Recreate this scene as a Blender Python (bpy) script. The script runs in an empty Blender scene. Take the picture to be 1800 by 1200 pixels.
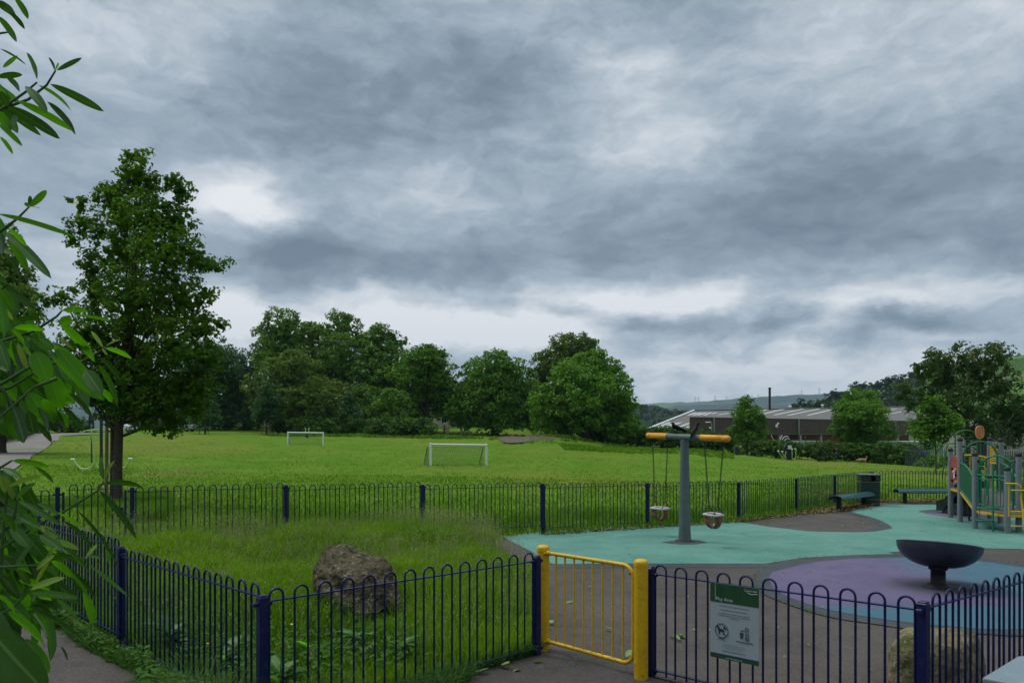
import bpy, math, random
import numpy as np
from mathutils import Vector, Matrix
R = math.radians
sc = bpy.context.scene
COL = sc.collection
# ------------------------------------------------------------------ camera
F = 1350.0; HY = 775.0; CZ = 2.15          # focal length in photo pixels, horizon row, eye height
cam = bpy.data.cameras.new("camera"); camo = bpy.data.objects.new("camera", cam); COL.objects.link(camo)
camo.location = (0, 0, CZ); camo.rotation_euler = (R(90), 0, 0)
cam.sensor_width = 36; cam.lens = 27; cam.shift_y = (HY - 600) / 1800.0
cam.clip_start = 0.05; cam.clip_end = 20000
sc.camera = camo
sc.view_settings.view_transform = 'Standard'; sc.view_settings.look = 'None'
sc.view_settings.exposure = 0.35; sc.view_settings.gamma = 1.0
sc.cycles.volume_bounces = 0; sc.cycles.max_bounces = 6; sc.cycles.transparent_max_bounces = 8
sc.cycles.diffuse_bounces = 3; sc.cycles.glossy_bounces = 2; sc.cycles.transmission_bounces = 3
SUN_EL, SUN_AZ = 56.0, -62.0               # high, from the left and slightly ahead
# ------------------------------------------------------------------ world: overcast sky
world = bpy.data.worlds.new("World"); sc.world = world; world.use_nodes = True
wt = world.node_tree; wt.nodes.clear()
class NT:
    def __init__(s, t): s.t = t
    def n(s, typ, **k):
        nd = s.t.nodes.new(typ)
        for a, v in k.items(): setattr(nd, a, v)
        return nd
    def setin(s, nd, i, v):
        if v is None: return
        if hasattr(v, 'is_output') or isinstance(v, bpy.types.NodeSocket): s.t.links.new(v, nd.inputs[i])
        else: nd.inputs[i].default_value = v
    def m(s, op, a, b=None, c=None, clamp=False):
        nd = s.n('ShaderNodeMath', operation=op); nd.use_clamp = clamp
        s.setin(nd, 0, a); s.setin(nd, 1, b); s.setin(nd, 2, c); return nd.outputs[0]
    def v(s, op, a, b=None, c=None):
        nd = s.n('ShaderNodeVectorMath', operation=op)
        s.setin(nd, 0, a); s.setin(nd, 1, b); s.setin(nd, 2, c)
        return nd.outputs['Value'] if op in ('LENGTH', 'DOT_PRODUCT') else nd.outputs[0]
    def comb(s, x, y, z):
        nd = s.n('ShaderNodeCombineXYZ'); s.setin(nd, 0, x); s.setin(nd, 1, y); s.setin(nd, 2, z); return nd.outputs[0]
    def sep(s, v):
        nd = s.n('ShaderNodeSeparateXYZ'); s.setin(nd, 0, v); return nd.outputs
    def noise(s, vec, scale, detail=4, rough=.5, dist=0.0, out=0, dim='3D'):
        nd = s.n('ShaderNodeTexNoise'); nd.noise_dimensions = dim
        if vec is not None: s.setin(nd, 'Vector', vec)
        s.setin(nd, 'Scale', scale); s.setin(nd, 'Detail', float(detail)); s.setin(nd, 'Roughness', rough); s.setin(nd, 'Distortion', dist)
        return nd.outputs[out]
    def ramp(s, fac, stops, interp='LINEAR'):
        nd = s.n('ShaderNodeValToRGB'); cr = nd.color_ramp; cr.interpolation = interp
        while len(cr.elements) < len(stops): cr.elements.new(0.5)
        for e, (p, c) in zip(cr.elements, stops):
            e.position = p; e.color = (c[0], c[1], c[2], 1) if hasattr(c, '__len__') else (c, c, c, 1)
        s.setin(nd, 0, fac); return nd.outputs[0]
    def mr(s, v, a, b, c, d, smooth=True):
        nd = s.n('ShaderNodeMapRange', interpolation_type='SMOOTHSTEP' if smooth else 'LINEAR')
        s.setin(nd, 0, v)
        for i, q in enumerate((a, b, c, d)): nd.inputs[i + 1].default_value = q
        return nd.outputs[0]
    def mixc(s, f, a, b, mode='MIX'):
        nd = s.n('ShaderNodeMix', data_type='RGBA', blend_type=mode)
        s.setin(nd, 0, f)
        for i, q in ((6, a), (7, b)):
            if isinstance(q, (tuple, list)): q = (q[0], q[1], q[2], 1)
            s.setin(nd, i, q)
        return nd.outputs[2]
def srgb(r, g, b):
    f = lambda c: (c / 255.0 / 12.92) if c <= 10.3 else ((c / 255.0 + .055) / 1.055) ** 2.4
    return (f(r), f(g), f(b))
W = NT(wt)
out = W.n('ShaderNodeOutputWorld')
dirv = W.n('ShaderNodeTexCoord').outputs['Generated']
dx, dy, dz = W.sep(dirv)
az = W.m('ARCTAN2', dx, dy); el = W.m('ARCSINE', dz)
den = W.m('ADD', W.m('MAXIMUM', dz, 0.0), 0.11)
cp = W.comb(W.m('DIVIDE', dx, den), W.m('DIVIDE', dy, den), 0.0)
warp = W.noise(cp, 1.6, 3, .55, out=1)
cpw = W.v('MULTIPLY_ADD', W.v('SUBTRACT', warp, (.5, .5, .5)), (.5, .5, 0.0), cp)
nbig = W.noise(cpw, 0.75, 5, .52)
nmed = W.noise(cpw, 2.6, 8, .58)
pa = W.comb(az, el, 0.0)
wn = W.noise(W.comb(az, W.m('MULTIPLY', el, 1.7), 0.3), 11.0, 6, .58, out=1)
paw = W.v('MULTIPLY_ADD', W.v('SUBTRACT', wn, (.5, .5, .5)), (.10, .055, 0.0), pa)
nfine = W.noise(W.v('MULTIPLY', paw, (1, 1.9, 1)), 6.5, 9, .60)
puff = W.noise(W.v('MULTIPLY', paw, (1, 2.4, 1)), 19.0, 8, .62)
val = W.m('MULTIPLY_ADD', W.m('SUBTRACT', nbig, .5), 0.38, 0.45)
val = W.m('MULTIPLY_ADD', W.m('SUBTRACT', nmed, .5), 0.30, val)
val = W.m('MULTIPLY_ADD', W.m('SUBTRACT', nfine, .5), 0.62, val)
val = W.m('MULTIPLY_ADD', W.m('SUBTRACT', puff, .5), W.mr(el, R(1), R(14), .85, .36), val)
# cloud masses: centre, radii (in the photograph's pixels, turned into azimuth / elevation), strength
BLOBS = [(400,355,110,55,.32),(430,350,50,28,.22),(740,340,110,70,.18),(1180,225,130,60,.20),(1090,130,120,50,.14),(1700,60,260,90,.20),(150,60,280,90,.16),
 (330,230,200,80,.06),(860,560,520,48,.30),(830,590,240,34,.40),(1120,500,420,36,.20),(1300,545,330,34,.14),(1560,700,420,60,.06),(1450,520,400,26,.14),(1240,640,300,30,.14),(1500,585,420,20,.10),
 (420,560,90,70,.28),(640,540,200,34,.20),(1250,690,300,40,.14),(100,470,90,40,.20),
 (760,230,420,120,-.12),(1150,420,480,100,-.14),(640,492,330,48,-.22),(1600,420,380,120,-.10),(300,170,230,60,-.10),(1600,200,320,90,-.10),(500,425,90,30,-.14),
 (1128,566,85,26,-.42),(1355,550,70,36,-.44),(1590,556,75,24,-.30),(1680,566,50,16,-.22),(1245,582,52,22,-.26),(1490,598,50,16,-.22),(1310,612,60,12,-.18),(520,425,60,34,-.22),(1010,545,50,14,-.22),(890,536,110,16,-.20),(720,150,360,80,-.08),(1500,620,420,70,.06),(1400,690,500,40,.14),(1000,300,260,90,.10),(1250,640,240,26,.16),(1650,660,220,30,.14),(1050,520,340,22,.16),(1600,520,260,20,.16),(250,620,200,60,.14)]
for (px, py, rx, ry, amp) in BLOBS:
    a = math.atan((px - 900) / F); e = math.atan((HY - py) / math.hypot(F, px - 900))
    sx, sy = F / rx * .8, F / ry * .8
    q = W.v('MULTIPLY_ADD', paw, (sx, sy, 0.0), (-a * sx, -e * sy, 0.0))
    w_ = W.mr(W.v('LENGTH', q), 0.0, 1.35, amp, 0.0)
    val = W.m('ADD', val, w_)
val = W.m('MULTIPLY_ADD', W.m('SUBTRACT', val, .46), 1.35, .46)
SKE = 2 ** .35
sk_ = lambda *c: tuple(q / SKE for q in srgb(*c))
cloud = W.ramp(val, [(0.0, sk_(106, 122, 137)), (.22, sk_(131, 147, 162)), (.42, sk_(158, 173, 187)), (.60, sk_(186, 198, 209)), (.80, sk_(219, 225, 231)), (1.0, sk_(246, 248, 251))])
boost = W.mr(el, R(36), R(72), 1.0, 5.2)                      # overcast sky is brightest overhead; raised further, out of view, to light the scene
low = W.mr(el, R(-4), R(0), 0.15, 1.0)
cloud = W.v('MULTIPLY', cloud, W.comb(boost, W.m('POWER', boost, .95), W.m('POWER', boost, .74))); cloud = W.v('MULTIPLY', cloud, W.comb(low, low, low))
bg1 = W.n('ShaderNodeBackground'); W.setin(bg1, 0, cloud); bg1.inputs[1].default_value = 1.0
sky = W.n('ShaderNodeTexSky', sky_type='NISHITA'); sky.sun_disc = False
sky.sun_elevation = R(SUN_EL); sky.sun_rotation = R(SUN_AZ); sky.air_density = 1.0; sky.dust_density = 3.0
bg2 = W.n('ShaderNodeBackground'); W.setin(bg2, 0, sky.outputs[0]); bg2.inputs[1].default_value = 0.06
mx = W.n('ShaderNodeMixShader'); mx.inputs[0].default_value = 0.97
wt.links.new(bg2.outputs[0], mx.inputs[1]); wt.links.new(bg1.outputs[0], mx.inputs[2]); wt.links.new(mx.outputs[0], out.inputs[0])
world.cycles.sampling_method = 'MANUAL'; world.cycles.sample_map_resolution = 512
# ------------------------------------------------------------------ sun behind the cloud
sl = bpy.data.lights.new("sun", 'SUN'); sl.energy = 1.5; sl.angle = R(16); sl.color = (1.0, .96, .9)
so = bpy.data.objects.new("sun", sl); COL.objects.link(so)
d = Vector((math.sin(R(SUN_AZ)) * math.cos(R(SUN_EL)), math.cos(R(SUN_AZ)) * math.cos(R(SUN_EL)), math.sin(R(SUN_EL))))
so.rotation_euler = (-d).to_track_quat('-Z', 'Y').to_euler()
# ------------------------------------------------------------------ helpers
def tag(o, label=None, cat=None, group=None, kind=None):
    if label: o['label'] = label
    if cat: o['category'] = cat
    if group: o['group'] = group
    if kind: o['kind'] = kind
    return o
def empty(name, loc, label, cat, group=None, rz=0.0):
    o = bpy.data.objects.new(name, None); COL.objects.link(o); o.location = loc; o.rotation_euler = (0, 0, rz)
    o.empty_display_size = .2
    return tag(o, label, cat, group)
def link(name, me, parent=None, loc=(0, 0, 0)):
    o = bpy.data.objects.new(name, me); COL.objects.link(o); o.location = loc
    if parent: o.parent = parent
    return o
def np_mesh(name, verts, quads=None, tris=None, smooth=False, mats=(), quad_mat=None):
    verts = np.asarray(verts, np.float32).reshape(-1, 3)
    me = bpy.data.meshes.new(name)
    me.vertices.add(len(verts)); me.vertices.foreach_set('co', verts.ravel())
    nq = 0 if quads is None else len(quads); nt = 0 if tris is None else len(tris)
    idx = []; 
    if nq: idx.append(np.asarray(quads, np.int32).ravel())
    if nt: idx.append(np.asarray(tris, np.int32).ravel())
    idx = np.concatenate(idx); me.loops.add(len(idx)); me.loops.foreach_set('vertex_index', idx)
    tot = np.concatenate([np.full(nq, 4, np.int32), np.full(nt, 3, np.int32)])
    st = np.concatenate([[0], np.cumsum(tot)[:-1]]).astype(np.int32)
    me.polygons.add(nq + nt); me.polygons.foreach_set('loop_start', st); me.polygons.foreach_set('loop_total', tot)
    me.polygons.foreach_set('use_smooth', np.full(nq + nt, smooth, bool))
    for m in mats: me.materials.append(m)
    me.update(calc_edges=True); me.validate(verbose=False)
    return me
class MB:
    """collects shapes and links them as one mesh"""
    def __init__(s): s.v = []; s.f = []; s.s = []; s.mi = []; s.cur = 0
    def add(s, vs, fs, smooth=False):
        b = len(s.v); s.v += [tuple(v) for v in vs]; s.f += [tuple(i + b for i in f) for f in fs]
        s.s += [smooth] * len(fs); s.mi += [s.cur] * len(fs)
    def box(s, c, size, rz=0.0, M=None, bev=0.0):
        hx, hy, hz = size[0] / 2, size[1] / 2, size[2] / 2
        ca, sa = math.cos(rz), math.sin(rz)
        T = lambda x, y, z: (c[0] + x * ca - y * sa, c[1] + x * sa + y * ca, c[2] + z)
        if bev <= 0:
            vs = [T(x, y, z) for z in (-hz, hz) for (x, y) in ((-hx, -hy), (hx, -hy), (hx, hy), (-hx, hy))]
            fs = [(3, 2, 1, 0), (4, 5, 6, 7), (0, 1, 5, 4), (1, 2, 6, 5), (2, 3, 7, 6), (3, 0, 4, 7)]
        else:
            b = bev; vs = []
            for (z, i) in ((-hz, b), (-hz + b, 0), (hz - b, 0), (hz, b)):
                X, Y = hx - i, hy - i
                k = b * .6 if i == 0 else 0.0
                vs += [T(-X + k, -Y, z), T(X - k, -Y, z), T(X, -Y + k, z), T(X, Y - k, z), T(X - k, Y, z), T(-X + k, Y, z), T(-X, Y - k, z), T(-X, -Y + k, z)]
            fs = [tuple(range(7, -1, -1)), tuple(range(24, 32))]
            for r in range(3):
                for i in range(8): j = (i + 1) % 8; fs.append((r * 8 + i, r * 8 + j, r * 8 + 8 + j, r * 8 + 8 + i))
        s.add(vs, fs)
    def tube(s, pts, r, n=8, caps=True, flat=1.0, closed=False):
        pts = [Vector(p) for p in pts]; m = len(pts)
        rs = r if hasattr(r, '__len__') else [r] * m
        up = Vector((0, 0, 1)); vs = []; prev = None
        for i, p in enumerate(pts):
            if closed: t = pts[(i + 1) % m] - pts[i - 1]
            else: t = (pts[min(i + 1, m - 1)] - pts[max(i - 1, 0)])
            if t.length < 1e-9: t = Vector((0, 0, 1))
            t.normalize()
            if prev is None:
                a = up if abs(t.z) < .95 else Vector((1, 0, 0)); x = t.cross(a).normalized()
            else:
                x = prev - t * prev.dot(t)
                x = x.normalized() if x.length > 1e-6 else t.orthogonal().normalized()
            prev = x; y = t.cross(x)
            for k in range(n):
                a = 2 * math.pi * k / n
                vs.append(p + (x * math.cos(a) + y * math.sin(a) * flat) * rs[i])
        fs = []
        for i in range(m if closed else m - 1):
            j = (i + 1) % m
            for k in range(n):
                l = (k + 1) % n; fs.append((i * n + k, i * n + l, j * n + l, j * n + k))
        s.add(vs, fs, True)
        if caps and not closed:
            s.add(vs[:n], [tuple(range(n - 1, -1, -1))]); s.add(vs[-n:], [tuple(range(n))])
    def lathe(s, prof, c=(0, 0, 0), n=24, smooth=True, M=None, cap=True):
        vs = []
        for (r, z) in prof:
            for k in range(n):
                a = 2 * math.pi * k / n; p = Vector((r * math.cos(a), r * math.sin(a), z))
                if M is not None: p = M @ p
                vs.append(p + Vector(c))
        fs = []
        for i in range(len(prof) - 1):
            for k in range(n):
                l = (k + 1) % n; fs.append((i * n + k, i * n + l, i * n + n + l, i * n + n + k))
        s.add(vs, fs, smooth)
        if cap:
            if prof[0][0] > 1e-4: s.add(vs[:n], [tuple(range(n - 1, -1, -1))])
            if prof[-1][0] > 1e-4: s.add(vs[-n:], [tuple(range(n))])
    def prism(s, poly, o, u, v, th):
        """2-D outline poly extruded: point = o + u*x + v*y, thickness th along u x v (centred)"""
        o, u, v = Vector(o), Vector(u), Vector(v); w = u.cross(v).normalized() * th / 2
        n = len(poly); a = [o + u * x + v * y for x, y in poly]
        vs = [p - w for p in a] + [p + w for p in a]
        s.add(vs, [tuple(range(n - 1, -1, -1)), tuple(range(n, 2 * n))] + [(i, (i + 1) % n, n + (i + 1) % n, n + i) for i in range(n)])
    def build(s, name, mat, parent=None, loc=(0, 0, 0), off=None):
        me = bpy.data.meshes.new(name)
        vs = s.v if off is None else [(v[0] - off[0], v[1] - off[1], v[2] - off[2]) for v in s.v]
        me.from_pydata(vs, [], s.f)
        me.polygons.foreach_set('use_smooth', s.s)
        ms = mat if isinstance(mat, (list, tuple)) else [mat]
        for m in ms: me.materials.append(m)
        if len(ms) > 1: me.polygons.foreach_set('material_index', s.mi)
        me.update()
        return link(name, me, parent, loc)
def bez(p0, p1, p2, n=8):
    p0, p1, p2 = Vector(p0), Vector(p1), Vector(p2)
    return [p0 * (1 - t) ** 2 + p1 * 2 * t * (1 - t) + p2 * t * t for t in [i / n for i in range(n + 1)]]
def arc(c, r, a0, a1, n, u=(1, 0, 0), v=(0, 0, 1)):
    c, u, v = Vector(c), Vector(u), Vector(v)
    return [c + u * r * math.cos(a0 + (a1 - a0) * i / n) + v * r * math.sin(a0 + (a1 - a0) * i / n) for i in range(n + 1)]
def skin_obj(name, pts, edges, radii, mat, parent=None, root=0, sub=2, loc=(0, 0, 0)):
    me = bpy.data.meshes.new(name); me.from_pydata([tuple(p) for p in pts], edges, [])
    me.materials.append(mat)
    o = link(name, me, parent, loc)
    o.modifiers.new('skin', 'SKIN').use_smooth_shade = True
    sk = me.skin_vertices[0].data
    for i, r in enumerate(radii): sk[i].radius = r if hasattr(r, '__len__') else (r, r); sk[i].use_root = (i == root)
    ss = o.modifiers.new('sub', 'SUBSURF'); ss.levels = sub; ss.render_levels = sub
    return o
# ------------------------------------------------------------------ materials
def mat(name, col, rough=.6, var=.12, vscale=6.0, metal=0.0, bump=0.0, bscale=40.0, spec=.5, dirt=0.0, dirtcol=(.03, .028, .02), dscale=3.0, coat=0.0):
    m = bpy.data.materials.new(name); m.use_nodes = True; t = NT(m.node_tree); b = m.node_tree.nodes['Principled BSDF']
    tc = t.n('ShaderNodeTexCoord').outputs['Object']
    n1 = t.noise(tc, vscale, 5, .6)
    f = t.mr(n1, .3, .7, 1 - var, 1 + var, False)
    c = t.v('MULTIPLY', tuple(col), t.comb(f, f, f))
    if dirt > 0:
        n2 = t.noise(tc, dscale, 7, .68); k = t.mr(n2, .52, .72, 0.0, dirt)
        c = t.mixc(k, c, dirtcol)
    t.setin(b, 'Base Color', c); b.inputs['Roughness'].default_value = rough; b.inputs['Metallic'].default_value = metal
    b.inputs['Specular IOR Level'].default_value = spec; b.inputs['Coat Weight'].default_value = coat
    t.setin(b, 'Roughness', t.mr(n1, .3, .7, max(0, rough - .08), min(1, rough + .12), False))
    if bump > 0:
        bn = t.n('ShaderNodeBump'); bn.inputs['Strength'].default_value = bump; bn.inputs['Distance'].default_value = .02
        t.setin(bn, 'Height', t.noise(tc, bscale, 6, .6)); t.setin(b, 'Normal', bn.outputs[0])
    return m
def leaf_mat(name, c0, c1, rough=.45, trans=.30, spec=.22, yellow=None, nscale=.35, patch=None):
    """leaf colour varies from leaf to leaf and slowly through the plant"""
    m = bpy.data.materials.new(name); m.use_nodes = True; t = NT(m.node_tree); b = m.node_tree.nodes['Principled BSDF']
    g = t.n('ShaderNodeNewGeometry'); rnd = g.outputs['Random Per Island']
    tc = t.n('ShaderNodeTexCoord').outputs['Object']
    ns = t.noise(tc, nscale, 2, .5)
    f = t.m('ADD', t.m('MULTIPLY', rnd, .6), t.m('MULTIPLY', t.m('SUBTRACT', ns, .35), 1.2), clamp=True)
    c = t.mixc(f, c0, c1)
    if yellow: c = t.mixc(t.mr(rnd, .93, .97, 0, .7), c, yellow)
    if patch: c = t.mixc(t.mr(t.noise(tc, patch[0], 4, .55), patch[1], patch[2], 0, patch[3]), c, patch[4])
    t.setin(b, 'Base Color', c); b.inputs['Roughness'].default_value = rough; b.inputs['Specular IOR Level'].default_value = spec
    tr = t.n('ShaderNodeBsdfTranslucent')
    t.setin(tr, 0, t.v('MULTIPLY', c, (1.25, 1.3, .55)))
    mx = t.n('ShaderNodeMixShader'); mx.inputs[0].default_value = trans
    o = m.node_tree.nodes['Material Output']
    m.node_tree.links.new(b.outputs[0], mx.inputs[1]); m.node_tree.links.new(tr.outputs[0], mx.inputs[2]); m.node_tree.links.new(mx.outputs[0], o.inputs[0])
    return m
# ------------------------------------------------------------------ terrain function
def P(px, py, d): return ((px - 900) / F * d, d, CZ - (py - HY) / F * d)
def plane_z(x, y): return 0.008 * (y - 6.0)
TP = []
for (px, py, d) in [(800,818,43),(855,819,43.5),(757,817,43),(506,781,75),(568,782,75),(650,765,98),(500,763,104),(750,766,98),(300,757,112),(100,762,95),(35,820,33),(60,800,44),(100,776,62),
    (900,770,96),(1000,778,88),(1100,788,84),(1200,795,86),(1290,799,88),(1385,808,87),(1470,811,86),(1515,815,80),(1600,819,82),(1700,824,80),(1800,827,80),(1900,830,80),
    (-150,790,60),(-300,770,95),(400,790,62),(200,800,46),(1100,815,50),(1300,826,48),(1550,838,46),(1750,850,46),(1900,850,46),(-40,880,25),(600,760,112),(900,752,125),(1200,782,112),(1500,800,112),(1800,815,112)]:
    TP.append(P(px, py, d))
TP += [(-6.43,13,.36),(-4.24,14.4,.32),(-1.84,15.8,.26),(.68,17,.19),(3.23,18.3,.14),(5.79,19.6,.12),(7.96,21.5,.13),(9.9,23.55,.14),(12,25.5,.16),(16,25.6,.16),(20,25.6,.16),
       (-8.3,11.7,.30),(-7.2,12.4,.36),(-3.92,7.7,.07),(-1.85,5.69,0),(.244,7.65,.01),(1.26,7,0),(2.93,5.47,0),(5.5,6.8,0),(0,0,-.03),(-4,3,0),(4,2,0),(-8,6,.12),(0,-8,-.05),(10,-5,-.05),(-10,-5,0),(9,8,.02),(14,10,.03),(20,10,.03),(20,18,.1),
       (5,12,.05),(10,15,.07),(8,20,.11),(-1,9.5,.06),(-3,11.5,.16),(1.5,12,.05),(-1,13,.16),(-14,14,.45),(-20,8,.4),(-8,20,.5)]
TP = np.array(TP); _n = len(TP)
def _U(r2): return np.where(r2 > 1e-9, .5 * r2 * np.log(np.maximum(r2, 1e-9)), 0.0)
_S = 100.0
_xy = TP[:, :2] / _S
_K = _U(((_xy[:, None] - _xy[None]) ** 2).sum(-1)) + np.eye(_n) * 2e-6
_P = np.hstack([np.ones((_n, 1)), _xy]); _A = np.zeros((_n + 3, _n + 3)); _A[:_n, :_n] = _K; _A[:_n, _n:] = _P; _A[_n:, :_n] = _P.T
_w = np.linalg.solve(_A, np.concatenate([TP[:, 2], np.zeros(3)]))
# the flat play area: gate, fences, boundary of the rough grass
PLAY = [(.244,7.65),(.35,8.9),(.5,10.4),(.25,12.2),(-.25,14.2),(-.45,15.9),(.68,17),(3.23,18.3),(5.79,19.6),(7.96,21.5),(9.9,23.55),(12,25.5),(22,25.6),(22,8.5),(14,8),(5.5,6.8),(2.93,5.47),(1.26,7.0)]
def seg_sd(px, py, poly):
    """signed distance to polygon (negative inside), vectorised"""
    px, py = np.asarray(px, float), np.asarray(py, float)
    dmin = np.full(px.shape, 1e9); ins = np.zeros(px.shape, bool); n = len(poly)
    for i in range(n):
        x0, y0 = poly[i]; x1, y1 = poly[(i + 1) % n]; ex, ey = x1 - x0, y1 - y0
        t = np.clip(((px - x0) * ex + (py - y0) * ey) / (ex * ex + ey * ey), 0, 1)
        dmin = np.minimum(dmin, np.hypot(px - x0 - t * ex, py - y0 - t * ey))
        c = ((y0 > py) != (y1 > py)) & (px < ex * (py - y0) / (ey if ey else 1e-12) + x0)
        ins ^= c
    return np.where(ins, -dmin, dmin)
def sstep(a, b, x): t = np.clip((x - a) / (b - a), 0, 1); return t * t * (3 - 2 * t)
def hz(x, y):
    x = np.asarray(x, float); y = np.asarray(y, float); sh = x.shape; xf, yf = x.ravel(), y.ravel()
    xc = np.clip(xf, -90, 100); yc = np.clip(yf, -10, 130)
    r2 = (xc[:, None] / _S - _xy[None, :, 0]) ** 2 + (yc[:, None] / _S - _xy[None, :, 1]) ** 2
    z = _U(r2) @ _w[:_n] + _w[_n] + _w[_n + 1] * xc / _S + _w[_n + 2] * yc / _S
    sd = seg_sd(xf, yf, PLAY); k = sstep(0.0, 1.2, sd)
    z = plane_z(xf, yf) * (1 - k) + z * k
    # hand-made mounds: grassy bank right of centre, bike-track hump, outside path flat
    z = z + .55 * np.exp(-(((xf - 19) / 6.5) ** 2 + ((yf - 78) / 3.5) ** 2)) + .8 * np.exp(-(((xf - 4.5) / 6) ** 2 + ((yf - 88) / 3) ** 2))
    far = sstep(150, 420, np.hypot(xf, yf)) * np.where(xf > 0, 1, sstep(0, 200, np.hypot(xf, yf) - 250))
    z = z * (1 - far) + (-12.0) * far
    return z.reshape(sh)
def gz(x, y): return float(hz(np.array([x]), np.array([y]))[0])
def G(px, d, dz=0.0):
    x = (px - 900) / F * d; return Vector((x, d, gz(x, d) + dz))
def at(px, py, d0=3.0, d1=140.0):
    """where the line of sight through a photo pixel meets the ground"""
    ds = np.linspace(d0, d1, 3000); x = (px - 900) / F * ds; z = CZ - (py - HY) / F * ds
    g = hz(x, ds); i = np.argmax(g >= z); 
    return (float(x[i]), float(ds[i]), float(g[i]))
def pp(px, py):
    """pixel to the play-area plane"""
    d = (CZ + .048) / ((py - HY) / F + .008); return ((px - 900) / F * d, d)
M_DKGL = mat('dark_window', (.015, .018, .022), .15)
# ------------------------------------------------------------------ ground
def grass_ground_mat():
    m = bpy.data.materials.new("grass_ground"); m.use_nodes = True; t = NT(m.node_tree); b = m.node_tree.nodes['Principled BSDF']
    p = t.n('ShaderNodeTexCoord').outputs['Object']
    big = t.noise(p, .045, 4, .55); mid = t.noise(p, .35, 5, .6); fin = t.noise(t.v('MULTIPLY', p, (1, .55, 1)), 2.3, 6, .7); vf = t.noise(p, 14, 3, .7)
    c = t.mixc(t.mr(mid, .32, .68, 0, 1), (.066, .150, .010), (.105, .180, .020))
    c = t.mixc(t.mr(big, .50, .62, 0, .8), c, (.135, .160, .026))
    c = t.mixc(t.mr(t.noise(p, .11, 5, .6), .56, .68, 0, .55), c, (.140, .130, .045))
    c = t.mixc(t.mr(fin, .55, .75, 0, .5), c, (.028, .085, .010))
    c = t.mixc(t.mr(vf, .60, .78, 0, .3), c, (.16, .22, .02))
    t.setin(b, 'Base Color', c); b.inputs['Roughness'].default_value = .85; b.inputs['Specular IOR Level'].default_value = .03
    bn = t.n('ShaderNodeBump'); bn.inputs['Strength'].default_value = .9; bn.inputs['Distance'].default_value = .12
    t.setin(bn, 'Height', t.m('ADD', t.m('MULTIPLY', fin, 1.0), t.m('MULTIPLY', vf, .5))); t.setin(b, 'Normal', bn.outputs[0])
    return m
M_GRASSG = grass_ground_mat()
def axis(fine0, fine1, step, ext0, ext1, g=1.10):
    a = list(np.arange(fine0, fine1 + 1e-6, step)); s = step; x = a[-1]
    while x < ext1: s = s * g; x += s; a.append(x)
    s = step; x = a[0]; lo = []
    while x > ext0: s = s * g; x -= s; lo.append(x)
    return np.array(lo[::-1] + a)
def grid_mesh(name, X, Y, Z, mats, smooth=True, holes=None):
    ny, nx = X.shape; v = np.stack([X, Y, Z], -1).reshape(-1, 3)
    i = np.arange(ny * nx).reshape(ny, nx)
    q = np.stack([i[:-1, :-1], i[:-1, 1:], i[1:, 1:], i[1:, :-1]], -1).reshape(-1, 4)
    if holes is not None: q = q[~holes.ravel()]
    return np_mesh(name, v, quads=q, smooth=smooth, mats=mats)
ax = axis(-14, 22, .3, -8000, 8000, 1.08); ay = axis(2, 30, .3, -1100, 9000, 1.06)
GX, GY = np.meshgrid(ax, ay); GZ = hz(GX, GY)
rg = np.random.default_rng(3)
amp = np.clip((GY - 26) / 20, 0, 1) * np.clip(1 - np.abs(GX) / 200, 0, 1)
GZ = GZ + amp * .05 * rg.standard_normal(GZ.shape)
GZ = np.where(seg_sd(GX, GY, PLAY) < .35, GZ - .03, GZ)
tag(link('ground', grid_mesh('ground', GX, GY, GZ, [M_GRASSG])), kind='structure')
def smooth_poly(pts, k=6):
    n = len(pts); o = []
    for i in range(n):
        p0, p1, p2, p3 = [np.array(pts[(i + j - 1) % n], float) for j in range(4)]
        for s in range(k):
            t = s / k; o.append(tuple(.5 * (2 * p1 + (p2 - p0) * t + (2 * p0 - 5 * p1 + 4 * p2 - p3) * t * t + (3 * p1 - p0 - 3 * p2 + p3) * t ** 3)))
    return o
def flat_sheet(name, poly, dz, m, kind='structure'):
    me = bpy.data.meshes.new(name); me.from_pydata([(x, y, plane_z(x, y) + dz) for x, y in poly], [], [tuple(range(len(poly)))])
    if me.polygons[0].normal.z < 0: me.flip_normals()
    me.materials.append(m); return tag(link(name, me), kind=kind)
def drape(name, poly, cell, dz, m):
    P_ = np.array(poly); x0, y0 = P_.min(0) - cell; x1, y1 = P_.max(0) + cell
    X, Y = np.meshgrid(np.arange(x0, x1, cell), np.arange(y0, y1, cell)); sd = seg_sd(X, Y, poly)
    # snap the rim onto the outline
    near = np.abs(sd) < cell * .72; n = len(poly); bx, by = X.copy(), Y.copy(); best = np.full(X.shape, 1e9)
    for i in range(n):
        a, b = P_[i], P_[(i + 1) % n]; e = b - a; t = np.clip(((X - a[0]) * e[0] + (Y - a[1]) * e[1]) / (e @ e), 0, 1)
        qx, qy = a[0] + t * e[0], a[1] + t * e[1]; dd = np.hypot(X - qx, Y - qy); k = dd < best
        best = np.where(k, dd, best); bx = np.where(k, qx, bx); by = np.where(k, qy, by)
    X2 = np.where(near, bx, X); Y2 = np.where(near, by, Y); ok = sd < cell * .72
    hol = ~(ok[:-1, :-1] & ok[1:, :-1] & ok[:-1, 1:] & ok[1:, 1:])
    return tag(link(name, grid_mesh(name, X2, Y2, hz(X2, Y2) + dz, [m], holes=hol)), kind='structure')
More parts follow.
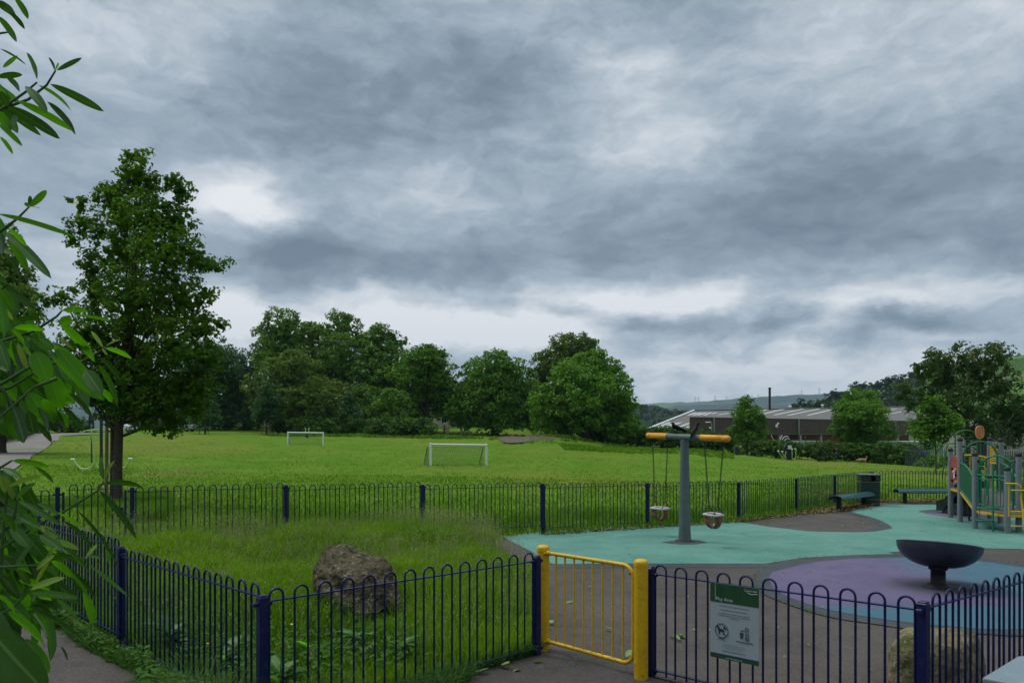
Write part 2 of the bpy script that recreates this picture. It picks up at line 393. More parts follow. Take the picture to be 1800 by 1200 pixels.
def rubber_mat(name, c0, c1, speck=.35, extra=None, stain=None):
    m = bpy.data.materials.new(name); m.use_nodes = True; t = NT(m.node_tree); b = m.node_tree.nodes['Principled BSDF']
    p = t.n('ShaderNodeTexCoord').outputs['Object']
    a = t.noise(p, .6, 6, .65); g = t.m('ADD', t.m('MULTIPLY', t.noise(p, 150, 2, .6), .5), t.m('MULTIPLY', t.noise(p, 46, 3, .7), .5)); w = t.noise(p, 3.0, 7, .7); fd = t.noise(p, .28, 4, .6)
    c = t.mixc(t.mr(a, .35, .65, 0, 1), c0, c1)
    c = t.mixc(t.mr(g, .5, .68, 0, speck), c, tuple(q * .35 for q in c0))
    c = t.mixc(t.mr(g, .50, .30, 0, speck * .7), c, tuple(min(1, q * 1.7 + .03) for q in c1))
    c = t.mixc(t.mr(w, .55, .75, 0, .35), c, tuple(q * .6 for q in c0))
    c = t.mixc(t.mr(fd, .48, .66, 0, .30), c, tuple(q * .85 + .028 for q in c1))
    c = t.mixc(t.mr(t.noise(p, 1.1, 8, .72), .56, .70, 0, .45), c, (.035, .040, .036))
    if extra: c = extra(t, p, c)
    t.setin(b, 'Base Color', c); t.setin(b, 'Roughness', t.mr(w, .3, .7, .68, .9)); b.inputs['Specular IOR Level'].default_value = .28
    bn = t.n('ShaderNodeBump'); bn.inputs['Strength'].default_value = .35; bn.inputs['Distance'].default_value = .006
    t.setin(bn, 'Height', g); t.setin(b, 'Normal', bn.outputs[0]); return m
def cracks(t, p, c):
    q = t.v('MULTIPLY_ADD', t.noise(p, 1.3, 5, .65, out=1), (1.1, 1.1, 0), p)
    vo = t.n('ShaderNodeTexVoronoi', feature='DISTANCE_TO_EDGE'); t.setin(vo, 'Vector', q); vo.inputs['Scale'].default_value = .22
    k = t.m('MULTIPLY', t.mr(vo.outputs['Distance'], .0, .003, .7, 0), t.mr(t.noise(p, .5, 3, .6), .5, .6, 0, 1))
    c = t.mixc(k, c, (.012, .014, .009)); st = t.noise(p, 70, 2, .5)
    c = t.mixc(t.mr(st, .60, .68, 0, .55), c, (.16, .145, .135)); return t.mixc(t.mr(t.noise(p, .9, 6, .7), .56, .66, 0, .35), c, (.020, .024, .014))
M_TARMAC = rubber_mat('tarmac', (.038, .031, .031), (.062, .051, .048), .75, cracks)
M_PATHTAR = rubber_mat('path_tarmac', (.034, .029, .030), (.052, .044, .045), .8, cracks)
M_PATHFAR = rubber_mat('pale_path', (.12, .108, .112), (.16, .145, .148), .3)
M_TEAL = rubber_mat('teal_rubber', (.052, .162, .142), (.086, .214, .190), .65)
M_DKRUB = rubber_mat('dark_rubber', (.028, .034, .045), (.042, .048, .060), .3)
BOWL = pp(1649, 1033)
def purple_blue(t, p, c):
    q = t.sep(p); n = t.noise(p, .9, 5, .6)
    # blue area on the far right half of the disc and along its near rim
    u = t.m('ADD', t.m('MULTIPLY_ADD', q[0], .55, -BOWL[0] * .55 - .05), t.m('MULTIPLY_ADD', n, 1.6, -.8))
    v = t.m('MULTIPLY_ADD', q[1], -1.3, 1.3 * 9.95)
    f = t.m('MAXIMUM', t.mr(u, 0, .5, 0, 1), t.mr(t.m('ADD', v, t.m('MULTIPLY_ADD', n, 1.0, -.5)), 0, .4, 0, 1))
    c = t.mixc(f, c, t.mixc(n, (.030, .085, .135), (.045, .115, .165)))
    # near-black patch round the foot of the bowl, fading outwards
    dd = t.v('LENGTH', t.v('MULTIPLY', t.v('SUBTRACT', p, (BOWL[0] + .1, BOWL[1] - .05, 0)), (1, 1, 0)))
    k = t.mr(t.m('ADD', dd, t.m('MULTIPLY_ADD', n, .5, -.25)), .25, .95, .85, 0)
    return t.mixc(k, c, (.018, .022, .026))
M_PURP = rubber_mat('purple_rubber', (.068, .056, .130), (.094, .078, .165), .3, purple_blue)
M_PURP2 = rubber_mat('plum_rubber', (.085, .050, .120), (.120, .075, .160), .3)
ppl = lambda l: [pp(*q) for q in l]
flat_sheet('play_area_tarmac', PLAY, .004, M_TARMAC)
teal_bot = [(1900,969),(1800,965.5),(1720,964),(1640,966),(1562,971.5),(1583,977),(1500,977.5),(1430,980),(1400,983),(1345,991),(1200,991),(1060,991),(975,992)]
teal = [(858,934),(950,930.5),(1060,927.5),(1120,925.5),(1195,922.5),(1290,917.8),(1302,918),(1350,926),(1420,934),(1500,936),(1538,934.5),(1562,930.5),(1569,928),(1560,921),(1540,911.5),(1515,905),(1494,899),(1505,895),(1535,890),(1555,887.3),(1620,887),(1700,888),(1800,890),(2000,893),(2100,960)] + teal_bot + [(946,985),(938,972),(905,955),(880,942)]
flat_sheet('dark_rubber_edging', ppl([(a, b - 1) for a, b in teal_bot[6:]][::-1] + [(a, b + (7 if a < 1430 else 4)) for a, b in teal_bot[6:]]), .008, M_DKRUB)
flat_sheet('teal_rubber_surface', ppl(teal), .012, M_TEAL)
flat_sheet('dark_rubber_curve', ppl([(1494,899),(1515,905),(1540,911.5),(1560,921),(1568,927.5),(1562,930.5),(1538,934.5),(1500,936),(1528,931),(1543,926),(1540,919),(1520,910),(1495,904),(1470,901),(1478,898.5)]), .009, M_DKRUB)
inner = smooth_poly(ppl([(1353,1013),(1385,1000),(1439,988.5),(1511,983),(1605,981),(1700,985),(1800,999),(1900,1012),(1990,1040),(1950,1080),(1880,1100),(1800,1108),(1717,1107),(1605,1097),(1505,1083),(1428,1066),(1367,1041)]))
outer = smooth_poly(ppl([(1328,1010),(1353,995),(1405,982),(1500,976.5),(1605,974.5),(1717,980),(1800,991),(1920,1004),(2030,1040),(1960,1095),(1880,1115),(1800,1119),(1733,1116),(1600,1107),(1544,1099),(1455,1085),(1380,1061),(1336,1040)]))
flat_sheet('dark_rubber_ring', outer, .016, M_DKRUB)
flat_sheet('purple_rubber_disc', inner, .020, M_PURP)
flat_sheet('plum_rubber_patch', smooth_poly(ppl([(1614,899),(1640,896.5),(1700,896),(1760,900),(1790,908),(1740,913),(1680,909),(1640,905)])), .016, M_PURP2)
flat_sheet('dark_rubber_patch', smooth_poly(ppl([(1617,898.5),(1645,896),(1672,896.2),(1665,900.5),(1640,902)])), .020, M_DKRUB)
sp = pp(1203, 953)
flat_sheet('swing_base_patch', ppl([(1163,953.5),(1180,956.5),(1205,957.5),(1225,957),(1243,954),(1228,950),(1205,949.5),(1185,951)]), .016, M_DKRUB)
# outside path in the foreground and the pale path at the far left
LP = [at(109, 1110), at(142, 1140), at(199, 1170), at(240, 1187)]
LP = [(p[0], p[1]) for p in LP]
gp = [at(825, 1200), at(833, 1183), at(883, 1167), at(936, 1147)]
path_poly = [(-40, -9), (40, -9), (40, 8.4), (14, 7.9), (5.5, 6.72), (2.93, 5.39), (1.30, 6.90), (.30, 7.72)] + [(p[0], p[1]) for p in gp[::-1]] + [(-.9, 5.4), (-1.85, 4.55)] + LP[::-1] + [(-6.2, 9.0), (-9.5, 12.6), (-14, 17), (-18, 21), (-20, 17), (-12, 8), (-9.5, 3), (-30, -2)]
drape('footpath', path_poly, .16, .012, M_PATHTAR)
fpw = [(-20.5,24),(-20.7,32),(-27.4,44),(-34,56.5),(-46,78),(-51,87),(-49.5,92),(-48,95),(-59,94),(-57,87),(-50,76),(-40,58),(-33,46),(-26.5,33),(-26,24)]
drape('far_path', smooth_poly(fpw, 3), .7, .06, M_PATHFAR)
bt = [(865,769.5),(900,768),(950,768.5),(985,771),(1000,774),(960,775),(930,777),(900,780),(880,777)]
M_SOIL = rubber_mat('bare_soil', (.060, .050, .034), (.085, .072, .050), .4)
drape('bike_track_soil', smooth_poly([(lambda q: (q[0], q[1]))(at(a, b, 60, 120)) for a, b in bt], 3), .5, .10, M_SOIL)
# ------------------------------------------------------------------ leaf-card engine
def cards(cen, nrm, L, Wd, rng, fold=.18, curl=0.0):
    n = len(cen); r = rng.standard_normal((n, 3)); a = np.cross(nrm, r); a /= np.linalg.norm(a, axis=1, keepdims=True) + 1e-9
    b = np.cross(nrm, a); s = rng.uniform(.7, 1.3, (n, 1)); L = L * s; Wd = Wd * s
    v = np.stack([cen - a * L / 2, cen + b * Wd / 2 + nrm * Wd * fold - a * L * .08, cen + a * L / 2 - nrm * L * .12, cen - b * Wd / 2 + nrm * Wd * fold - a * L * .08], 1).reshape(-1, 3)
    return v, np.arange(4 * n).reshape(n, 4)
def nz(v): return v / (np.linalg.norm(v, axis=1, keepdims=True) + 1e-9)
def crown_cloud(lobes, n, rng, rc=(.16, .34), shell=.72, up=.45, per=22, flat=.75, rmin=0.0):
    lb = np.array(lobes, float)
    if lb.shape[1] == 4: lb = np.hstack([lb[:, :3], lb[:, 3:4], lb[:, 3:4], lb[:, 3:4]])
    w = lb[:, 3] * lb[:, 5]; w /= w.sum(); nc = max(4, n // per)
    k = rng.choice(len(lb), nc, p=w); dr = nz(rng.standard_normal((nc, 3)) + np.array([0, 0, .25]))
    rad = shell + (1 - shell) * rng.random((nc, 1)) ** .7
    cc = lb[k, :3] + dr * lb[k, 3:6] * rad * rng.uniform(.92, 1.08, (nc, 1))
    rcl = np.maximum(lb[k, 3:6].mean(1) * rng.uniform(rc[0], rc[1], nc), rmin * rng.uniform(.7, 1.3, nc))
    j = rng.integers(0, nc, n); d2 = nz(rng.standard_normal((n, 3)) + dr[j] * .55 + np.array([0, 0, .35]))
    pos = cc[j] + d2 * (rcl[j] * rng.random(n) ** .4)[:, None] * np.array([1.15, 1.15, flat])
    nr = nz(d2 * .7 + np.array([0, 0, up]) + rng.standard_normal((n, 3)) * .45)
    return pos, nr
M_BARK = mat('bark', (.055, .045, .035), .9, .35, 12, bump=.8, bscale=18, spec=.1, dirt=.5, dirtcol=(.03, .045, .02))
M_BARKP = mat('pale_bark', (.13, .11, .085), .9, .25, 12, bump=.6, bscale=18, spec=.1)
GREENS = {
 'dark':   leaf_mat('leaf_dark', (.024, .092, .005), (.125, .245, .018)),
 'blue':   leaf_mat('leaf_bluegreen', (.022, .078, .026), (.070, .160, .045)),
 'mid':    leaf_mat('leaf_mid', (.028, .105, .005), (.135, .275, .016)),
 'bright': leaf_mat('leaf_bright', (.038, .130, .005), (.140, .290, .014)),
 'olive':  leaf_mat('leaf_olive', (.048, .100, .010), (.130, .215, .024)),
 'near':   leaf_mat('leaf_near', (.018, .070, .003), (.110, .230, .008), trans=.4, nscale=.5, yellow=(.2, .2, .03)),
 'hedge':  leaf_mat('leaf_hedge', (.020, .075, .005), (.075, .165, .014)),
 'redtip': leaf_mat('leaf_redtip', (.022, .070, .014), (.070, .130, .024), yellow=(.16, .09, .03)),
 'weed':   leaf_mat('leaf_weed', (.018, .065, .008), (.050, .135, .014), trans=.3),
 'wood':   leaf_mat('leaf_far', (.010, .036, .012), (.035, .080, .022), trans=.2, nscale=.03),
}
def tree(name, label, cat, lobes_px, D, green, leaf, dens=3.2, base=None, seed=1, trunk_r=.22, group=None, limbs=6, jit=.5, rc=(.16, .34), up=.45, thick=1.0, barkm=None, lean=0.0, shell=.72, fill=True, asp=.62):
    rng = np.random.default_rng(seed); lb = []; s = D / F
    for (px, py, r) in lobes_px:
        dd = D + rng.uniform(-jit, jit) * r * s * 2.2 * thick
        r *= 1.07; lb.append(((px - 900) / F * dd, dd, CZ - (py - HY) / F * dd, r * s * dd / D, r * s * dd / D * 1.05, r * s * .95))
    lb = np.array(lb)
    bx = (base if base is not None else np.mean([q[0] for q in lobes_px])); bp = G(bx, D); o = np.array(bp)
    t = empty(name, bp, label, cat, group)
    area = np.pi * (lb[:, 3] * lb[:, 5]).sum(); n = int(dens * 2.3 * area / (leaf * leaf * asp)); n = min(n, 70000)
    pos, nr = crown_cloud(lb, n, rng, rc=rc, up=up, shell=shell, rmin=leaf * 1.7)
    v, q = cards(pos - o, nr, leaf, leaf * asp, rng)
    if fill:
        k = rng.choice(len(lb), n // 12, p=lb[:, 3] * lb[:, 5] / (lb[:, 3] * lb[:, 5]).sum()); c = lb[k, :3] + nz(rng.standard_normal((len(k), 3))) * lb[k, 3:6] * rng.uniform(.1, .72, (len(k), 1))
        v2, q2 = cards(c - o, nz(rng.standard_normal((len(k), 3))), leaf * 2.2, leaf * 1.7, rng); q = np.vstack([q, q2 + len(v)]); v = np.vstack([v, v2])
    link('crown', np_mesh('crown', v, quads=q, mats=[GREENS[green]]), t)
    mb = MB(); zt = lb[:, 2].max() - o[2]; cx = lb[:, 0].mean() - o[0]; cy = lb[:, 1].mean() - o[1]
    H = zt * .82; pts = [(lean * a * a + cx * a * a, cy * a * a, H * a) for a in (0, .02, .12, .3, .5, .7, .85, 1)]
    mb.tube(pts, [trunk_r * q for q in (1.45, 1.15, 1.0, .86, .68, .45, .28, .08)], 10)
    big_ = [i for i in rng.permutation(len(lb)) if lobes_px[i][2] >= 15 or len(lb) < 12]
    for i in big_[:limbs]:
        c = lb[i, :3] - o; a = np.clip(rng.uniform(.25, .6), .2, .75); zz = min(H * a, max(c[2] * .7, H * .24)); aa = zz / H
        p0 = Vector((lean * aa * aa + cx * aa * aa, cy * aa * aa, zz)); p2 = Vector(c); p1 = Vector((p0.x * .4 + p2.x * .6, p0.y * .4 + p2.y * .6, p0.z * .7 + p2.z * .3))
        mb.tube(bez(p0, p1, p2, 6), [trunk_r * .42 * (1 - .13 * k) for k in range(7)], 6)
    mb.build('trunk', barkm or M_BARK, t)
    return t
def far_wood(name, label, lobes, leaf, dens, m, seed, kind='stuff', cat='woodland'):
    rng = np.random.default_rng(seed); lb = np.array(lobes); area = np.pi * (lb[:, 3] ** 2).sum()
    pos, nr = crown_cloud(lb, int(dens * area / (leaf * leaf * .7)), rng, per=14, up=.6)
    v, q = cards(pos, nr, leaf, leaf * .75, rng)
    k = np.repeat(np.arange(len(lb)), 6); c = lb[k, :3] + nz(rng.standard_normal((len(k), 3))) * lb[k, 3:4] * .4
    v2, q2 = cards(c, nz(rng.standard_normal((len(k), 3))), 1.3 * lb[k, 3:4], 1.2 * lb[k, 3:4], rng)
    return tag(link(name, np_mesh(name, np.vstack([v, v2]), quads=np.vstack([q, q2 + len(v)]), mats=[m])), label, cat, kind=kind)
# ------------------------------------------------------------------ hills
def hill_mat(name, c_wood, c_field, fscale, thr):
    m = bpy.data.materials.new(name); m.use_nodes = True; t = NT(m.node_tree); b = m.node_tree.nodes['Principled BSDF']
    p = t.n('ShaderNodeTexCoord').outputs['Object']
    vo = t.n('ShaderNodeTexVoronoi', feature='F1'); t.setin(vo, 'Vector', p); vo.inputs['Scale'].default_value = fscale; t_ = t.sep(vo.outputs['Color'])
    n = t.noise(p, fscale * .6, 5, .6); f = t.mr(t.m('ADD', t_[0], t.m('MULTIPLY', n, .6)), thr, thr + .05, 0, 1)
    fc = t.mixc(t_[1], c_field, tuple(q * 1.5 for q in c_field))
    wc = t.mixc(t.noise(p, fscale * 14, 4, .7), tuple(q * .6 for q in c_wood), tuple(q * 1.5 for q in c_wood))
    t.setin(b, 'Base Color', t.mixc(f, wc, fc)); b.inputs['Roughness'].default_value = .95; b.inputs['Specular IOR Level'].default_value = .05
    bn = t.n('ShaderNodeBump'); bn.inputs['Strength'].default_value = .8; bn.inputs['Distance'].default_value = 5
    t.setin(bn, 'Height', t.noise(p, fscale * 12, 4, .7)); t.setin(b, 'Normal', bn.outputs[0]); return m
def hill(name, prof, D, near, zb, m, bump, seed, back=1.5):
    """prof: skyline (px, py) at distance D; the slope comes down towards the viewer at distance near, height zb"""
    rng = np.random.default_rng(seed); pxs = np.linspace(prof[0][0], prof[-1][0], 260); pys = np.interp(pxs, [p[0] for p in prof], [p[1] for p in prof])
    rows = 40; X = np.zeros((rows + 8, 260)); Y = X.copy(); Z = X.copy()
    top = CZ - (pys - HY) / F * D
    for r in range(rows + 8):
        t = r / (rows - 1)
        if t <= 1: d = near + (D - near) * t; z = zb + (top - zb) * (t ** 1.25); X[r] = (pxs - 900) / F * (near * .35 + D * .65 + (D - near) * .35 * t)
        else: d = D * (1 + (t - 1) * 2 * back); z = top * (1 - (t - 1) * 2); X[r] = (pxs - 900) / F * D * (1 + (t - 1))
        Y[r] = d; Z[r] = z
    nn = rng.standard_normal(X.shape); nn = (nn + np.roll(nn, 1, 1) + np.roll(nn, 1, 0)) / 1.7
    Z = Z + nn * bump; return tag(link(name, grid_mesh(name, X, Y, Z, [m])), kind='structure'), (X, Y, Z)
MH1 = hill_mat('far_hill', (.012, .030, .022), (.045, .075, .035), .0023, 1.12)
MH2 = hill_mat('wooded_hill', (.012, .034, .014), (.03, .06, .02), .01, 1.25)
MH3 = hill_mat('pasture_hill', (.05, .10, .03), (.075, .135, .035), .02, .6)
hill('far_hill', [(-400,700),(300,705),(700,706),(1000,712),(1133,709.5),(1160,708),(1207,706.5),(1260,703.5),(1300,701),(1340,698),(1389,694),(1420,693.5),(1447,692),(1500,694),(1560,690),(1700,684),(2200,670)], 5200, 1500, -30, MH1, 2.4, 1)
hill('wooded_hill', [(400,690),(900,696),(1080,700),(1124,709),(1160,716),(1190,721),(1215,722.5),(1250,727),(1300,733),(1400,742)], 950, 420, -16, MH2, 1.0, 2)
_, H3 = hill('pasture_hill', [(1360,735),(1392,722),(1430,712),(1476,700),(1520,690),(1560,678),(1600,662),(1650,648),(1700,638),(1764,628),(1800,624),(1900,612),(2100,600),(2300,604)], 560, 190, -12, MH3, .4, 3)
def on_ray(px, py, d): return np.array([(px - 900) / F * d, d, CZ - (py - HY) / F * d])
rng = np.random.default_rng(11)
lob = []
for (px, py, r) in [(1397,716,7),(1408,710,9),(1420,713,10),(1432,708,9),(1445,712,10),(1455,700,9),(1468,696,10),(1478,694,8),(1490,700,9),(1503,682,10),(1515,685,10),(1526,681,10),(1540,682,9),(1550,676,9),(1560,672,10),(1575,670,10),(1590,668,10),(1605,664,10),(1440,722,9),(1470,712,10),(1490,715,10),(1510,705,12),(1535,700,12),(1560,692,12),(1580,690,10),(1540,712,10),(1565,708,9),(1525,722,10),(1500,726,10),(1550,724,8),(1768,628,6),(1778,626,7),(1790,627,6),(1800,628,6),(1812,626,6),(1755,632,5),(1600,705,8),(1745,702,8),(1770,708,9),(1790,712,10),(1800,706,8),(1820,715,12),(1760,718,10),(1785,722,10)]:
    d = 520 + rng.uniform(-15, 15) - (py - 680) * 1.5
    p = on_ray(px, py + 1, d); lob.append((p[0], p[1], p[2], r * 1.2 / F * d))
for i in range(90):
    px = rng.uniform(1395, 1620); y0 = np.interp(px, [1397, 1476, 1526, 1620], [718, 694, 684, 664]); py = y0 + rng.uniform(6, 46); r = rng.uniform(6, 10); d = 515 - (py - 680) * 1.5; p = on_ray(px, py, d); lob.append((p[0], p[1], p[2], r / F * d))
far_wood('hillside_woodland', 'dense dark green woodland on the slope above the factory roof', lob, 1.15, 3.4, GREENS['wood'], 4)
lob = []
for i in range(170):
    px = rng.uniform(1112, 1262); yl = np.interp(px, [1080, 1124, 1160, 1190, 1215, 1262], [700, 709, 716, 721, 722.5, 729]); t = rng.random() ** 1.3
    py = yl + 2 + t * 42; d = 900 - t * 330; r = rng.uniform(3.0, 6.0); p = on_ray(px, py, d); lob.append((p[0], p[1], p[2] - .5, r / F * d))
far_wood('valley_woodland', 'dark continuous woodland falling away behind the left end of the factory', lob, 2.2, 2.0, GREENS['wood'], 5)
# pale drystone line on the pasture, pylons on the far ridge
M_WALLST = mat('pale_stone', (.22, .20, .17), .95, .3, 8)
mb = MB(); pts = [on_ray(a, b, 470) + np.array([0, 0, 0]) for a, b in [(1758,666),(1775,663.5),(1790,662.5),(1806,662.5),(1840,664)]]
def drop(X, Y):
    Hx, Hy, Hz_ = H3; i = np.argmin((Hx - X) ** 2 + (Hy - Y) ** 2); return Hz_.ravel()[i]
def on_hill(px, py):
    """point of the pasture hill seen along a line of sight"""
    Hx, Hy, Hzz = H3; q = (Hx / Hy * F + 900 - px) ** 2 + ((CZ - Hzz) / Hy * F + HY - py) ** 2; q[40:] = 1e9; i = np.argmin(q); return Vector((Hx.ravel()[i], Hy.ravel()[i], Hzz.ravel()[i]))
pts = [on_hill(a, b) + Vector((0, 0, .4)) for a, b in [(1745,670),(1758,667),(1775,664),(1790,662.5),(1806,662),(1840,662)]]
mb.tube(pts, .45, 5); tag(mb.build('drystone_wall', M_WALLST), 'thin pale drystone wall crossing the green pasture hill at the right edge', 'stone wall')
M_STEEL = mat('galvanised_steel', (.30, .32, .34), .5, .1, 5, metal=.4)
def pylon(px, pt, pb, d, lab):
    h = (pb - pt) / F * d; b = on_ray(px, pb, d); w = h * .14; mb = MB(); r = .6 if d > 3500 else .35
    for sx in (-1, 1):
        mb.tube([(sx * w, 0, 0), (sx * w * .25, 0, h * .7), (0, 0, h)], r, 4)
    for k in range(5):
        z0, z1 = h * k / 6, h * (k + 1) / 6; f = lambda z: w * (1 - z / h * .95)
        mb.tube([(-f(z0), 0, z0), (f(z1), 0, z1)], r * .6, 4); mb.tube([(f(z0), 0, z0), (-f(z1), 0, z1)], r * .6, 4)
    for k, q in ((.66, 1.5), (.8, 1.9), (.92, 1.2)): mb.tube([(-w * q, 0, h * k), (w * q, 0, h * k)], r * .8, 4)
    o = mb.build('pylon', M_STEEL, loc=tuple(b)); return tag(o, lab, 'pylon', 'pylons on the skyline')
pylon(1409, 685, 706, 3000, 'largest lattice pylon standing right of the black factory flue')
pylon(1440, 681, 694, 4700, 'slim pylon on the skyline just left of the wooded slope')
for i, (px, pt, pb) in enumerate([(1222,697,706),(1228,697.5,706),(1257,695,704),(1277,696,703),(1333,692,699)]):
    pylon(px, pt, pb, 5100, ['tiny pylon, leftmost of the skyline row', 'tiny pylon, second from the left in the skyline row', 'tiny pylon in the middle of the skyline row', 'tiny pylon, fourth from the left in the skyline row', 'tiny pylon on the skyline nearest left of the black flue'][i])
# ------------------------------------------------------------------ haze
def haze():
    mb = MB(); mb.box((0, 4200, 330), (21000, 13500, 800)); m = bpy.data.materials.new('haze'); m.use_nodes = True; nt = m.node_tree; nt.nodes.clear()
    o = nt.nodes.new('ShaderNodeOutputMaterial'); v = nt.nodes.new('ShaderNodeVolumePrincipled'); v.inputs['Density'].default_value = HAZE; v.inputs['Color'].default_value = (.58, .75, 1.0, 1); v.inputs['Anisotropy'].default_value = 0.0
    nt.links.new(v.outputs[0], o.inputs['Volume'])
    return tag(mb.build('haze', m), 'thin blue-grey haze over the far valley', 'haze', kind='stuff')
HAZE = 0.00009
haze()
# ------------------------------------------------------------------ trees
TG = 'trees along the far edge of the field'
tree('tree', 'dark blue-green tree directly behind the right flank of the near left tree', 'tree', [(352,645,42),(392,650,38),(385,625,24),(430,650,30),(418,690,42),(365,700,46),(330,690,40),(440,720,26),(395,728,26)], 120, 'blue', .42, base=400, seed=2, group=TG, trunk_r=.4)
tree('tree', 'tall tree with an airy dark crown, leftmost of the tallest row beyond the field', 'tree', [(497,578,34),(470,598,24),(525,595,30),(552,590,22),(490,625,40),(540,640,42),(575,640,32),(462,625,18),(520,700,46)], 116, 'dark', .40, dens=2.6, base=520, seed=3, group=TG, trunk_r=.45, rc=(.14,.26))
tree('tree', 'tall tree with a round airy top, second of the tallest row beyond the field', 'tree', [(600,578,32),(578,592,20),(624,596,22),(598,625,36),(635,645,34),(590,670,40),(612,715,44)], 114, 'dark', .38, dens=2.6, base=605, seed=4, group=TG, trunk_r=.45, rc=(.14,.26))
tree('tree', 'tall tree with sky showing through its top, third of the tallest row', 'tree', [(668,596,25),(692,606,22),(648,616,22),(676,640,36),(652,670,36),(700,672,38),(680,715,46)], 112, 'dark', .38, dens=2.6, base=675, seed=5, group=TG, trunk_r=.45, rc=(.14,.26))
tree('tree', 'mid green rounded tree directly behind the far end of the clipped hedge', 'tree', [(740,638,32),(768,645,28),(722,660,32),(780,680,24),(750,690,44),(718,715,34),(786,715,24),(752,635,24),(800,705,20)], 106, 'mid', .40, base=750, seed=6, group=TG, trunk_r=.42)
tree('tree', 'olive tinted tree in front of the tall row, behind the left goal', 'tree', [(488,662,32),(530,668,40),(468,695,28),(552,705,40),(502,715,38),(595,702,32),(520,640,26),(450,680,22)], 104, 'olive', .36, base=535, seed=7, group=TG, trunk_r=.38)
tree('tree', 'low bushy tree filling in behind the hedge between the second and third tall trees', 'tree', [(645,712,34),(690,720,34),(622,735,24),(665,735,26),(705,745,20),(600,735,24)], 103, 'dark', .36, base=660, seed=17, group=TG, trunk_r=.3)
tree('tree', 'broad dome-shaped sycamore beyond the big goal, centre of the tree line', 'tree', [(868,655,38),(838,664,30),(902,664,32),(820,690,20),(922,690,24),(870,700,50),(832,715,30),(910,720,34),(868,740,32),(930,735,22),(806,715,20),(815,740,20)], 104, 'mid', .40, base=870, seed=8, group=TG, trunk_r=.5, rc=(.12,.24), thick=.8)
tree('tree', 'taller dark tree peeping over the shoulder of the large bright tree', 'tree', [(988,612,22),(1016,606,20),(962,638,24),(1038,612,15),(995,640,32),(955,665,24),(1020,640,30),(948,705,30),(965,738,26)], 112, 'olive', .38, base=985, seed=9, group=TG, trunk_r=.42, rc=(.14,.28))
tree('tree', 'largest bright green full-crowned tree at the right end of the tree line', 'tree', [(1028,655,38),(1000,668,30),(1062,662,34),(1085,690,28),(962,706,28),(1030,700,52),(1092,715,28),(975,732,32),(1105,742,20),(1050,742,36),(1010,748,30),(1085,752,24),(950,720,16),(1045,640,24)], 92, 'bright', .40, base=1030, seed=10, group=TG, trunk_r=.5, rc=(.13,.26))
# wood and undergrowth behind, too dark and merged to count
rng = np.random.default_rng(21); lob = []
for px in range(222, 1110, 13):
    for k in range(3):
        d = 124 + rng.uniform(-4, 8); py = 752 - k * 22 + rng.uniform(-8, 8); r = rng.uniform(9, 15)
        if k == 2 and (px < 320 or px > 1080): continue
        if 758 < px < 815 and k < 1: continue
        lob.append(((px - 900) / F * d, d, CZ - (py - HY) / F * d, r / F * d))
far_wood('undergrowth', 'dark undergrowth and shrubs merging beneath the trees along the far edge', lob, .5, 2.0, GREENS['dark'], 22)
# young trees with stakes
M_STAKE = mat('stake_wood', (.16, .12, .075), .85, .25, 8)
def young(px, top, base_d, w, seed, lab, stakes):
    D = base_d; c = G(px, D); by = HY + (CZ - c.z) / D * F
    h = by - top; lo = [(px, top + 8, w * .16), (px - w * .08, top + h * .24, w * .24), (px + w * .1, top + h * .36, w * .30), (px - w * .2, top + h * .5, w * .28), (px + w * .22, top + h * .56, w * .28), (px, top + h * .6, w * .34), (px - w * .28, top + h * .68, w * .2), (px + w * .3, top + h * .7, w * .2)]
    t = tree('young_tree', lab, 'young tree', lo, D, 'blue', .30, base=px, seed=seed, group='staked young trees', trunk_r=.07, limbs=3, dens=3.4)
    e = empty('tree_stakes', tuple(c), 'timber stakes and crossbar around ' + stakes, 'tree stakes', 'timber tree stakes')
    for q in (-.55, .0, .55):
        mb = MB(); mb.tube([(q, (-.3 if q else .35), 0), (q, (-.3 if q else .35), 1.25)], .05, 6); mb.build('stake', M_STAKE, e)
    mb = MB(); mb.box((0, -.36, 1.12), (1.3, .05, .10)); mb.build('crossbar', M_STAKE, e)
young(360, 690, 100, 50, 31, 'young staked tree, leftmost of the three, under the edge of the near crown', 'the leftmost young tree')
young(468, 671, 99, 48, 32, 'young conical staked tree at the left end of the clipped hedge', 'the young tree at the left end of the hedge')
young(613, 688, 98, 40, 33, 'small young staked tree in front of the hedge, right of the left goal', 'the young tree standing against the hedge')
# near left tree
tree('broadleaf_tree', 'tall leafy tree with a single dark trunk, nearest tree on the left beyond the railings', 'tree',
 [(232,276,14),(250,282,16),(242,302,20),(225,318,24),(262,330,26),(300,318,14),(318,338,18),(200,338,22),(170,352,10),(140,358,12),(120,352,6),(205,372,36),(262,385,50),(312,388,32),(150,398,24),(128,424,14),(210,440,52),(290,452,56),(345,455,30),(378,466,16),(396,462,6),(160,478,24),(168,520,40),(240,535,66),(318,532,50),(362,520,22),(110,520,18),(82,532,14),(60,545,8),(150,590,44),(235,620,66),(312,612,54),(365,580,26),(386,572,8),(360,625,26),(180,665,44),(258,680,56),(330,685,38),(285,728,28),(135,650,30),(222,716,30),(345,722,18),(180,704,30),(300,748,18),(255,745,18),(378,645,14),(200,728,22),(320,700,34),(240,690,44),(352,680,30),(160,690,24),(275,755,14)],
 20, 'near', .100, dens=2.2, base=206, seed=41, trunk_r=.115, limbs=22, rc=(.14,.34), up=.35, thick=.7, shell=.55)
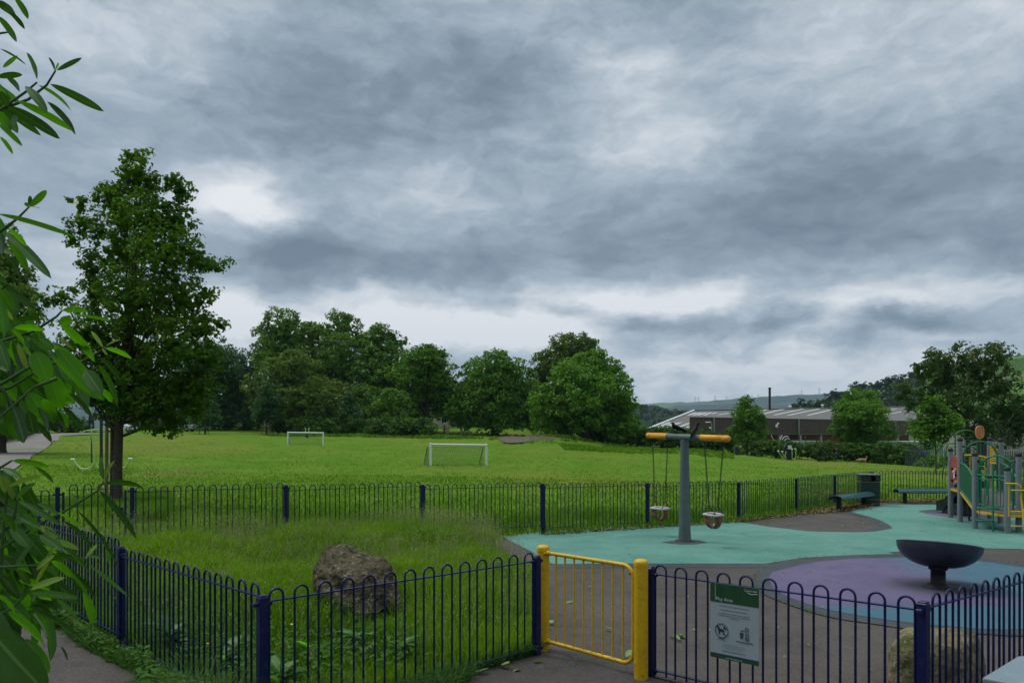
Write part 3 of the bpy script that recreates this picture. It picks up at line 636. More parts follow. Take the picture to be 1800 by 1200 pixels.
tree('feathery_tree', 'feathery dark conifer-like tree half hidden behind the shrub at the left edge', 'tree', [(0,430,34),(18,470,30),(38,505,22),(48,530,14),(5,530,46),(36,568,34),(0,610,60),(52,625,34),(60,690,34),(20,720,50),(90,700,26)], 46, 'olive', .24, dens=3, base=0, seed=42, trunk_r=.3, up=.1, rc=(.1,.22))
# two timber supports beside the near tree
for px, dpt, top, r, lab in ((187, 21.5, 712, .05, 'thin brown timber stake left of the near tree trunk'), (198, 20.6, 700, .075, 'thick dark timber post touching the left side of the near tree trunk')):
    g = G(px, dpt); h = CZ - (top - HY) / F * dpt - g.z; mb = MB(); mb.tube([(0, 0, 0), (.01, 0, h * .5), (.02, 0, h)], [r, r * .95, r * .9], 10)
    tag(mb.build('tree_stake', M_BARK if r > .06 else M_STAKE, loc=tuple(g)), lab, 'stake', 'timber supports of the near tree')
# right-hand trees
TR = 'trees in front of the factory'
tree('tree', 'small rounded tree in the middle of the factory front, right of the swing', 'tree', [(1312,716,15),(1302,736,18),(1326,738,18),(1312,756,22),(1292,762,11),(1336,762,12),(1312,706,8)], 86, 'dark', .30, base=1313, seed=51, group=TR, trunk_r=.12, dens=3.2)
tree('tree', 'bright green rounded tree before the right half of the factory', 'tree', [(1500,702,16),(1526,704,16),(1484,724,20),(1530,734,28),(1512,752,32),(1478,756,17),(1556,756,17),(1498,730,24),(1545,728,14),(1512,775,20)], 93, 'bright', .30, base=1512, seed=52, group=TR, trunk_r=.16, dens=3.0)
tree('tree', 'largest spreading tree behind the climbing frame, with reddish tips', 'tree', [(1632,628,13),(1612,650,15),(1690,630,26),(1655,640,26),(1752,628,22),(1742,612,9),(1680,608,9),(1720,640,26),(1655,672,38),(1718,672,42),(1762,676,28),(1592,690,14),(1578,702,8),(1625,706,26),(1700,720,44),(1758,722,40),(1800,728,34),(1840,745,40),(1596,672,9),(1785,762,28),(1735,758,34),(1605,712,14),(1640,655,18),(1770,652,14)], 62, 'redtip', .30, dens=1.5, base=1702, seed=53, group=TR, trunk_r=.2, limbs=14, rc=(.14,.30), asp=.5, shell=.6)
tree('tree', 'slim young tree in front of the large spreading tree, left of the climbing frame', 'tree', [(1640,708,12),(1634,728,18),(1655,730,15),(1622,748,20),(1662,752,22),(1642,764,22),(1675,742,12),(1612,762,11)], 58, 'mid', .22, base=1645, seed=54, group=TR, trunk_r=.07, dens=3.2, barkm=M_BARKP)
# ------------------------------------------------------------------ hedges
def hedge(name, pts, hgt, dep, green, leaf, lab, cat='hedge', seed=1, dens=2.4, group=None):
    """pts: (px, d, height scale)"""
    rng = np.random.default_rng(seed); lb = []; o = np.array(G(pts[0][0], pts[0][1]))
    for (a, b) in zip(pts[:-1], pts[1:]):
        A, B = np.array(G(a[0], a[1])), np.array(G(b[0], b[1])); L = np.linalg.norm(B - A); n = max(2, int(L / .42))
        for i in range(n):
            t = (i + rng.random() * .5) / n; c = A + (B - A) * t; H = hgt * (a[2] + (b[2] - a[2]) * t)
            for k in range(2):
                r = H * rng.uniform(.27, .36); z = H * (.30 if k == 0 else 1.02) - (r if k else 0) + rng.uniform(-.06, .06) * H
                lb.append((c[0] + rng.uniform(-.3, .3), c[1] + rng.uniform(-.5, .5) * dep, c[2] + z, r * 1.15, r * 1.1 + dep * .25, r))
    lb = np.array(lb); area = np.pi * (lb[:, 3] * lb[:, 5]).sum()
    pos, nr = crown_cloud(lb, int(min(42000, 1.5 * dens * area / (leaf * leaf * .7))), rng, rc=(.3, .5), per=10, up=.5)
    v, q = cards(pos - o, nr, leaf, leaf * .7, rng)
    k = np.repeat(np.arange(len(lb)), 12); c = lb[k, :3] + rng.standard_normal((len(k), 3)) * lb[k, 3:4] * .25
    v2, q2 = cards(c - o, nz(rng.standard_normal((len(k), 3))), lb[k, 3:4] * .8, lb[k, 3:4] * .65, rng)
    return tag(link(name, np_mesh(name, np.vstack([v, v2]), quads=np.vstack([q, q2 + len(v)]), mats=[GREENS[green]]), loc=tuple(o)), lab, cat, group)
hedge('hedge', [(480,101,1.0),(560,99,1.05),(640,97,1.0),(700,96,1.15),(750,95,1.1),(765,94.5,.8)], 2.0, 2.0, 'hedge', .26, 'long clipped green hedge behind the left goal', seed=61)
hedge('hedge', [(1030,93,.9),(1080,94,1.2),(1140,95,1.25),(1200,96,1.3),(1250,96,1.2),(1293,95,1.2)], 1.9, 1.6, 'hedge', .26, 'low hedge running behind the swing towards the litter bin', seed=62)
hedge('hedge', [(1303,92,1.1),(1340,92,1.2),(1400,91,1.15),(1450,90,1.25),(1490,90,1.2),(1530,89,1.3),(1550,88,1.2)], 1.65, 1.6, 'hedge', .26, 'hedge in front of the brick factory wall behind the walking person', seed=63)
hedge('hedge', [(1548,86,1.0),(1575,85,1.05),(1605,84,1.0),(1628,83.5,.8)], 2.3, 1.8, 'hedge', .26, 'bushy hedge behind the dog', seed=64)
hedge('bush', [(1620,79,.9),(1660,78,1.0),(1700,78,1.1),(1760,78,1.1),(1840,78,1.1)], 1.25, 1.4, 'dark', .24, 'low dark bushes before the palisade fence, behind the climbing frame', cat='bushes', seed=65)
hedge('bush', [(55,99,1.0),(85,100,1.1),(118,101,1.1),(152,102,.9)], 2.0, 3.0, 'hedge', .26, 'low scrub at the far bend of the pale path at the left', cat='bushes', seed=66)
hedge('bush', [(-90,50,1.2),(-50,58,1.2),(-12,72,1.2),(22,86,1.1),(40,92,1.0)], 2.2, 2.0, 'hedge', .2, 'rough bushes at the outer edge of the pale path, left edge', cat='bushes', seed=67)
hedge('bush', [(1440,86,.8),(1462,86,.9)], 2.6, .8, 'redtip', .2, 'taller shoots growing out of the hedge under the white banner', cat='bush', seed=68)
# ------------------------------------------------------------------ factory
M_CLAD = bpy.data.materials.new('brown_cladding'); M_CLAD.use_nodes = True
t = NT(M_CLAD.node_tree); b = M_CLAD.node_tree.nodes['Principled BSDF']; tc = t.n('ShaderNodeTexCoord').outputs['Object']
q = t.sep(tc); rib = t.m('SINE', t.m('MULTIPLY', q[0], 14.0)); n = t.noise(tc, .5, 5, .6)
t.setin(b, 'Base Color', t.mixc(t.mr(n, .3, .7, 0, 1), (.050, .028, .024), (.070, .043, .038))); b.inputs['Roughness'].default_value = .6
bn = t.n('ShaderNodeBump'); bn.inputs['Distance'].default_value = .05; bn.inputs['Strength'].default_value = .7; t.setin(bn, 'Height', rib); t.setin(b, 'Normal', bn.outputs[0])
M_ROOF = mat('grey_sheet_roof', (.098, .088, .092), .65, .14, .4, bump=.2, bscale=6)
M_SKYL = mat('rooflight_sheet', (.42, .44, .47), .5, .08, 2)
M_WTRIM = mat('white_trim', (.62, .64, .66), .5, .06, 2)
M_GREYM = mat('grey_steel_column', (.22, .235, .25), .5, .1, 2)
def brick_mat():
    m = bpy.data.materials.new('orange_brick'); m.use_nodes = True; t = NT(m.node_tree); b = m.node_tree.nodes['Principled BSDF']
    p = t.n('ShaderNodeTexCoord').outputs['Object']; q = t.sep(p); bt = t.n('ShaderNodeTexBrick')
    t.setin(bt, 'Vector', t.comb(q[0], q[2], 0)); bt.inputs['Scale'].default_value = 4.4; bt.inputs['Color1'].default_value = (.27, .085, .04, 1); bt.inputs['Color2'].default_value = (.20, .06, .035, 1); bt.inputs['Mortar'].default_value = (.25, .2, .16, 1); bt.inputs['Mortar Size'].default_value = .012
    t.setin(b, 'Base Color', bt.outputs[0]); b.inputs['Roughness'].default_value = .9; return m
M_BRICK = brick_mat()
A0 = Vector((28.9, 125)); B0 = Vector((79.5, 150.4)); u2 = (B0 - A0).normalized()
C0 = A0 - u2 * 9.5; zE = 3.58
ang = math.atan2(u2.y, u2.x); LAB = (B0 - A0).length
Fo = Vector((A0.x, A0.y, 0))
fac = empty('factory', Fo, 'long low factory with brown cladding, brick base and grey roof with white rooflights', 'factory', rz=ang)
Minv = (Matrix.Translation(Fo) @ Matrix.Rotation(ang, 4, 'Z')).inverted()
R0 = Vector(on_ray(1220, 722, 156.6)); Cc = Vector((C0.x, C0.y, zE)); Dd = Vector((B0.x + u2.x * 12, B0.y + u2.y * 12, zE))
nrm = (Dd - Cc).cross(R0 - Cc).normalized()
def onroof(px, py, off=.0):
    dr = Vector(((px - 900) / F, 1, -(py - HY) / F)); o = Vector((0, 0, CZ)); tt = (Cc - o).dot(nrm) / dr.dot(nrm); return o + dr * tt + nrm * off
if nrm.z < 0: nrm = -nrm
R1 = onroof(1650, 714.0)
def slab(quad, th, name, m, par, inv):
    q = [inv @ Vector(p) for p in quad]; n = (q[1] - q[0]).cross(q[2] - q[0]).normalized(); n = n if n.z > 0 else -n
    mb = MB(); k = len(q); mb.add([p for p in q] + [p - n * th for p in q], [tuple(range(k)), tuple(range(2 * k - 1, k - 1, -1))] + [(i, k + i, k + (i + 1) % k, (i + 1) % k) for i in range(k)])
    return mb.build(name, m, par)
roof = slab([Cc, Dd, R1, R0], .25, 'roof', M_ROOF, fac, Minv)
strips = [[(1155.5,750.7),(1178,742)],[(1164,750.7),(1186.7,743)],[(1172.5,750.7),(1196.5,742.7)],[(1196,750),(1211.7,743.6)],[(1203.6,752.6),(1211.7,749.3)],
 [(1209.8,730),(1223.5,725)],[(1218.8,730),(1232.5,725.2)],[(1227,730),(1241,725)],[(1237.6,730),(1250,725)],[(1251,727.5),(1259.5,725.2)],[(1262,729),(1291.5,724.7)],
 [(1310,728),(1352,719)],[(1335.5,729),(1382,718)],[(1361,729.5),(1413,718.4)],[(1385.5,730),(1440,718.4)],[(1420,730),(1464,719.5)],[(1533,725.5),(1575,718.7)],[(1555,728.5),(1590,723)],[(1490,729),(1530,721)]]
for (a, b_) in strips:
    p, q = onroof(a[0], a[1], .05), onroof(b_[0], b_[1], .05); w = Vector((u2.x, u2.y, 0)) * (.75 if a[0] < 1260 else 1.0)
    slab([p - w * .5, p + w * .5, q + w * .5, q - w * .5], .04, 'rooflight', M_SKYL, fac, Minv)
mb = MB(); e0, e1 = Minv @ (Cc + Vector((0, 0, .1))), Minv @ (R0 + Vector((0, 0, .1))); mb.tube([e0, e1], .22, 4); mb.build('verge_trim', M_WTRIM, fac)
mb = MB(); e0, e1 = Minv @ (R0 + Vector((0, 0, .1))), Minv @ (R1 + Vector((0, 0, .1))); mb.tube([e0, e1], .16, 5); mb.build('ridge_capping', M_ROOF, fac)
mb = MB(); mb.box((-5, .15, 1.7), (9.4, .3, 3.4)); mb.build('wall', M_BRICK, fac)
mb = MB(); mb.box((-4.75, -.05, 3.42), (9.5, .5, .28)); mb.build('eaves_gutter', M_CLAD, fac)
# projecting box of cladding
sk = Minv.to_3x3() @ (R0 - Cc); sk = sk / sk.y * 7.0
foot = [(0, 0), (LAB, 0), (LAB + sk.x, 7.0), (sk.x, 7.0)]
mb = MB(); mb.prism(foot, (0, 0, 4.78), (1, 0, 0), (0, 1, 0), 2.5); mb.build('cladding_box', M_CLAD, fac)
mb = MB(); mb.prism([(x + (-.12 if i in (0, 3) else .12), y + (-.12 if i < 2 else .12)) for i, (x, y) in enumerate(foot)], (0, 0, 6.08), (1, 0, 0), (0, 1, 0), .10); mb.build('parapet_capping', M_GREYM, fac)
mb = MB(); mb.box((LAB / 2, 2.2, 1.6), (LAB, .4, 3.75)); mb.build('brick_wall', M_BRICK, fac)
mb = MB(); mb.box((LAB / 2, 1.0, 3.38), (LAB - .1, 1.9, .26)); mb.build('soffit', M_CLAD, fac)
def u_at(px):  # position along the front seen at a photo column
    k = (px - 900) / F; return (k * A0.y - A0.x) / (u2.x - k * u2.y)
for px in (1254, 1403, 1573):
    u = u_at(px); mb = MB(); mb.tube([(u, -.12, 6.0), (u, -.12, 3.6), (u + .5, .1, 3.0), (u + .5, .1, .5)], .16, 8); mb.build('downpipe', M_GREYM, fac)
for px in (1263, 1344, 1372, 1409, 1445, 1580):
    u = u_at(px); mb = MB(); mb.box((u, .35, 1.2), (.42, .42, 4.1)); mb.build('column', M_GREYM, fac)
mb = MB(); u = u_at(1364); mb.lathe([(.0, 0), (.32, .04), (.3, .1), (0, .12)], (0, 0, 0), 14, M=Matrix.Rotation(R(90), 4, 'X')); mb.tube([(.1, -.1, .25), (.3, -.1, .55), (.45, -.1, .4)], .12, 6); mb.build('dish', M_WTRIM, fac, (u, -.1, 4.75))
for px in (1247, 1430, 1385):
    u = u_at(px); mb = MB(); mb.box((u, 1.9 if px > 1300 else -.12, 2.9 if px > 1300 else 4.35), (.4, .2, .28), bev=.05); mb.build('security_lamp', M_WTRIM, fac)
# V braces and curved rail of the entrance
mb = MB(); u = u_at(1353); mb.tube([(u, -.3, 3.2), (u + 1.3, -.3, 1.2), (u + 2.6, -.3, 3.2)], .09, 6); mb.tube(arc((u + 3.6, -.3, 1.9), 1.1, R(170), R(60), 8), .09, 6); mb.tube(arc((u + 3.9, -.3, 1.7), .9, R(170), R(60), 8), .08, 6); mb.build('entrance_brace', M_WTRIM, fac)
M_SIGNW = mat('banner_sheet', (.36, .42, .46), .6, .06, 3); M_SIGNB = mat('banner_mark', (.05, .09, .11), .6)
e = empty('banner', Fo, 'long white banner fixed to the columns above the hedge', 'banner', rz=ang)
u0, u1 = u_at(1391), u_at(1434); mb = MB(); mb.box(((u0 + u1) / 2, .08, 1.75), (u1 - u0, .04, 1.05)); mb.build('sheet', M_SIGNW, e)
rr = random.Random(4); x = u0 + .4
for k in range(9):
    w = rr.uniform(.25, .55); z = 1.7 + rr.uniform(-.1, .1)
    mb = MB(); mb.prism([(-w / 2, -.2), (w / 2, -.2), (w * .3, .1), (0, .26), (-w * .35, .05)], (x, .045, z), (1, 0, 0), (0, 0, 1), .02); x += (u1 - u0 - .6) / 9; mb.build('print', M_SIGNB, e)
# right-hand roof vents, flue
mb = MB(); fl = Vector(on_ray(1353, 717, 172)); h = 36 / F * 172; mb.tube([(0, 0, -2), (0, 0, h)], .26, 14); mb.tube([(0, 0, h - .3), (0, 0, h)], .30, 14)
tag(mb.build('flue', mat('black_flue', (.012, .013, .015), .5), loc=tuple(fl)), 'tall black chimney flue rising behind the factory roof', 'chimney')
for px, py in ((1389, 715.5), (1446, 713), (1550, 714.5)):
    p = onroof(px, py + 1.5); mb = MB(); mb.lathe([(.28, -.6), (.28, .15), (.42, .2), (.36, .5), (0, .6)], (0, 0, 0), 12); mb.build('roof_vent', M_WTRIM, fac, tuple(Minv @ p))
# lamp post before the factory
g = G(1251, 112); h = CZ - (742 - HY) / F * 112 - g.z; mb = MB(); mb.tube([(0, 0, 0), (0, 0, h)], [.10, .07], 8); mb.tube([(0, 0, h), (-.35, 0, h + .03)], .05, 6)
e = empty('street_lamp', g, 'grey street lamp with a flat head against the brown cladding', 'street lamp'); mb.build('column', M_GREYM, e)
mb = MB(); mb.box((-.55, 0, h + .02), (.75, .25, .12), bev=.04); mb.build('lamp_head', M_WTRIM, e)
# other factory yard things
M_TRL = mat('pale_blue_panel', (.22, .26, .30), .55, .08, 2)
e = empty('trailer', P(1546, 793, 92), 'long pale box trailer parked behind the palisade fence', 'trailer', rz=R(8))
w = 92 * 96 / F; mb = MB(); mb.box((w / 2, 1.2, 0.15), (w, 2.4, 1.9), bev=.05); mb.build('body', M_TRL, e)
mb = MB(); mb.box((w / 2, 1.2, 1.17), (w + .1, 2.5, .16), bev=.04); mb.build('roof', M_WTRIM, e)
for x in (1.0, 1.9, w - 1.4):
    mb = MB(); mb.lathe([(.15, -.14), (.42, -.14), (.45, 0), (.42, .14), (.15, .14)], (x, .25, -.75), 16, M=Matrix.Rotation(R(90), 4, 'X')); mb.build('wheel', mat('tyre', (.02, .02, .02), .8), e)
e = empty('depot_building', P(1780, 800, 100), 'pale low building glimpsed behind the spreading tree at the right edge', 'building')
mb = MB(); mb.box((2, 3, 1.6), (16, 5, 3.6)); mb.build('wall', mat('pale_render', (.28, .27, .25), .8, .1, 1), e)
mb = MB(); mb.prism([(-6.4, 3.4), (10.4, 3.4), (10.4, 3.6), (2, 5.4), (-6.4, 3.6)], (0, 3, 0), (1, 0, 0), (0, 0, 1), 5.6); mb.build('roof', M_ROOF, e)
for x in (-4, 0, 4, 8):
    mb = MB(); mb.box((x, .48, 1.9), (1.1, .06, 1.1)); mb.build('window', M_DKGL, e)
def palisade(pts, hgt, lab, m):
    o = G(*pts[0]); e = empty('palisade_fence', o, lab, 'fence'); pal = MB(); rail = MB()
    for a, b in zip(pts[:-1], pts[1:]):
        A, B = G(*a) - o, G(*b) - o; n = max(2, int((B - A).length / .17)); an = math.atan2((B - A).y, (B - A).x)
        for i in range(n):
            c = A + (B - A) * (i / n); pal.prism([(-.045, 0), (.045, 0), (.045, hgt - .12), (0, hgt), (-.045, hgt - .12)], c, (math.cos(an), math.sin(an), 0), (0, 0, 1), .02)
        for z in (.4, hgt - .5): rail.tube([A + Vector((0, .05, z)), B + Vector((0, .05, z))], .035, 4)
    pal.build('pales', m, e); rail.build('rail', m, e)
M_PAL = mat('blue_grey_paint', (.075, .095, .115), .6, .1, 3)
palisade([(1592, 83), (1625, 82.5), (1670, 82)], 2.1, 'blue-grey palisade fence between the bushy hedge and the slim young tree', M_PAL)
palisade([(1748, 72), (1800, 71), (1850, 70.5)], 2.0, 'dark palisade fence before the pale building at the right edge', M_PAL)
# ------------------------------------------------------------------ things under the far trees
M_STONE = mat('old_stone', (.11, .085, .065), .95, .4, 1.2, bump=.6, bscale=6)
def wall(pts, hgt, lab):
    mb = MB(); o = G(*pts[0])
    for a, b in zip(pts[:-1], pts[1:]):
        A, B = G(*a) - o, G(*b) - o; c = (A + B) / 2; L = (B - A).length; mb.box((c.x, c.y, hgt / 2 - .1), (L, .4, hgt + .4), math.atan2((B - A).y, (B - A).x))
    return tag(mb.build('stone_wall', M_STONE, loc=tuple(o)), lab, 'stone wall')
wall([(205, 118), (250, 120), (335, 122)], 2.6, 'dark brown stone wall under the near tree crown at the far edge of the field')
def house(px, d, w, h, lab, m, seed):
    g = G(px, d); e = empty('house', g, lab, 'house'); mb = MB(); mb.box((0, 3, h / 2), (w, 6, h)); mb.build('wall', m, e)
    rf = MB(); rf.prism([(-3.4, h - .1), (3.4, h - .1), (0, h + 2.4)], (0, 3, 0), (0, 1, 0), (0, 0, 1), w + .6); ro = rf.build('roof', mat('slate_roof', (.06, .06, .068), .7, .2, 2), e)
    ch = MB(); ch.box((w * .3, 3, h + 2.5), (.7, .9, 1.4)); ch.build('chimney', m, ro)
    for k in range(int(w / 2.6)):
        for z in ([1.3, 3.9] if h > 4.5 else [1.3]):
            wn = MB(); x = -w / 2 + 1.4 + k * 2.6; wn.box((x, -.02, z), (1.0, .08, 1.2)); wo = wn.build('window', M_WTRIM, e)
            wn = MB(); wn.box((x, -.07, z), (.84, .04, 1.04)); wn.build('pane', M_DKGL, wo)
M_REND = mat('pale_house_wall', (.34, .31, .27), .9, .12, 1.5)
house(432, 134, 8, 4.0, 'pale house glimpsed between the trunks left of the clipped hedge', M_REND, 1)
house(800, 138, 12, 5.2, 'pale house glimpsed behind the timber frames in the trees', M_REND, 2)
house(1010, 136, 10, 3.4, 'low grey house glimpsed through the foliage right of the dome-shaped tree', mat('grey_stone_house', (.2, .19, .18), .9, .2, 1.5), 3)
M_FR = mat('weathered_frame', (.24, .20, .16), .8, .2, 4)
for (px0, px1, d, pt, lab) in ((763, 785, 103, 751, 'leftmost of the timber frames, the one with a person beside it'), (788, 810, 103, 751, 'tall timber frame in the middle of the three'), (812, 828, 103, 760, 'lowest timber frame, right of the two tall ones')):
    g = G(px0, d); w = (px1 - px0) / F * d; h = CZ - (pt - HY) / F * d - g.z; mb = MB()
    e = empty('timber_frame', g, lab, 'timber frame', 'timber frames at the tree line')
    for x in (0, w): mb = MB(); mb.tube([(x, 0, -.1), (x, 0, h)], .09, 8); mb.build('post', M_FR, e)
    mb = MB(); mb.box((w / 2, 0, h + .06), (w + .25, .16, .14), bev=.02); mb.build('crossbar', M_FR, e)
# ------------------------------------------------------------------ vehicles at the far left edge
M_TYRE = mat('tyre_rubber', (.015, .015, .016), .8); M_RIM = mat('wheel_rim', (.35, .36, .38), .35, metal=.6); M_LENS = mat('lamp_lens', (.6, .6, .55), .1)
def vehicle(name, px, d, rz, L, W, H, prof, glass, body, lab, cat, group=None):
    """prof: side outline in (0..1 length, 0..1 height); glass: list of side-window outlines"""
    g = G(px, d); e = empty(name, g, lab, cat, group, rz=rz); mb = MB()
    mb.prism([((x - .5) * L, .18 + z * (H - .18)) for x, z in prof], (0, 0, 0), (1, 0, 0), (0, 0, 1), W); bo = mb.build('body', body, e)
    bv = bo.modifiers.new('bevel', 'BEVEL'); bv.width = .09; bv.segments = 3
    for q in glass:
        mb = MB(); mb.prism([((x - .5) * L, .18 + z * (H - .18)) for x, z in q], (0, 0, 0), (1, 0, 0), (0, 0, 1), W + .02); mb.build('side_window', M_DKGL, e)
    for x in (-.30, .31):
        for y in (-W / 2 + .08, W / 2 - .08):
            mb = MB(); mb.lathe([(.14, -.1), (.30, -.11), (.33, -.06), (.33, .06), (.30, .11), (.14, .1)], (x * L, y, .33), 18, M=Matrix.Rotation(R(90), 4, 'X')); wo = mb.build('wheel', M_TYRE, e)
            mb = MB(); mb.lathe([(.0, -.105), (.18, -.105), (.19, 0), (.18, .105), (0, .105)], (x * L, y, .33), 14, M=Matrix.Rotation(R(90), 4, 'X')); mb.build('rim', M_RIM, wo)
    for y in (-W / 2 + .28, W / 2 - .28):
        mb = MB(); mb.box((L * .485, y, .72), (.12, .30, .16), bev=.03); mb.build('headlight', M_LENS, e)
    return e
car = [(0, .12), (.0, .50), (.06, .58), (.16, .94), (.30, 1.0), (.52, .98), (.68, .62), (.92, .52), (1.0, .38), (1.0, .08)]
cg = [[(.14, .60), (.20, .90), (.38, .93), (.38, .60)], [(.40, .60), (.40, .93), (.52, .91), (.64, .60)]]
van = [(0, .08), (0, .92), (.05, 1.0), (.70, 1.0), (.84, .62), (.98, .50), (1.0, .10)]
vg = [[(.64, .58), (.64, .88), (.71, .88), (.79, .58)]]
M_WPAINT = mat('white_paint', (.60, .64, .72), .3, .04, 2, coat=.4); M_VANLIT = mat('white_van_blue_lit', (.42, .52, .62), .3, .04, 2, coat=.4); M_GPAINT = mat('silver_paint', (.30, .31, .33), .3, .05, 2, coat=.5)  # the van is white; the bluish light on it is put into its colour
vehicle('parked_van', 180, 104, R(175), 5.2, 2.0, 2.2, van, vg, M_VANLIT, 'white van with bluish light in its colour, parked behind the near tree trunk', 'van')
vehicle('parked_car', 212, 104, R(5), 4.1, 1.75, 1.45, car, cg, M_WPAINT, 'white car whose bonnet shows just right of the near tree trunk', 'car', 'cars parked under the trees')
vehicle('parked_car', 318, 110, R(176), 4.2, 1.75, 1.5, car, cg, M_GPAINT, 'silver car parked in the shade left of the leftmost young tree', 'car', 'cars parked under the trees')
# ------------------------------------------------------------------ railings
def paint(name, col, rough=.38, dirt=.25, var=.08):
    m = bpy.data.materials.new(name); m.use_nodes = True; t = NT(m.node_tree); b = m.node_tree.nodes['Principled BSDF']
    p = t.n('ShaderNodeTexCoord').outputs['Object']; a = t.noise(p, 5, 5, .6); g = t.noise(p, 26, 6, .7); z = t.sep(p)[2]
    f = t.mr(a, .3, .7, 1 - var, 1 + var); c = t.v('MULTIPLY', tuple(col), t.comb(f, f, f))
    low = t.mr(z, 0.0, .35, .5, 0.0)
    k = t.m('MULTIPLY', t.mr(g, .5, .66, 0, 1), t.m('ADD', dirt, low), clamp=True)
    c = t.mixc(k, c, (.035, .030, .022)); t.setin(b, 'Base Color', c)
    t.setin(b, 'Roughness', t.mr(g, .3, .7, rough - .08, rough + .2)); b.inputs['Specular IOR Level'].default_value = .28
    bn = t.n('ShaderNodeBump'); bn.inputs['Strength'].default_value = .15; bn.inputs['Distance'].default_value = .004
    t.setin(bn, 'Height', g); t.setin(b, 'Normal', bn.outputs[0]); return m
M_BLUE = paint('blue_fence_paint', (.002, .0055, .055)); M_BLUED = paint('blue_fence_paint_weathered', (.003, .014, .036), .42, .4)
M_YEL = paint('yellow_gate_paint', (.52, .315, .008), .36, .25); M_BLACKP = paint('black_fixings', (.012, .012, .014), .5)
PITCH = .205; JR = random.Random(5)
def panel_mesh(mb, A, B, zb, nb, off):
    A, B = Vector((A[0], A[1], 0)), Vector((B[0], B[1], 0)); u = (B - A).normalized(); L = (B - A).length; an = math.atan2(u.y, u.x)
    mid = (A + B) / 2 - Vector((off[0], off[1], 0)); zb -= off[2]
    mb.box((mid.x, mid.y, zb + .955), (L - .07, .036, .010), an); mb.box((mid.x, mid.y, zb + .085), (L - .07, .036, .010), an)
    g = (L - .07 - (nb - 1) * PITCH - .112) / 2; x = .035 + max(g, .02); o = A - Vector((off[0], off[1], 0)); pit = PITCH if g > .02 else (L - .07 - .04 - .112) / max(1, nb - 1)
    for i in range(nb):
        p0 = o + u * (x + i * pit + JR.gauss(0, .0022)); p1 = p0 + u * .112; c = (p0 + p1) / 2 + Vector((0, 0, zb + .985))
        pts = [p0 + Vector((0, 0, zb + .045)), p0 + Vector((0, 0, zb + .985))] + arc(c, .056, math.pi, 0, 8, u)[1:] + [p1 + Vector((0, 0, zb + .045))]
        mb.tube(pts, .0095, 6)
def rail_run(lab, posts, panels, m, mp=None, w=.068):
    """posts: (x, y, ground z, top z); panels: (first post, last post, base z, number of bows)"""
    o = (posts[0][0], posts[0][1], posts[0][2]); e = empty('railing_fence', o, lab, 'railings')
    for i, (x, y, zg, zt) in enumerate(posts):
        j = min(i, len(posts) - 2); an = math.atan2(posts[j + 1][1] - posts[j][1], posts[j + 1][0] - posts[j][0]); mb = MB()
        mb.box((0, 0, (zt + zg) / 2 - o[2] - .05), (w, w, zt - zg + .1), an, bev=.006); mb.box((0, 0, zt - o[2] + .006), (w - .008, w - .008, .012), an, bev=.004)
        po = mb.build('post', mp or m, e, (x - o[0], y - o[1], 0))
        u = Vector((math.cos(an), math.sin(an), 0))
        for z in (.955, .085):
            mb = MB(); mb.box((0, 0, zg + z - o[2] - .008), (w + .08, .042, .032), an, bev=.006); mb.build('bracket', mp or m, po)
    for (a, b, zb, nb) in panels:
        mb = MB(); panel_mesh(mb, posts[a], posts[b], zb, nb, o); mb.build('panel', m, e)
    return e
pA = [(-8.3, 11.72, .28, 1.34), (-6.0, 9.72, .17, 1.2), (-3.92, 7.7, .07, 1.083), (-1.85, 5.69, 0, 1.0), (.244, 7.65, .01, 1.0)]
rail_run('near blue bow-topped railings from behind the shrub round the corner post to the yellow gate', pA, [(0, 1, .24, 14), (1, 2, .13, 14), (2, 3, .045, 14), (3, 4, .005, 14)], M_BLUE)
pB = [(1.26, 7.0, -.01, 1.0), (2.93, 5.47, 0, 1.0), (5.05, 7.05, .01, 1.0)]
rail_run('near blue bow-topped railings right of the yellow gate, the ones carrying the sign', pB, [(0, 1, -.01, 11), (1, 2, .005, 12)], M_BLUE)
pC = [(-6.43, 13.0, .36, 1.36), (-4.24, 14.4, .32, 1.318), (-1.84, 15.8, .26, 1.25), (.68, 17.0, .19, 1.205), (3.23, 18.3, .14, 1.147), (5.79, 19.6, .12, 1.10), (7.96, 21.5, .13, 1.10), (9.9, 23.55, .14, 1.095), (11.95, 25.5, .15, 1.12), (14.8, 25.6, .155, 1.12), (17.65, 25.65, .16, 1.12), (20.5, 25.7, .16, 1.12)]
rail_run('far blue bow-topped railings between the play area and the field', pC, [(0, 1, .33, 13), (1, 2, .272, 14), (2, 3, .205, 14), (3, 4, .155, 14), (4, 5, .105, 14), (5, 6, .095, 14), (6, 7, .10, 14), (7, 8, .11, 14), (8, 9, .12, 14), (9, 10, .12, 14), (10, 11, .12, 14)], M_BLUED, M_BLUE)
rail_run('short blue railing at the left edge meeting the small blue gate', [(-8.3, 11.75, .30, 1.36), (-7.35, 12.42, .34, 1.40)], [(0, 1, .32, 5)], M_BLUED, M_BLUE)
e = empty('blue_gate', (-7.31, 12.44, .34), 'small blue bow-topped gate in the far railings in front of the near tree trunk', 'gate')
mb = MB(); A_, B_ = (-7.28, 12.46), (-6.52, 12.95); panel_mesh(mb, A_, B_, .40, 4, (-7.31, 12.44, .34)); 
for q in (A_, B_): mb.box((q[0] + 7.31, q[1] - 12.44, .52), (.035, .035, .93), R(33))
mb.build('leaf', M_BLUED, e); mb = MB(); mb.box((.72, .47, .62), (.10, .03, .16), R(33), bev=.01); mb.build('latch', M_BLUE, e)
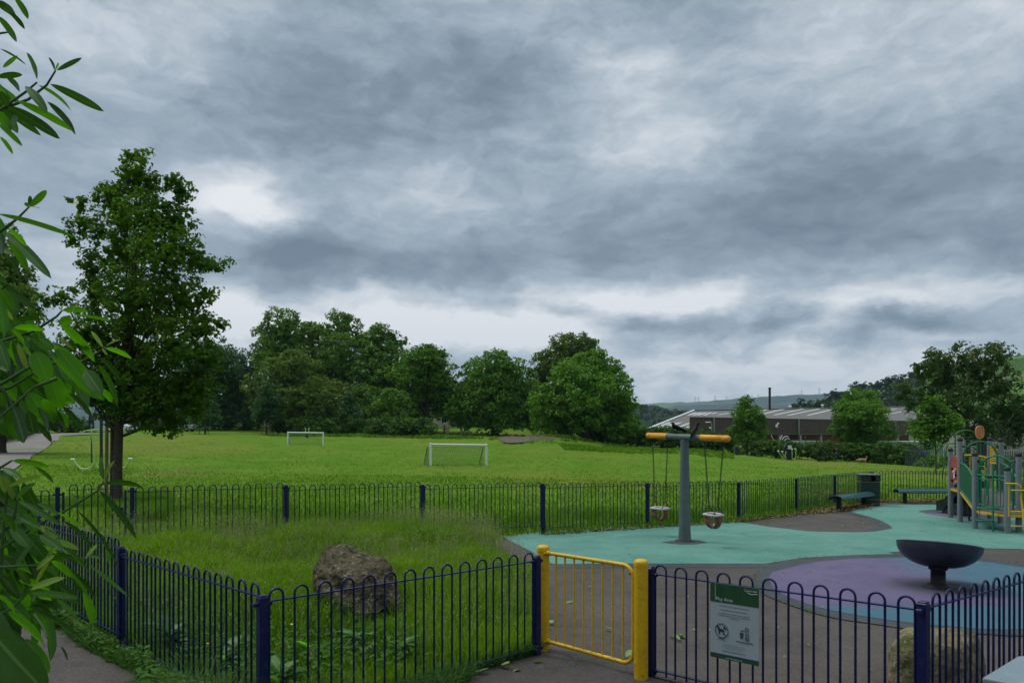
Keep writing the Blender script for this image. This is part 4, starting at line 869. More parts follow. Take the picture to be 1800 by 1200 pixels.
# yellow gate
gl, gr = Vector((.318, 7.85, .01)), Vector((1.161, 6.91, .0))
for p, h, lab in ((gl, 1.08, 'round yellow gate post on the hinge side, left'), (gr, 1.09, 'round yellow gate post on the closing side, right')):
    e = empty('gate_post', p, lab, 'gate post', 'yellow gate posts'); mb = MB(); mb.tube([(0, 0, -.05), (0, 0, h - .055)], .063, 24); mb.build('shaft', M_YEL, e)
    mb = MB(); mb.lathe([(.0655, h - .062), (.0665, h - .030), (.062, h - .016), (.045, h - .004), (.02, h + .002), (0, h + .003)], n=24); mb.build('cap', M_YEL, e)
e = empty('yellow_gate', gl, 'yellow tubular metal gate with eight upright bars and rounded outer corners', 'gate')
u = (gr - gl); u.z = 0; L = u.length; u.normalize(); x0, x1 = .06, L - .085; rc_ = .12
cb = Vector((x1 - rc_, 0, 0)); mk = lambda x, z: u * x + Vector((0, 0, z))
pts = [mk(x0, 1.005), mk(x1 - rc_, 1.005)] + [mk(x1 - rc_ + rc_ * math.sin(a), 1.005 - rc_ + rc_ * math.cos(a)) for a in [R(90) * k / 6 for k in range(1, 7)]] + [mk(x1 - rc_ + rc_ * math.cos(a), .11 + rc_ - rc_ * math.sin(a)) for a in [R(90) * k / 6 for k in range(0, 7)]] + [mk(x0, .11)]
mb = MB(); mb.tube(pts, .0195, 12); mb.build('frame', M_YEL, e)
for k in range(8):
    x = x0 + (x1 - x0) * (.115 + k * .1105); mb = MB(); mb.tube([mk(x, .115), mk(x, 1.0)], .0105, 8); mb.build('bar', M_YEL, e)
for z in (1.005, .11):
    mb = MB(); mb.tube([mk(.035, z), mk(.10, z)], .027, 10); mb.tube([mk(.05, z) + Vector((-.03, -.05, 0)), mk(.05, z) + Vector((.01, .04, 0))], .012, 6); mb.build('hinge', M_YEL, e)
mb = MB(); mb.tube([mk(x1 - .035, .935), mk(x1 - .035, .935) + Vector((-.01, -.025, 0))], .008, 8); mb.build('bolt', M_BLACKP, e)
# ------------------------------------------------------------------ sign on the railings
SGR = R(-42.5); SG = Vector((1.715, 6.583, .315)) + Vector((-.676, -.737, 0)) * .028
sg = empty('play_area_sign', SG, 'green and white play area notice with no-dogs and litter symbols, fixed to the near railings', 'sign', rz=SGR)
SW, SH = .434, .632
M_SW = mat('sign_white', (.26, .31, .345), .35, .04, 3, dirt=.1); M_SGN = mat('sign_green', (.010, .055, .018), .35, .12, 8); M_SB = mat('sign_blue', (.012, .03, .09), .35); M_SK = mat('sign_black', (.012, .016, .022), .5); M_STX = mat('sign_text_white', (.40, .46, .48), .4)
mb = MB(); mb.box((SW / 2, 0, SH / 2), (SW, .004, SH)); mb.build('board', M_SW, sg)
mb = MB(); mb.box((SW / 2, -.0028, SH * .875), (SW, .002, SH * .25)); mb.build('header', M_SGN, sg)
mb = MB(); mb.box((SW / 2, -.0028, .016), (SW, .002, .032)); mb.build('footer', M_SGN, sg)
mb = MB(); mb.box((SW / 2, -.0028, .0365), (SW, .002, .008)); mb.build('footer_line', M_SB, sg)
def text(s, x, z, size, m, name='lettering', align='LEFT', bold=0.0, par=None, y=-.0045):
    cu = bpy.data.curves.new('txt', 'FONT'); cu.body = s; cu.size = size; cu.align_x = align; cu.resolution_u = 3; cu.offset = bold
    to = bpy.data.objects.new('txt', cu); COL.objects.link(to); dg = bpy.context.evaluated_depsgraph_get(); me = bpy.data.meshes.new_from_object(to.evaluated_get(dg))
    bpy.data.objects.remove(to); bpy.data.curves.remove(cu); me.name = name; me.materials.clear(); me.materials.append(m)
    for v in me.vertices: v.co = Vector((v.co.x + x, y, v.co.y + z))
    return link(name, me, par or sg)
text('Play Area', .052, SH * .775, .040, M_STX); text('Calderdale', SW - .012, SH * .942, .026, M_STX, align='RIGHT')
mb = MB(); mb.box((.047, -.0045, SH * .885), (.003, .001, .14)); mb.tube(bez((SW - .1, -.0045, SH * .93), (SW - .07, -.0045, SH * .905), (SW - .045, -.0045, SH * .915)) + bez((SW - .045, -.0045, SH * .915), (SW - .03, -.0045, SH * .925), (SW - .012, -.0045, SH * .92))[1:], .002, 4); mb.build('emblem', M_STX, sg)
for s, z, sz in (("Don't leave your litter whilst using the play area", .700, .0135), ('A responsible adult must supervise children', .648, .0135), ('It is expected that users will exercise their judgement in', .602, .0125), ('selecting play equipment that would be suitable to their', .575, .0125), ('particular ability', .548, .0125)):
    text(s, SW / 2, SH * z, sz, M_SK, 'notice_text', 'CENTER', .0002)
text('NO DOGS', .105, SH * .262, .012, M_SK, 'notice_text', 'CENTER', .0006); text('in fenced children\'s play area', .105, SH * .243, .0085, M_SK, 'notice_text', 'CENTER')
text('PLEASE USE BINS PROVIDED', .31, SH * .262, .012, M_SK, 'notice_text', 'CENTER', .0006); text('or take your litter home', .31, SH * .243, .0085, M_SK, 'notice_text', 'CENTER')
for s, z in (('To report any problem or damage to this play area', .195), ('please contact the council, quoting the name of the site,', .170), ('on the number given at the main entrance', .146)): text(s, SW / 2, SH * z, .0095, M_SK, 'notice_text', 'CENTER')
text('Please help us to keep this play area tidy', SW / 2, SH * .105, .0125, M_SK, 'notice_text', 'CENTER', .0003); text('www.calderdale.gov.uk', SW / 2, .009, .016, M_STX, 'web_address', 'CENTER')
mb = MB(); c = Vector((.105, -.0045, SH * .375)); mb.tube(arc(c, .058, 0, 2 * math.pi, 36)[:-1], .0032, 4, closed=True); mb.tube([c + Vector((-.041, 0, .041)), c + Vector((.041, 0, -.041))], .0028, 4)
mb.prism([(-.03, -.008), (-.034, .012), (-.046, .034), (-.04, .036), (-.024, .016), (.012, .012), (.022, .004), (.024, -.034), (.014, -.034), (.010, -.012), (-.014, -.010), (-.018, -.034), (-.028, -.034), (-.026, -.012)], c + Vector((0, .0005, 0)), (1, 0, 0), (0, 0, 1), .001)
mb.prism([(.014, .022), (.02, .040), (.030, .034), (.044, .018), (.038, .008), (.028, .012)], c + Vector((0, .0005, 0)), (1, 0, 0), (0, 0, 1), .001); mb.build('no_dogs_symbol', M_SK, sg)
mb = MB(); c = Vector((.31, -.0045, SH * .375)); mb.tube(arc(c + Vector((.02, 0, .045)), .013, 0, 2 * math.pi, 20)[:-1], .0024, 4, closed=True)
for q in ([(.008, .030), (-.010, .036), (-.016, .03)], [(.012, .026), (.012, .0), (.008, -.05), (.014, -.05), (.022, -.014), (.03, -.05), (.036, -.052), (.034, .0), (.028, .026)], [(.010, .0), (.034, .0)]):
    mb.tube([c + Vector((x, 0, z)) for x, z in q], .0022, 4)
mb.tube(arc(c + Vector((-.022, 0, .024)), .008, 0, 4.5, 10), .002, 4); mb.build('litter_figure', M_SK, sg)
mb = MB(); mb.prism([(-.042, .010), (-.008, .010), (-.013, -.038), (-.037, -.038)], c, (1, 0, 0), (0, 0, 1), .001); mb.build('litter_basket', mat('sign_dark_teal', (.02, .05, .05), .5), sg)
# ------------------------------------------------------------------ swing
M_SWG = paint('swing_grey_green', (.095, .122, .130), .42, .3); M_SWY = paint('swing_orange', (.62, .27, .02), .35, .15); M_CHAIN = mat('chain_steel', (.035, .035, .035), .45, .2, 20, metal=.7); M_RUB = mat('worn_red_rubber', (.16, .050, .035), .6, .35, 14, dirt=.4, dirtcol=(.32, .26, .27), dscale=16); M_RUBL = mat('pale_worn_rubber', (.42, .36, .42), .5, .3, 25, dirt=.5, dirtcol=(.15, .03, .03), dscale=14)
bL, bR = Vector((3.01, 17.1, 2.277)), Vector((4.13, 14.6, 2.193)); bu = (bR - bL).normalized()
def bar_at(px): k = (px - 900) / F; s_ = (k * bL.y - bL.x) / ((bR.x - bL.x) - k * (bR.y - bL.y)); return bL + (bR - bL) * s_
sb = bar_at(1203.5); sbase = Vector((sb.x, sb.y, plane_z(sb.x, sb.y)))
sw = empty('swing_frame', sbase, 'T-shaped swing frame with grey tapered pole and orange-ended top bar', 'swing frame')
mb = MB(); h = sb.z - sbase.z; mb.lathe([(.135, 0), (.132, .02), (.118, .3), (.098, h * .6), (.080, h - .05)], n=24); mb.build('pole', M_SWG, sw)
mb = MB(); mb.lathe([(.20, .018), (.20, .026), (.14, .03)], n=20, cap=False); mb.build('base_flange', M_BLACKP, sw)
def lo(p): return p - sbase
qa, qb = bar_at(1175), bar_at(1232)
mb = MB(); mb.tube([lo(qa), lo(qb)], .062, 20); mb.build('middle_bar', M_SWG, sw)
for p, q, s_ in ((qa, bL, -1), (qb, bR, 1)):
    n_ = (q - p).normalized(); mb = MB(); ll = (q - p).length
    mb.tube([lo(p + n_ * a) for a in (.012, ll - .16, ll - .158, ll - .152, ll - .15, ll - .05, ll - .02, ll)], [.065, .065, .061, .061, .066, .066, .055, .028], 22); mb.build('orange_end', M_SWY, sw)
    mb = MB(); mb.tube([lo(p - n_ * .015), lo(p + n_ * .02)], .069, 20); mb.build('collar', M_SWG, sw)
def chain(mb, a, b, lk=.052, r=.0065):
    a, b = Vector(a), Vector(b); L_ = (b - a).length; n = max(2, int(L_ / (lk * .78))); t_ = (b - a).normalized(); x = t_.cross(Vector((0, 1, 0))).normalized(); y = t_.cross(x)
    for i in range(n):
        c = a + (b - a) * ((i + .5) / n); s_ = x if i % 2 else y
        pts = [c + t_ * (lk / 2 * math.cos(w_)) + s_ * (lk * .27 * math.sin(w_)) for w_ in [2 * math.pi * k / 8 for k in range(8)]]; mb.tube(pts, r, 4, closed=True)
def cradle(pxs, pxc, py, tilt, lab):
    t1, t2 = bar_at(pxs[0]), bar_at(pxs[1]); mid = (t1 + t2) / 2; c = Vector((mid.x, mid.y, CZ - (py - HY) / F * mid.y)); c.x += (pxc - 900) / F * mid.y - c.x
    e = empty('cradle_swing', c, lab, 'swing seat', 'cradle swing seats', rz=math.atan2(bu.y, bu.x) + tilt)
    Rz = Matrix.Rotation(-(math.atan2(bu.y, bu.x) + tilt), 3, 'Z'); rx, ry = .215, .175
    seg = [(rx * math.cos(a), ry * math.sin(a), .006 * math.sin(3 * a)) for a in [2 * math.pi * k / 28 for k in range(28)]]
    mb = MB(); mb.tube(seg, .026, 10, closed=True); mb.build('rim', M_RUBL, e)
    for w_, ax_ in ((.12, 0), (.16, 1)):
        mb = MB(); n = 16; vs = []
        for i in range(n + 1):
            a = math.pi * i / n; R_ = (rx if ax_ == 0 else ry) - .01; cx_, cz_ = R_ * math.cos(a), -.27 * math.sin(a) ** .8
            ww = w_ * (.45 if ax_ == 0 else .3 + .25 * math.sin(a)); 
            for (s1, th) in ((-1, 0), (1, 0), (1, .014), (-1, .014)):
                p_ = (cx_ * (1 - th / .2), s1 * ww, cz_ + th) if ax_ == 0 else (s1 * ww, cx_ * (1 - th / .2), cz_ + th); vs.append(p_)
        fs = [];
        for i in range(n):
            for k in range(4): fs.append((i * 4 + k, i * 4 + (k + 1) % 4, i * 4 + 4 + (k + 1) % 4, i * 4 + 4 + k))
        mb.add(vs, fs, True); mb.build('sling', M_RUB, e)
    for tp in (t1, t2):
        s_ = -1 if tp is t1 else 1; topl = Rz @ (tp - c + Vector((0, 0, -.08))); j = Vector((s_ * rx * .78, 0, .17)); mb = MB()
        chain(mb, topl, j); chain(mb, j, (s_ * rx * .9, .10, .02), .04); chain(mb, j, (s_ * rx * .9, -.10, .02), .04); mb.tube([topl + Vector((0, 0, .12)), topl], .014, 8); mb.build('chain', M_CHAIN, e)
cradle((1147, 1174), 1160, 893, .1, 'left baby swing seat hanging on chains, the farther one'); cradle((1238, 1272), 1254, 904, -.15, 'right baby swing seat hanging on chains, the nearer one')
# ------------------------------------------------------------------ spinner bowl
M_BOWL = mat('dark_plastic', (.022, .026, .042), .34, .25, 5, dirt=.35, dirtcol=(.07, .075, .085), dscale=7, bump=.1)
bz = plane_z(*BOWL) + .02; e = empty('spinner_bowl', (BOWL[0], BOWL[1], bz), 'dark tilted bowl spinner on a short black pedestal in the middle of the purple disc', 'spinner')
tl = Matrix.Rotation(R(-7.9), 3, 'X') @ Matrix.Rotation(R(7.0), 3, 'Y'); rr_ = .556; prof = []
for k in range(13): a = R(90) * k / 12; prof.append((.10 + (rr_ - .10) * math.sin(a) ** .95, 0.322 * (1 - math.cos(a)) ** .92))
prof[-1] = (rr_, .318); full = [(.0, .0)] + prof + [(rr_ + .006, .333), (rr_ - .010, .341), (rr_ - .03, .328)] + [(max(r - .035, 0), z + .03) for r, z in prof[::-1][1:]] + [(0, .035)]
mb = MB(); mb.lathe(full, (0, 0, .275), 48, M=tl, cap=False); mb.build('bowl', M_BOWL, e)
mb = MB(); mb.lathe([(.20, 0), (.20, .012), (.135, .03), (.135, .052), (.105, .062), (.098, .07), (.098, .24), (.125, .25), (.125, .29), (.09, .30)], n=28); mb.build('pedestal', M_BLACKP, e)
# ------------------------------------------------------------------ benches and bins
M_BENCH = paint('dark_green_bench_paint', (.018, .075, .085), .33, .25)
def bench(a, b, lab):
    a, b = Vector(a), Vector(b); L_ = (b - a).length; an = math.atan2(b.y - a.y, b.x - a.x); e = empty('bench', (a.x, a.y, plane_z(a.x, a.y)), lab, 'bench', 'half-round backless benches', rz=an)
    n = 12; vs = []
    for x in (0, L_):
        for k in range(n + 1): w_ = math.pi * k / n; vs.append((x, -.225 * math.cos(w_), .34 + .13 * math.sin(w_)))
        for k in range(n, -1, -1): w_ = math.pi * k / n; vs.append((x, -.205 * math.cos(w_), .335 + .112 * math.sin(w_)))
    m = 2 * n + 2; mb = MB(); fs = [(i, (i + 1) % m, m + (i + 1) % m, m + i) for i in range(m)]; mb.add(vs, fs, True); mb.add(vs[:m], [tuple(range(m))[::-1]]); mb.add(vs[m:], [tuple(range(m))])
    s_ = mb.build('seat', M_BENCH, e); mb = MB()
    for k in range(5): w_ = R(35 + k * 27.5); y, z = -.227 * math.cos(w_), .342 + .131 * math.sin(w_); mb.tube([(.05, y, z), (L_ - .05, y, z)], .004, 4)
    mb.build('groove', M_BLACKP, s_)
    for x in (.28, L_ - .28): mb = MB(); mb.box((x, 0, .19), (.09, .12, .40), bev=.01); mb.box((x, 0, .405), (.08, .30, .03)); mb.build('leg', M_BLACKP, e)
bench((9.25, 21.98), (11.0, 23.75), 'half-round dark green bench in front of the litter bin'); bench((12.38, 24.75), (14.4, 24.75), 'half-round dark green bench parallel to the far railings, left of the climbing frame')
M_BIN = paint('bin_dark_green', (.012, .032, .028), .42, .1); M_GOLD = mat('gold_band', (.20, .13, .03), .4, .2, 8); M_LINER = mat('pale_inside', (.45, .45, .22), .7)
c = (11.15, 24.0); e = empty('litter_bin', (c[0], c[1], plane_z(*c)), 'dark green square litter bin with gold bands at the corner of the far railings', 'litter bin', rz=R(-14))
mb = MB(); mb.box((0, 0, .38), (.56, .56, .76), bev=.05); mb.build('body', M_BIN, e)
for z in (.07, .20, .74): mb = MB(); mb.box((0, 0, z), (.57, .57, .015), bev=.004); mb.build('band', M_GOLD, e)
mb = MB(); mb.prism([(-.28, -.28), (-.12, -.28), (-.12, -.24), (-.24, -.24), (-.24, .24), (.24, .24), (.24, -.24), (.14, -.24), (.14, -.28), (.28, -.28), (.28, .28), (-.28, .28)], (0, 0, .85), (1, 0, 0), (0, 1, 0), .19); mb.build('hood', M_BIN, e)
mb = MB(); mb.box((0, 0, .965), (.62, .62, .05), bev=.02); mb.build('lid', mat('bin_lid_grey', (.07, .085, .09), .4, .1), e)
mb = MB(); mb.box((-.02, .1, .84), (.2, .02, .16)); mb.build('liner', M_LINER, e)
# pale lidded bin in the very foreground, outside the railings
M_LID = mat('blue_grey_lid', (.135, .185, .225), .30, .10, 3, dirt=.35, dirtcol=(.25, .29, .32), dscale=9, bump=.15, bscale=12)
def onlvl(px, py, z): d_ = (CZ - z) * F / (py - HY); return Vector(((px - 900) / F * d_, d_, z))
q0, q1 = onlvl(1726, 1190, .98), onlvl(1789, 1152, .98); q2 = onlvl(1870, 1150, .98); q3 = q0 + (q2 - q1) * .1 + Vector((.10, -.16, 0)); cc = q0 + Vector((.45, -.05, 0))
poly = [q0, q1, q2, q2 + Vector((.14, -.30, 0)), q2 + Vector((.02, -.62, 0)), q0 + Vector((.45, -.50, 0)), q3 + Vector((.05, -.03, 0))]
gb = Vector((cc.x, cc.y - .1, gz(cc.x, cc.y))); e = empty('lidded_bin', gb, 'corner of a pale blue-grey lidded bin outside the railings at the lower right corner', 'bin')
mb = MB(); mb.prism([(p.x - gb.x, p.y - gb.y) for p in poly][::-1], (0, 0, .965 - gb.z), (1, 0, 0), (0, 1, 0), .03); lid = mb.build('lid', M_LID, e); bv = lid.modifiers.new('bevel', 'BEVEL'); bv.width = .008; bv.segments = 2
mc = sum(poly, Vector((0, 0, 0))) / len(poly); mb = MB(); mb.prism([((mc.x + (p.x - mc.x) * .82) - gb.x, (mc.y + (p.y - mc.y) * .82) - gb.y) for p in poly][::-1], (0, 0, .475 - gb.z), (1, 0, 0), (0, 1, 0), .94); mb.build('body', M_BIN, e)
# ------------------------------------------------------------------ climbing frame
M_CG = paint('climbing_frame_grey_post', (.165, .185, .205), .5, .12); M_CGR = paint('climbing_frame_green', (.008, .155, .085), .36, .1); M_CGP = mat('green_plastic_panel', (.008, .085, .040), .4, .12, 4); M_CY = paint('climbing_frame_yellow', (.55, .36, .02), .36, .12); M_DECK = mat('grey_deck', (.085, .080, .090), .8, .15, 9, bump=.3); M_REDP = mat('red_play_panel', (.30, .050, .040), .5, .15, 5); M_SLIDE = mat('black_slide', (.012, .014, .018), .3, .2, 5); M_CREAM = mat('cream_panel', (.42, .31, .16), .5, .1)
PO = {1: (11.65, 20.4, 1.91), 2: (11.29, 19.35, 2.18), 3: (10.85, 18.0, 1.83), 4: (11.03, 17.1, 1.52), 5: (12.44, 20.0, 2.19), 6: (12.15, 19.1, 2.16), 7: (11.48, 17.4, 1.83), 8: (12.35, 17.2, 1.85)}
co = Vector((10.85, 18.0, plane_z(0, 18))); cf = empty('climbing_frame', co, 'children\'s climbing frame of grey posts with green hoops, red panel, ramp and black slide', 'climbing frame')
W_ = lambda x, y, z: Vector((x, y, z)) - co
Pq = lambda k, z: Vector((PO[k][0], PO[k][1], z)) - co
for k, (x, y, zt) in PO.items():
    mb = MB(); mb.tube([(0, 0, plane_z(x, y) - co.z), (0, 0, zt - co.z)], .063, 18); po = mb.build('post', M_CG, cf, (x - co.x, y - co.y, 0))
    mb = MB(); z = zt - co.z; mb.lathe([(.067, z - .03), (.070, z + .01), (.056, z + .045), (.03, z + .062), (0, z + .066)], n=18); mb.build('post_cap', M_BLACKP, po)
def deck(ids, zs, name='deck'):
    c = sum((Pq(k, z) for k, z in zip(ids, zs)), Vector()) / len(ids); pts = [Pq(k, z) for k, z in zip(ids, zs)]; mb = MB(); n = len(pts)
    mb.add(pts + [p - Vector((0, 0, .05)) for p in pts], [tuple(range(n)), tuple(range(2 * n - 1, n - 1, -1))] + [(i, n + i, n + (i + 1) % n, (i + 1) % n) for i in range(n)]); mb.build(name, M_DECK, cf)
    for i in range(n):
        a, b = pts[i], pts[(i + 1) % n]; mb = MB(); t_ = (b - a).normalized(); mb.box((0, 0, 0), (.01, .01, .01)) if False else None
        w_ = t_.cross(Vector((0, 0, 1))).normalized() * .012; lo_ = Vector((0, 0, -.075)); hi_ = Vector((0, 0, -.015)); mb.add([a + w_ + lo_, b + w_ + lo_, b + w_ + hi_, a + w_ + hi_, a - w_ + lo_, b - w_ + lo_, b - w_ + hi_, a - w_ + hi_], [(0, 1, 2, 3), (7, 6, 5, 4), (3, 2, 6, 7), (0, 4, 5, 1)]); mb.build('deck_edge', M_CY, cf)
deck([2, 6, 5, 1], [.92] * 4); deck([3, 4, 8, 7], [.55, .53, .53, .55]); deck([3, 7, 6, 2], [.55, .55, .92, .92], 'ramp')
def hoop(pa, pb, zs, zt, r, zb, stub=True):
    """pa, pb: the two posts; hoop between them"""
    A, B = Pq(pa, 0), Pq(pb, 0); u_ = (B - A); L_ = u_.length; u_.normalize(); m_ = (A + B) / 2; zc = zt - r; z0 = -co.z
    A0_ = Vector((m_.x, m_.y, 0)); pts = [A0_ - u_ * r + Vector((0, 0, zb - co.z)), A0_ - u_ * r + Vector((0, 0, zc - co.z))] + arc(A0_ + Vector((0, 0, zc - co.z)), r, math.pi, 0, 14, u_)[1:] + [A0_ + u_ * r + Vector((0, 0, zb - co.z))]
    mb = MB(); mb.tube(pts, .020, 8)
    x_ = math.sqrt(max(0, r * r - (zs - zc) ** 2)); 
    for s_, E in ((-1, A), (1, B)): mb.tube([Vector((E.x, E.y, zs - co.z)), A0_ + u_ * s_ * x_ + Vector((0, 0, zs - co.z))], .017, 8)
    mb.build('hoop', M_CGR, cf)
    mb = MB()
    for E, s_ in ((A, 1), (B, -1)): c_ = Vector((E.x, E.y, zs - co.z)) + u_ * s_ * .07; mb.tube([c_ - u_ * .02, c_ + u_ * .02], .035, 10)
    mb.build('clamp', M_BLACKP, cf)
hoop(2, 6, 2.02, 2.14, .37, .95); hoop(3, 7, 1.69, 1.81, .33, .58)
for a, b in ((2, 3), (6, 7)):     # solid side panels along the ramp with a curved top rail
    A, B = Pq(a, .92), Pq(b, .55); n = 10; top = [A.lerp(B, k / n) + Vector((0, 0, .68 + .10 * math.sin(math.pi * k / n))) for k in range(n + 1)]; bot = [A.lerp(B, k / n) + Vector((0, 0, .06)) for k in range(n + 1)]
    w_ = (B - A).cross(Vector((0, 0, 1))).normalized() * .010; mb = MB(); m_ = 2 * (n + 1); lp = top + bot[::-1]
    mb.add([p + w_ for p in lp] + [p - w_ for p in lp], [tuple(range(m_)), tuple(range(2 * m_ - 1, m_ - 1, -1))]); mb.build('side_panel', M_CGP, cf); mb = MB(); mb.tube(top, .019, 8); mb.tube(bot, .017, 8); mb.build('hand_rail', M_CGR, cf)
def loop(a, b, z0, z1, s0, s1, name='barrier_loop', m=None, bars=2):
    A, B = Pq(a, 0), Pq(b, 0); p = lambda s_, z: A.lerp(B, s_) + Vector((0, 0, z - 0)) ; r_ = .06; L_ = (B - A).length; dr = r_ / L_
    pts = [p(s0, z0 + r_), p(s0, z1 - r_), p(s0 + dr * .3, z1 - r_ * .3), p(s0 + dr, z1), p(s1 - dr, z1), p(s1 - dr * .3, z1 - r_ * .3), p(s1, z1 - r_), p(s1, z0 + r_), p(s1 - dr * .3, z0 + r_ * .3), p(s1 - dr, z0), p(s0 + dr, z0), p(s0 + dr * .3, z0 + r_ * .3)]
    mb = MB(); mb.tube(pts, .015, 8, closed=True)
    for k in range(bars): s_ = s0 + (s1 - s0) * (k + 1) / (bars + 1); mb.tube([p(s_, z0), p(s_, z1)], .010, 6)
    mb.build(name, m or M_CGR, cf)
loop(3, 4, .68, 1.28, .10, .42); loop(3, 4, .68, 1.28, .58, .90); loop(8, 4, .62, 1.3, .2, .48); loop(7, 8, .62, 1.3, .1, .4); loop(7, 8, .62, 1.3, .55, .9)
mb = MB(); mb.tube([Pq(3, 1.37), Pq(4, 1.36)], .018, 8); mb.build('top_rail', M_CGR, cf)
mb = MB(); mb.tube([Pq(3, .62), Pq(4, .60)], .014, 8); mb.build('lower_rail', M_CGR, cf)
mb = MB(); mb.tube([Pq(7, 1.37), Pq(8, 1.36)], .018, 8); mb.build('top_rail', M_CGR, cf)
A, B = Pq(3, 0), Pq(4, 0); mb = MB(); c_ = A.lerp(B, .24); u_ = (B - A).normalized(); mb.tube([c_ - u_ * .12 + Vector((0, 0, .9))] + arc(c_ + Vector((0, 0, 1.45)), .12, math.pi, 0, 10, u_) + [c_ + u_ * .12 + Vector((0, 0, .9))], .015, 8); mb.build('grab_hoop', M_CGR, cf)
# hoop steps by the ramp
c_ = W_(10.78, 17.62, 0); gp_ = Vector((c_.x + .10, c_.y - .25, plane_z(0, 17.4) - co.z)); mb = MB(); mb.tube([gp_, gp_ + Vector((0, 0, 1.55))], .020, 8); mb.build('step_pole', M_CGR, cf)
for dx_, z in ((-.02, .55), (-.12, .28)):
    mb = MB(); cc_ = gp_ + Vector((dx_ - .10, 0, z)); mb.tube([cc_ + Vector((.20 * math.cos(a), .20 * math.sin(a), 0)) for a in [2 * math.pi * k / 20 for k in range(20)]], .014, 6, closed=True); mb.build('ring_step', M_CGR, cf)
mb = MB(); mb.tube([gp_ + Vector((-.31, 0, .28)), gp_ + Vector((-.31, 0, .55))], .010, 6); mb.build('step_stay', M_CGR, cf)
# red play panel between the two left posts
A, B = Pq(1, 0), Pq(2, 0); w_ = (B - A); an = math.atan2(w_.y, w_.x); m_ = A.lerp(B, .5); nn_ = Vector((w_.y, -w_.x, 0)).normalized()
if nn_.x > 0: nn_ = -nn_
mb = MB(); mb.box((m_.x, m_.y, 1.30), (w_.length - .16, .02, .72), an, bev=.006); rp = mb.build('play_panel', M_REDP, cf)
for s_, z, r_, mm in ((.30, 1.42, .045, M_BLACKP), (.62, 1.40, .06, M_CREAM), (.58, 1.26, .07, M_WTRIM), (.66, 1.28, .045, M_BLUE), (.28, 1.12, .045, M_BLACKP), (.70, 1.10, .04, M_CREAM), (.45, 1.36, .035, M_WTRIM)):
    c_ = A.lerp(B, s_) + nn_ * .025 + Vector((0, 0, z)); mb = MB(); mb.tube([c_ - nn_ * .012, c_ + nn_ * .02], r_, 14); mb.build('turning_disc', mm, rp)
# yellow wavy rail and slatted yellow panel on the far deck side
A, B = Pq(1, 1.72), Pq(5, 1.72); mb = MB(); mb.tube([A.lerp(B, k / 16) + Vector((0, 0, .09 * math.sin(math.pi * k / 16 * 1.0) - .03)) for k in range(17)], .022, 8)
for k in (2, 8, 14): p = A.lerp(B, k / 16); mb.tube([p + Vector((0, 0, .02)), Vector((p.x, p.y, 1.0))], .014, 6)
mb.build('wavy_rail', M_CY, cf)
A, B = Pq(5, 0), Pq(6, 0); mb = MB(); an = math.atan2(B.y - A.y, B.x - A.x); m_ = A.lerp(B, .5); L_ = (B - A).length - .14
mb.box((m_.x, m_.y, 1.92), (L_, .03, .05), an); mb.box((m_.x, m_.y, 1.50), (L_, .03, .05), an)
for k in range(6): mb.box((m_.x, m_.y, 1.57 + k * .055), (L_, .018, .030), an)
for s_ in (-1, 1): mb.box((m_.x + s_ * (L_ / 2 - .02) * math.cos(an), m_.y + s_ * (L_ / 2 - .02) * math.sin(an), 1.71), (.04, .028, .42), an)
mb.build('slatted_panel', M_CY, cf)
mb = MB(); c_ = Pq(5, 0) + Vector((-.02, -.12, 1.22)); mb.box(tuple(c_), (.10, .02, .70), R(10), bev=.004); mb.build('cream_panel', M_CREAM, cf)
mb = MB(); c_ = Pq(5, 0) + Vector((-.12, -.3, 1.2)); mb.lathe([(.0, 0), (.16, .01), (.18, .04), (.15, .06), (0, .05)], tuple(c_), 18); mb.build('play_wheel', M_BLACKP, cf)
# yellow arched ladder at the right
A = W_(11.10, 16.75, 0); B = W_(11.62, 16.6, 0); u_ = (B - A).normalized(); mb = MB()
gy = plane_z(0, 16.7) - co.z
mb.tube([A + Vector((-.05, -.25, gy)), A + Vector((0, 0, .95)), A + Vector((0, 0, 1.12))] + arc(A + u_ * .0 + Vector((0, 0, 1.12)) + Vector((-.10, .02, 0)), .10, 0, R(90), 5, u_) + [A + Vector((-.28, .1, 1.22))], .019, 8); mb.build('ladder_side', M_CY, cf)
mb = MB(); mb.tube([A + Vector((-.20, .1, .50)), A + Vector((-.20, .1, 1.2))], .016, 8); mb.build('ladder_side', M_CY, cf)
for z, l_ in ((.30, .75), (.62, .2), (1.08, .28)): mb = MB(); p = A + Vector((-.22, 0, z)); mb.tube([p, p + u_ * l_ + Vector((0, 0, 0))], .015, 8); mb.build('rung', M_CY, cf)
mb = MB(); mb.tube([B + Vector((.25, -.2, gy)), B + Vector((.3, 0, 1.15))], .019, 8); mb.build('ladder_side', M_CY, cf)
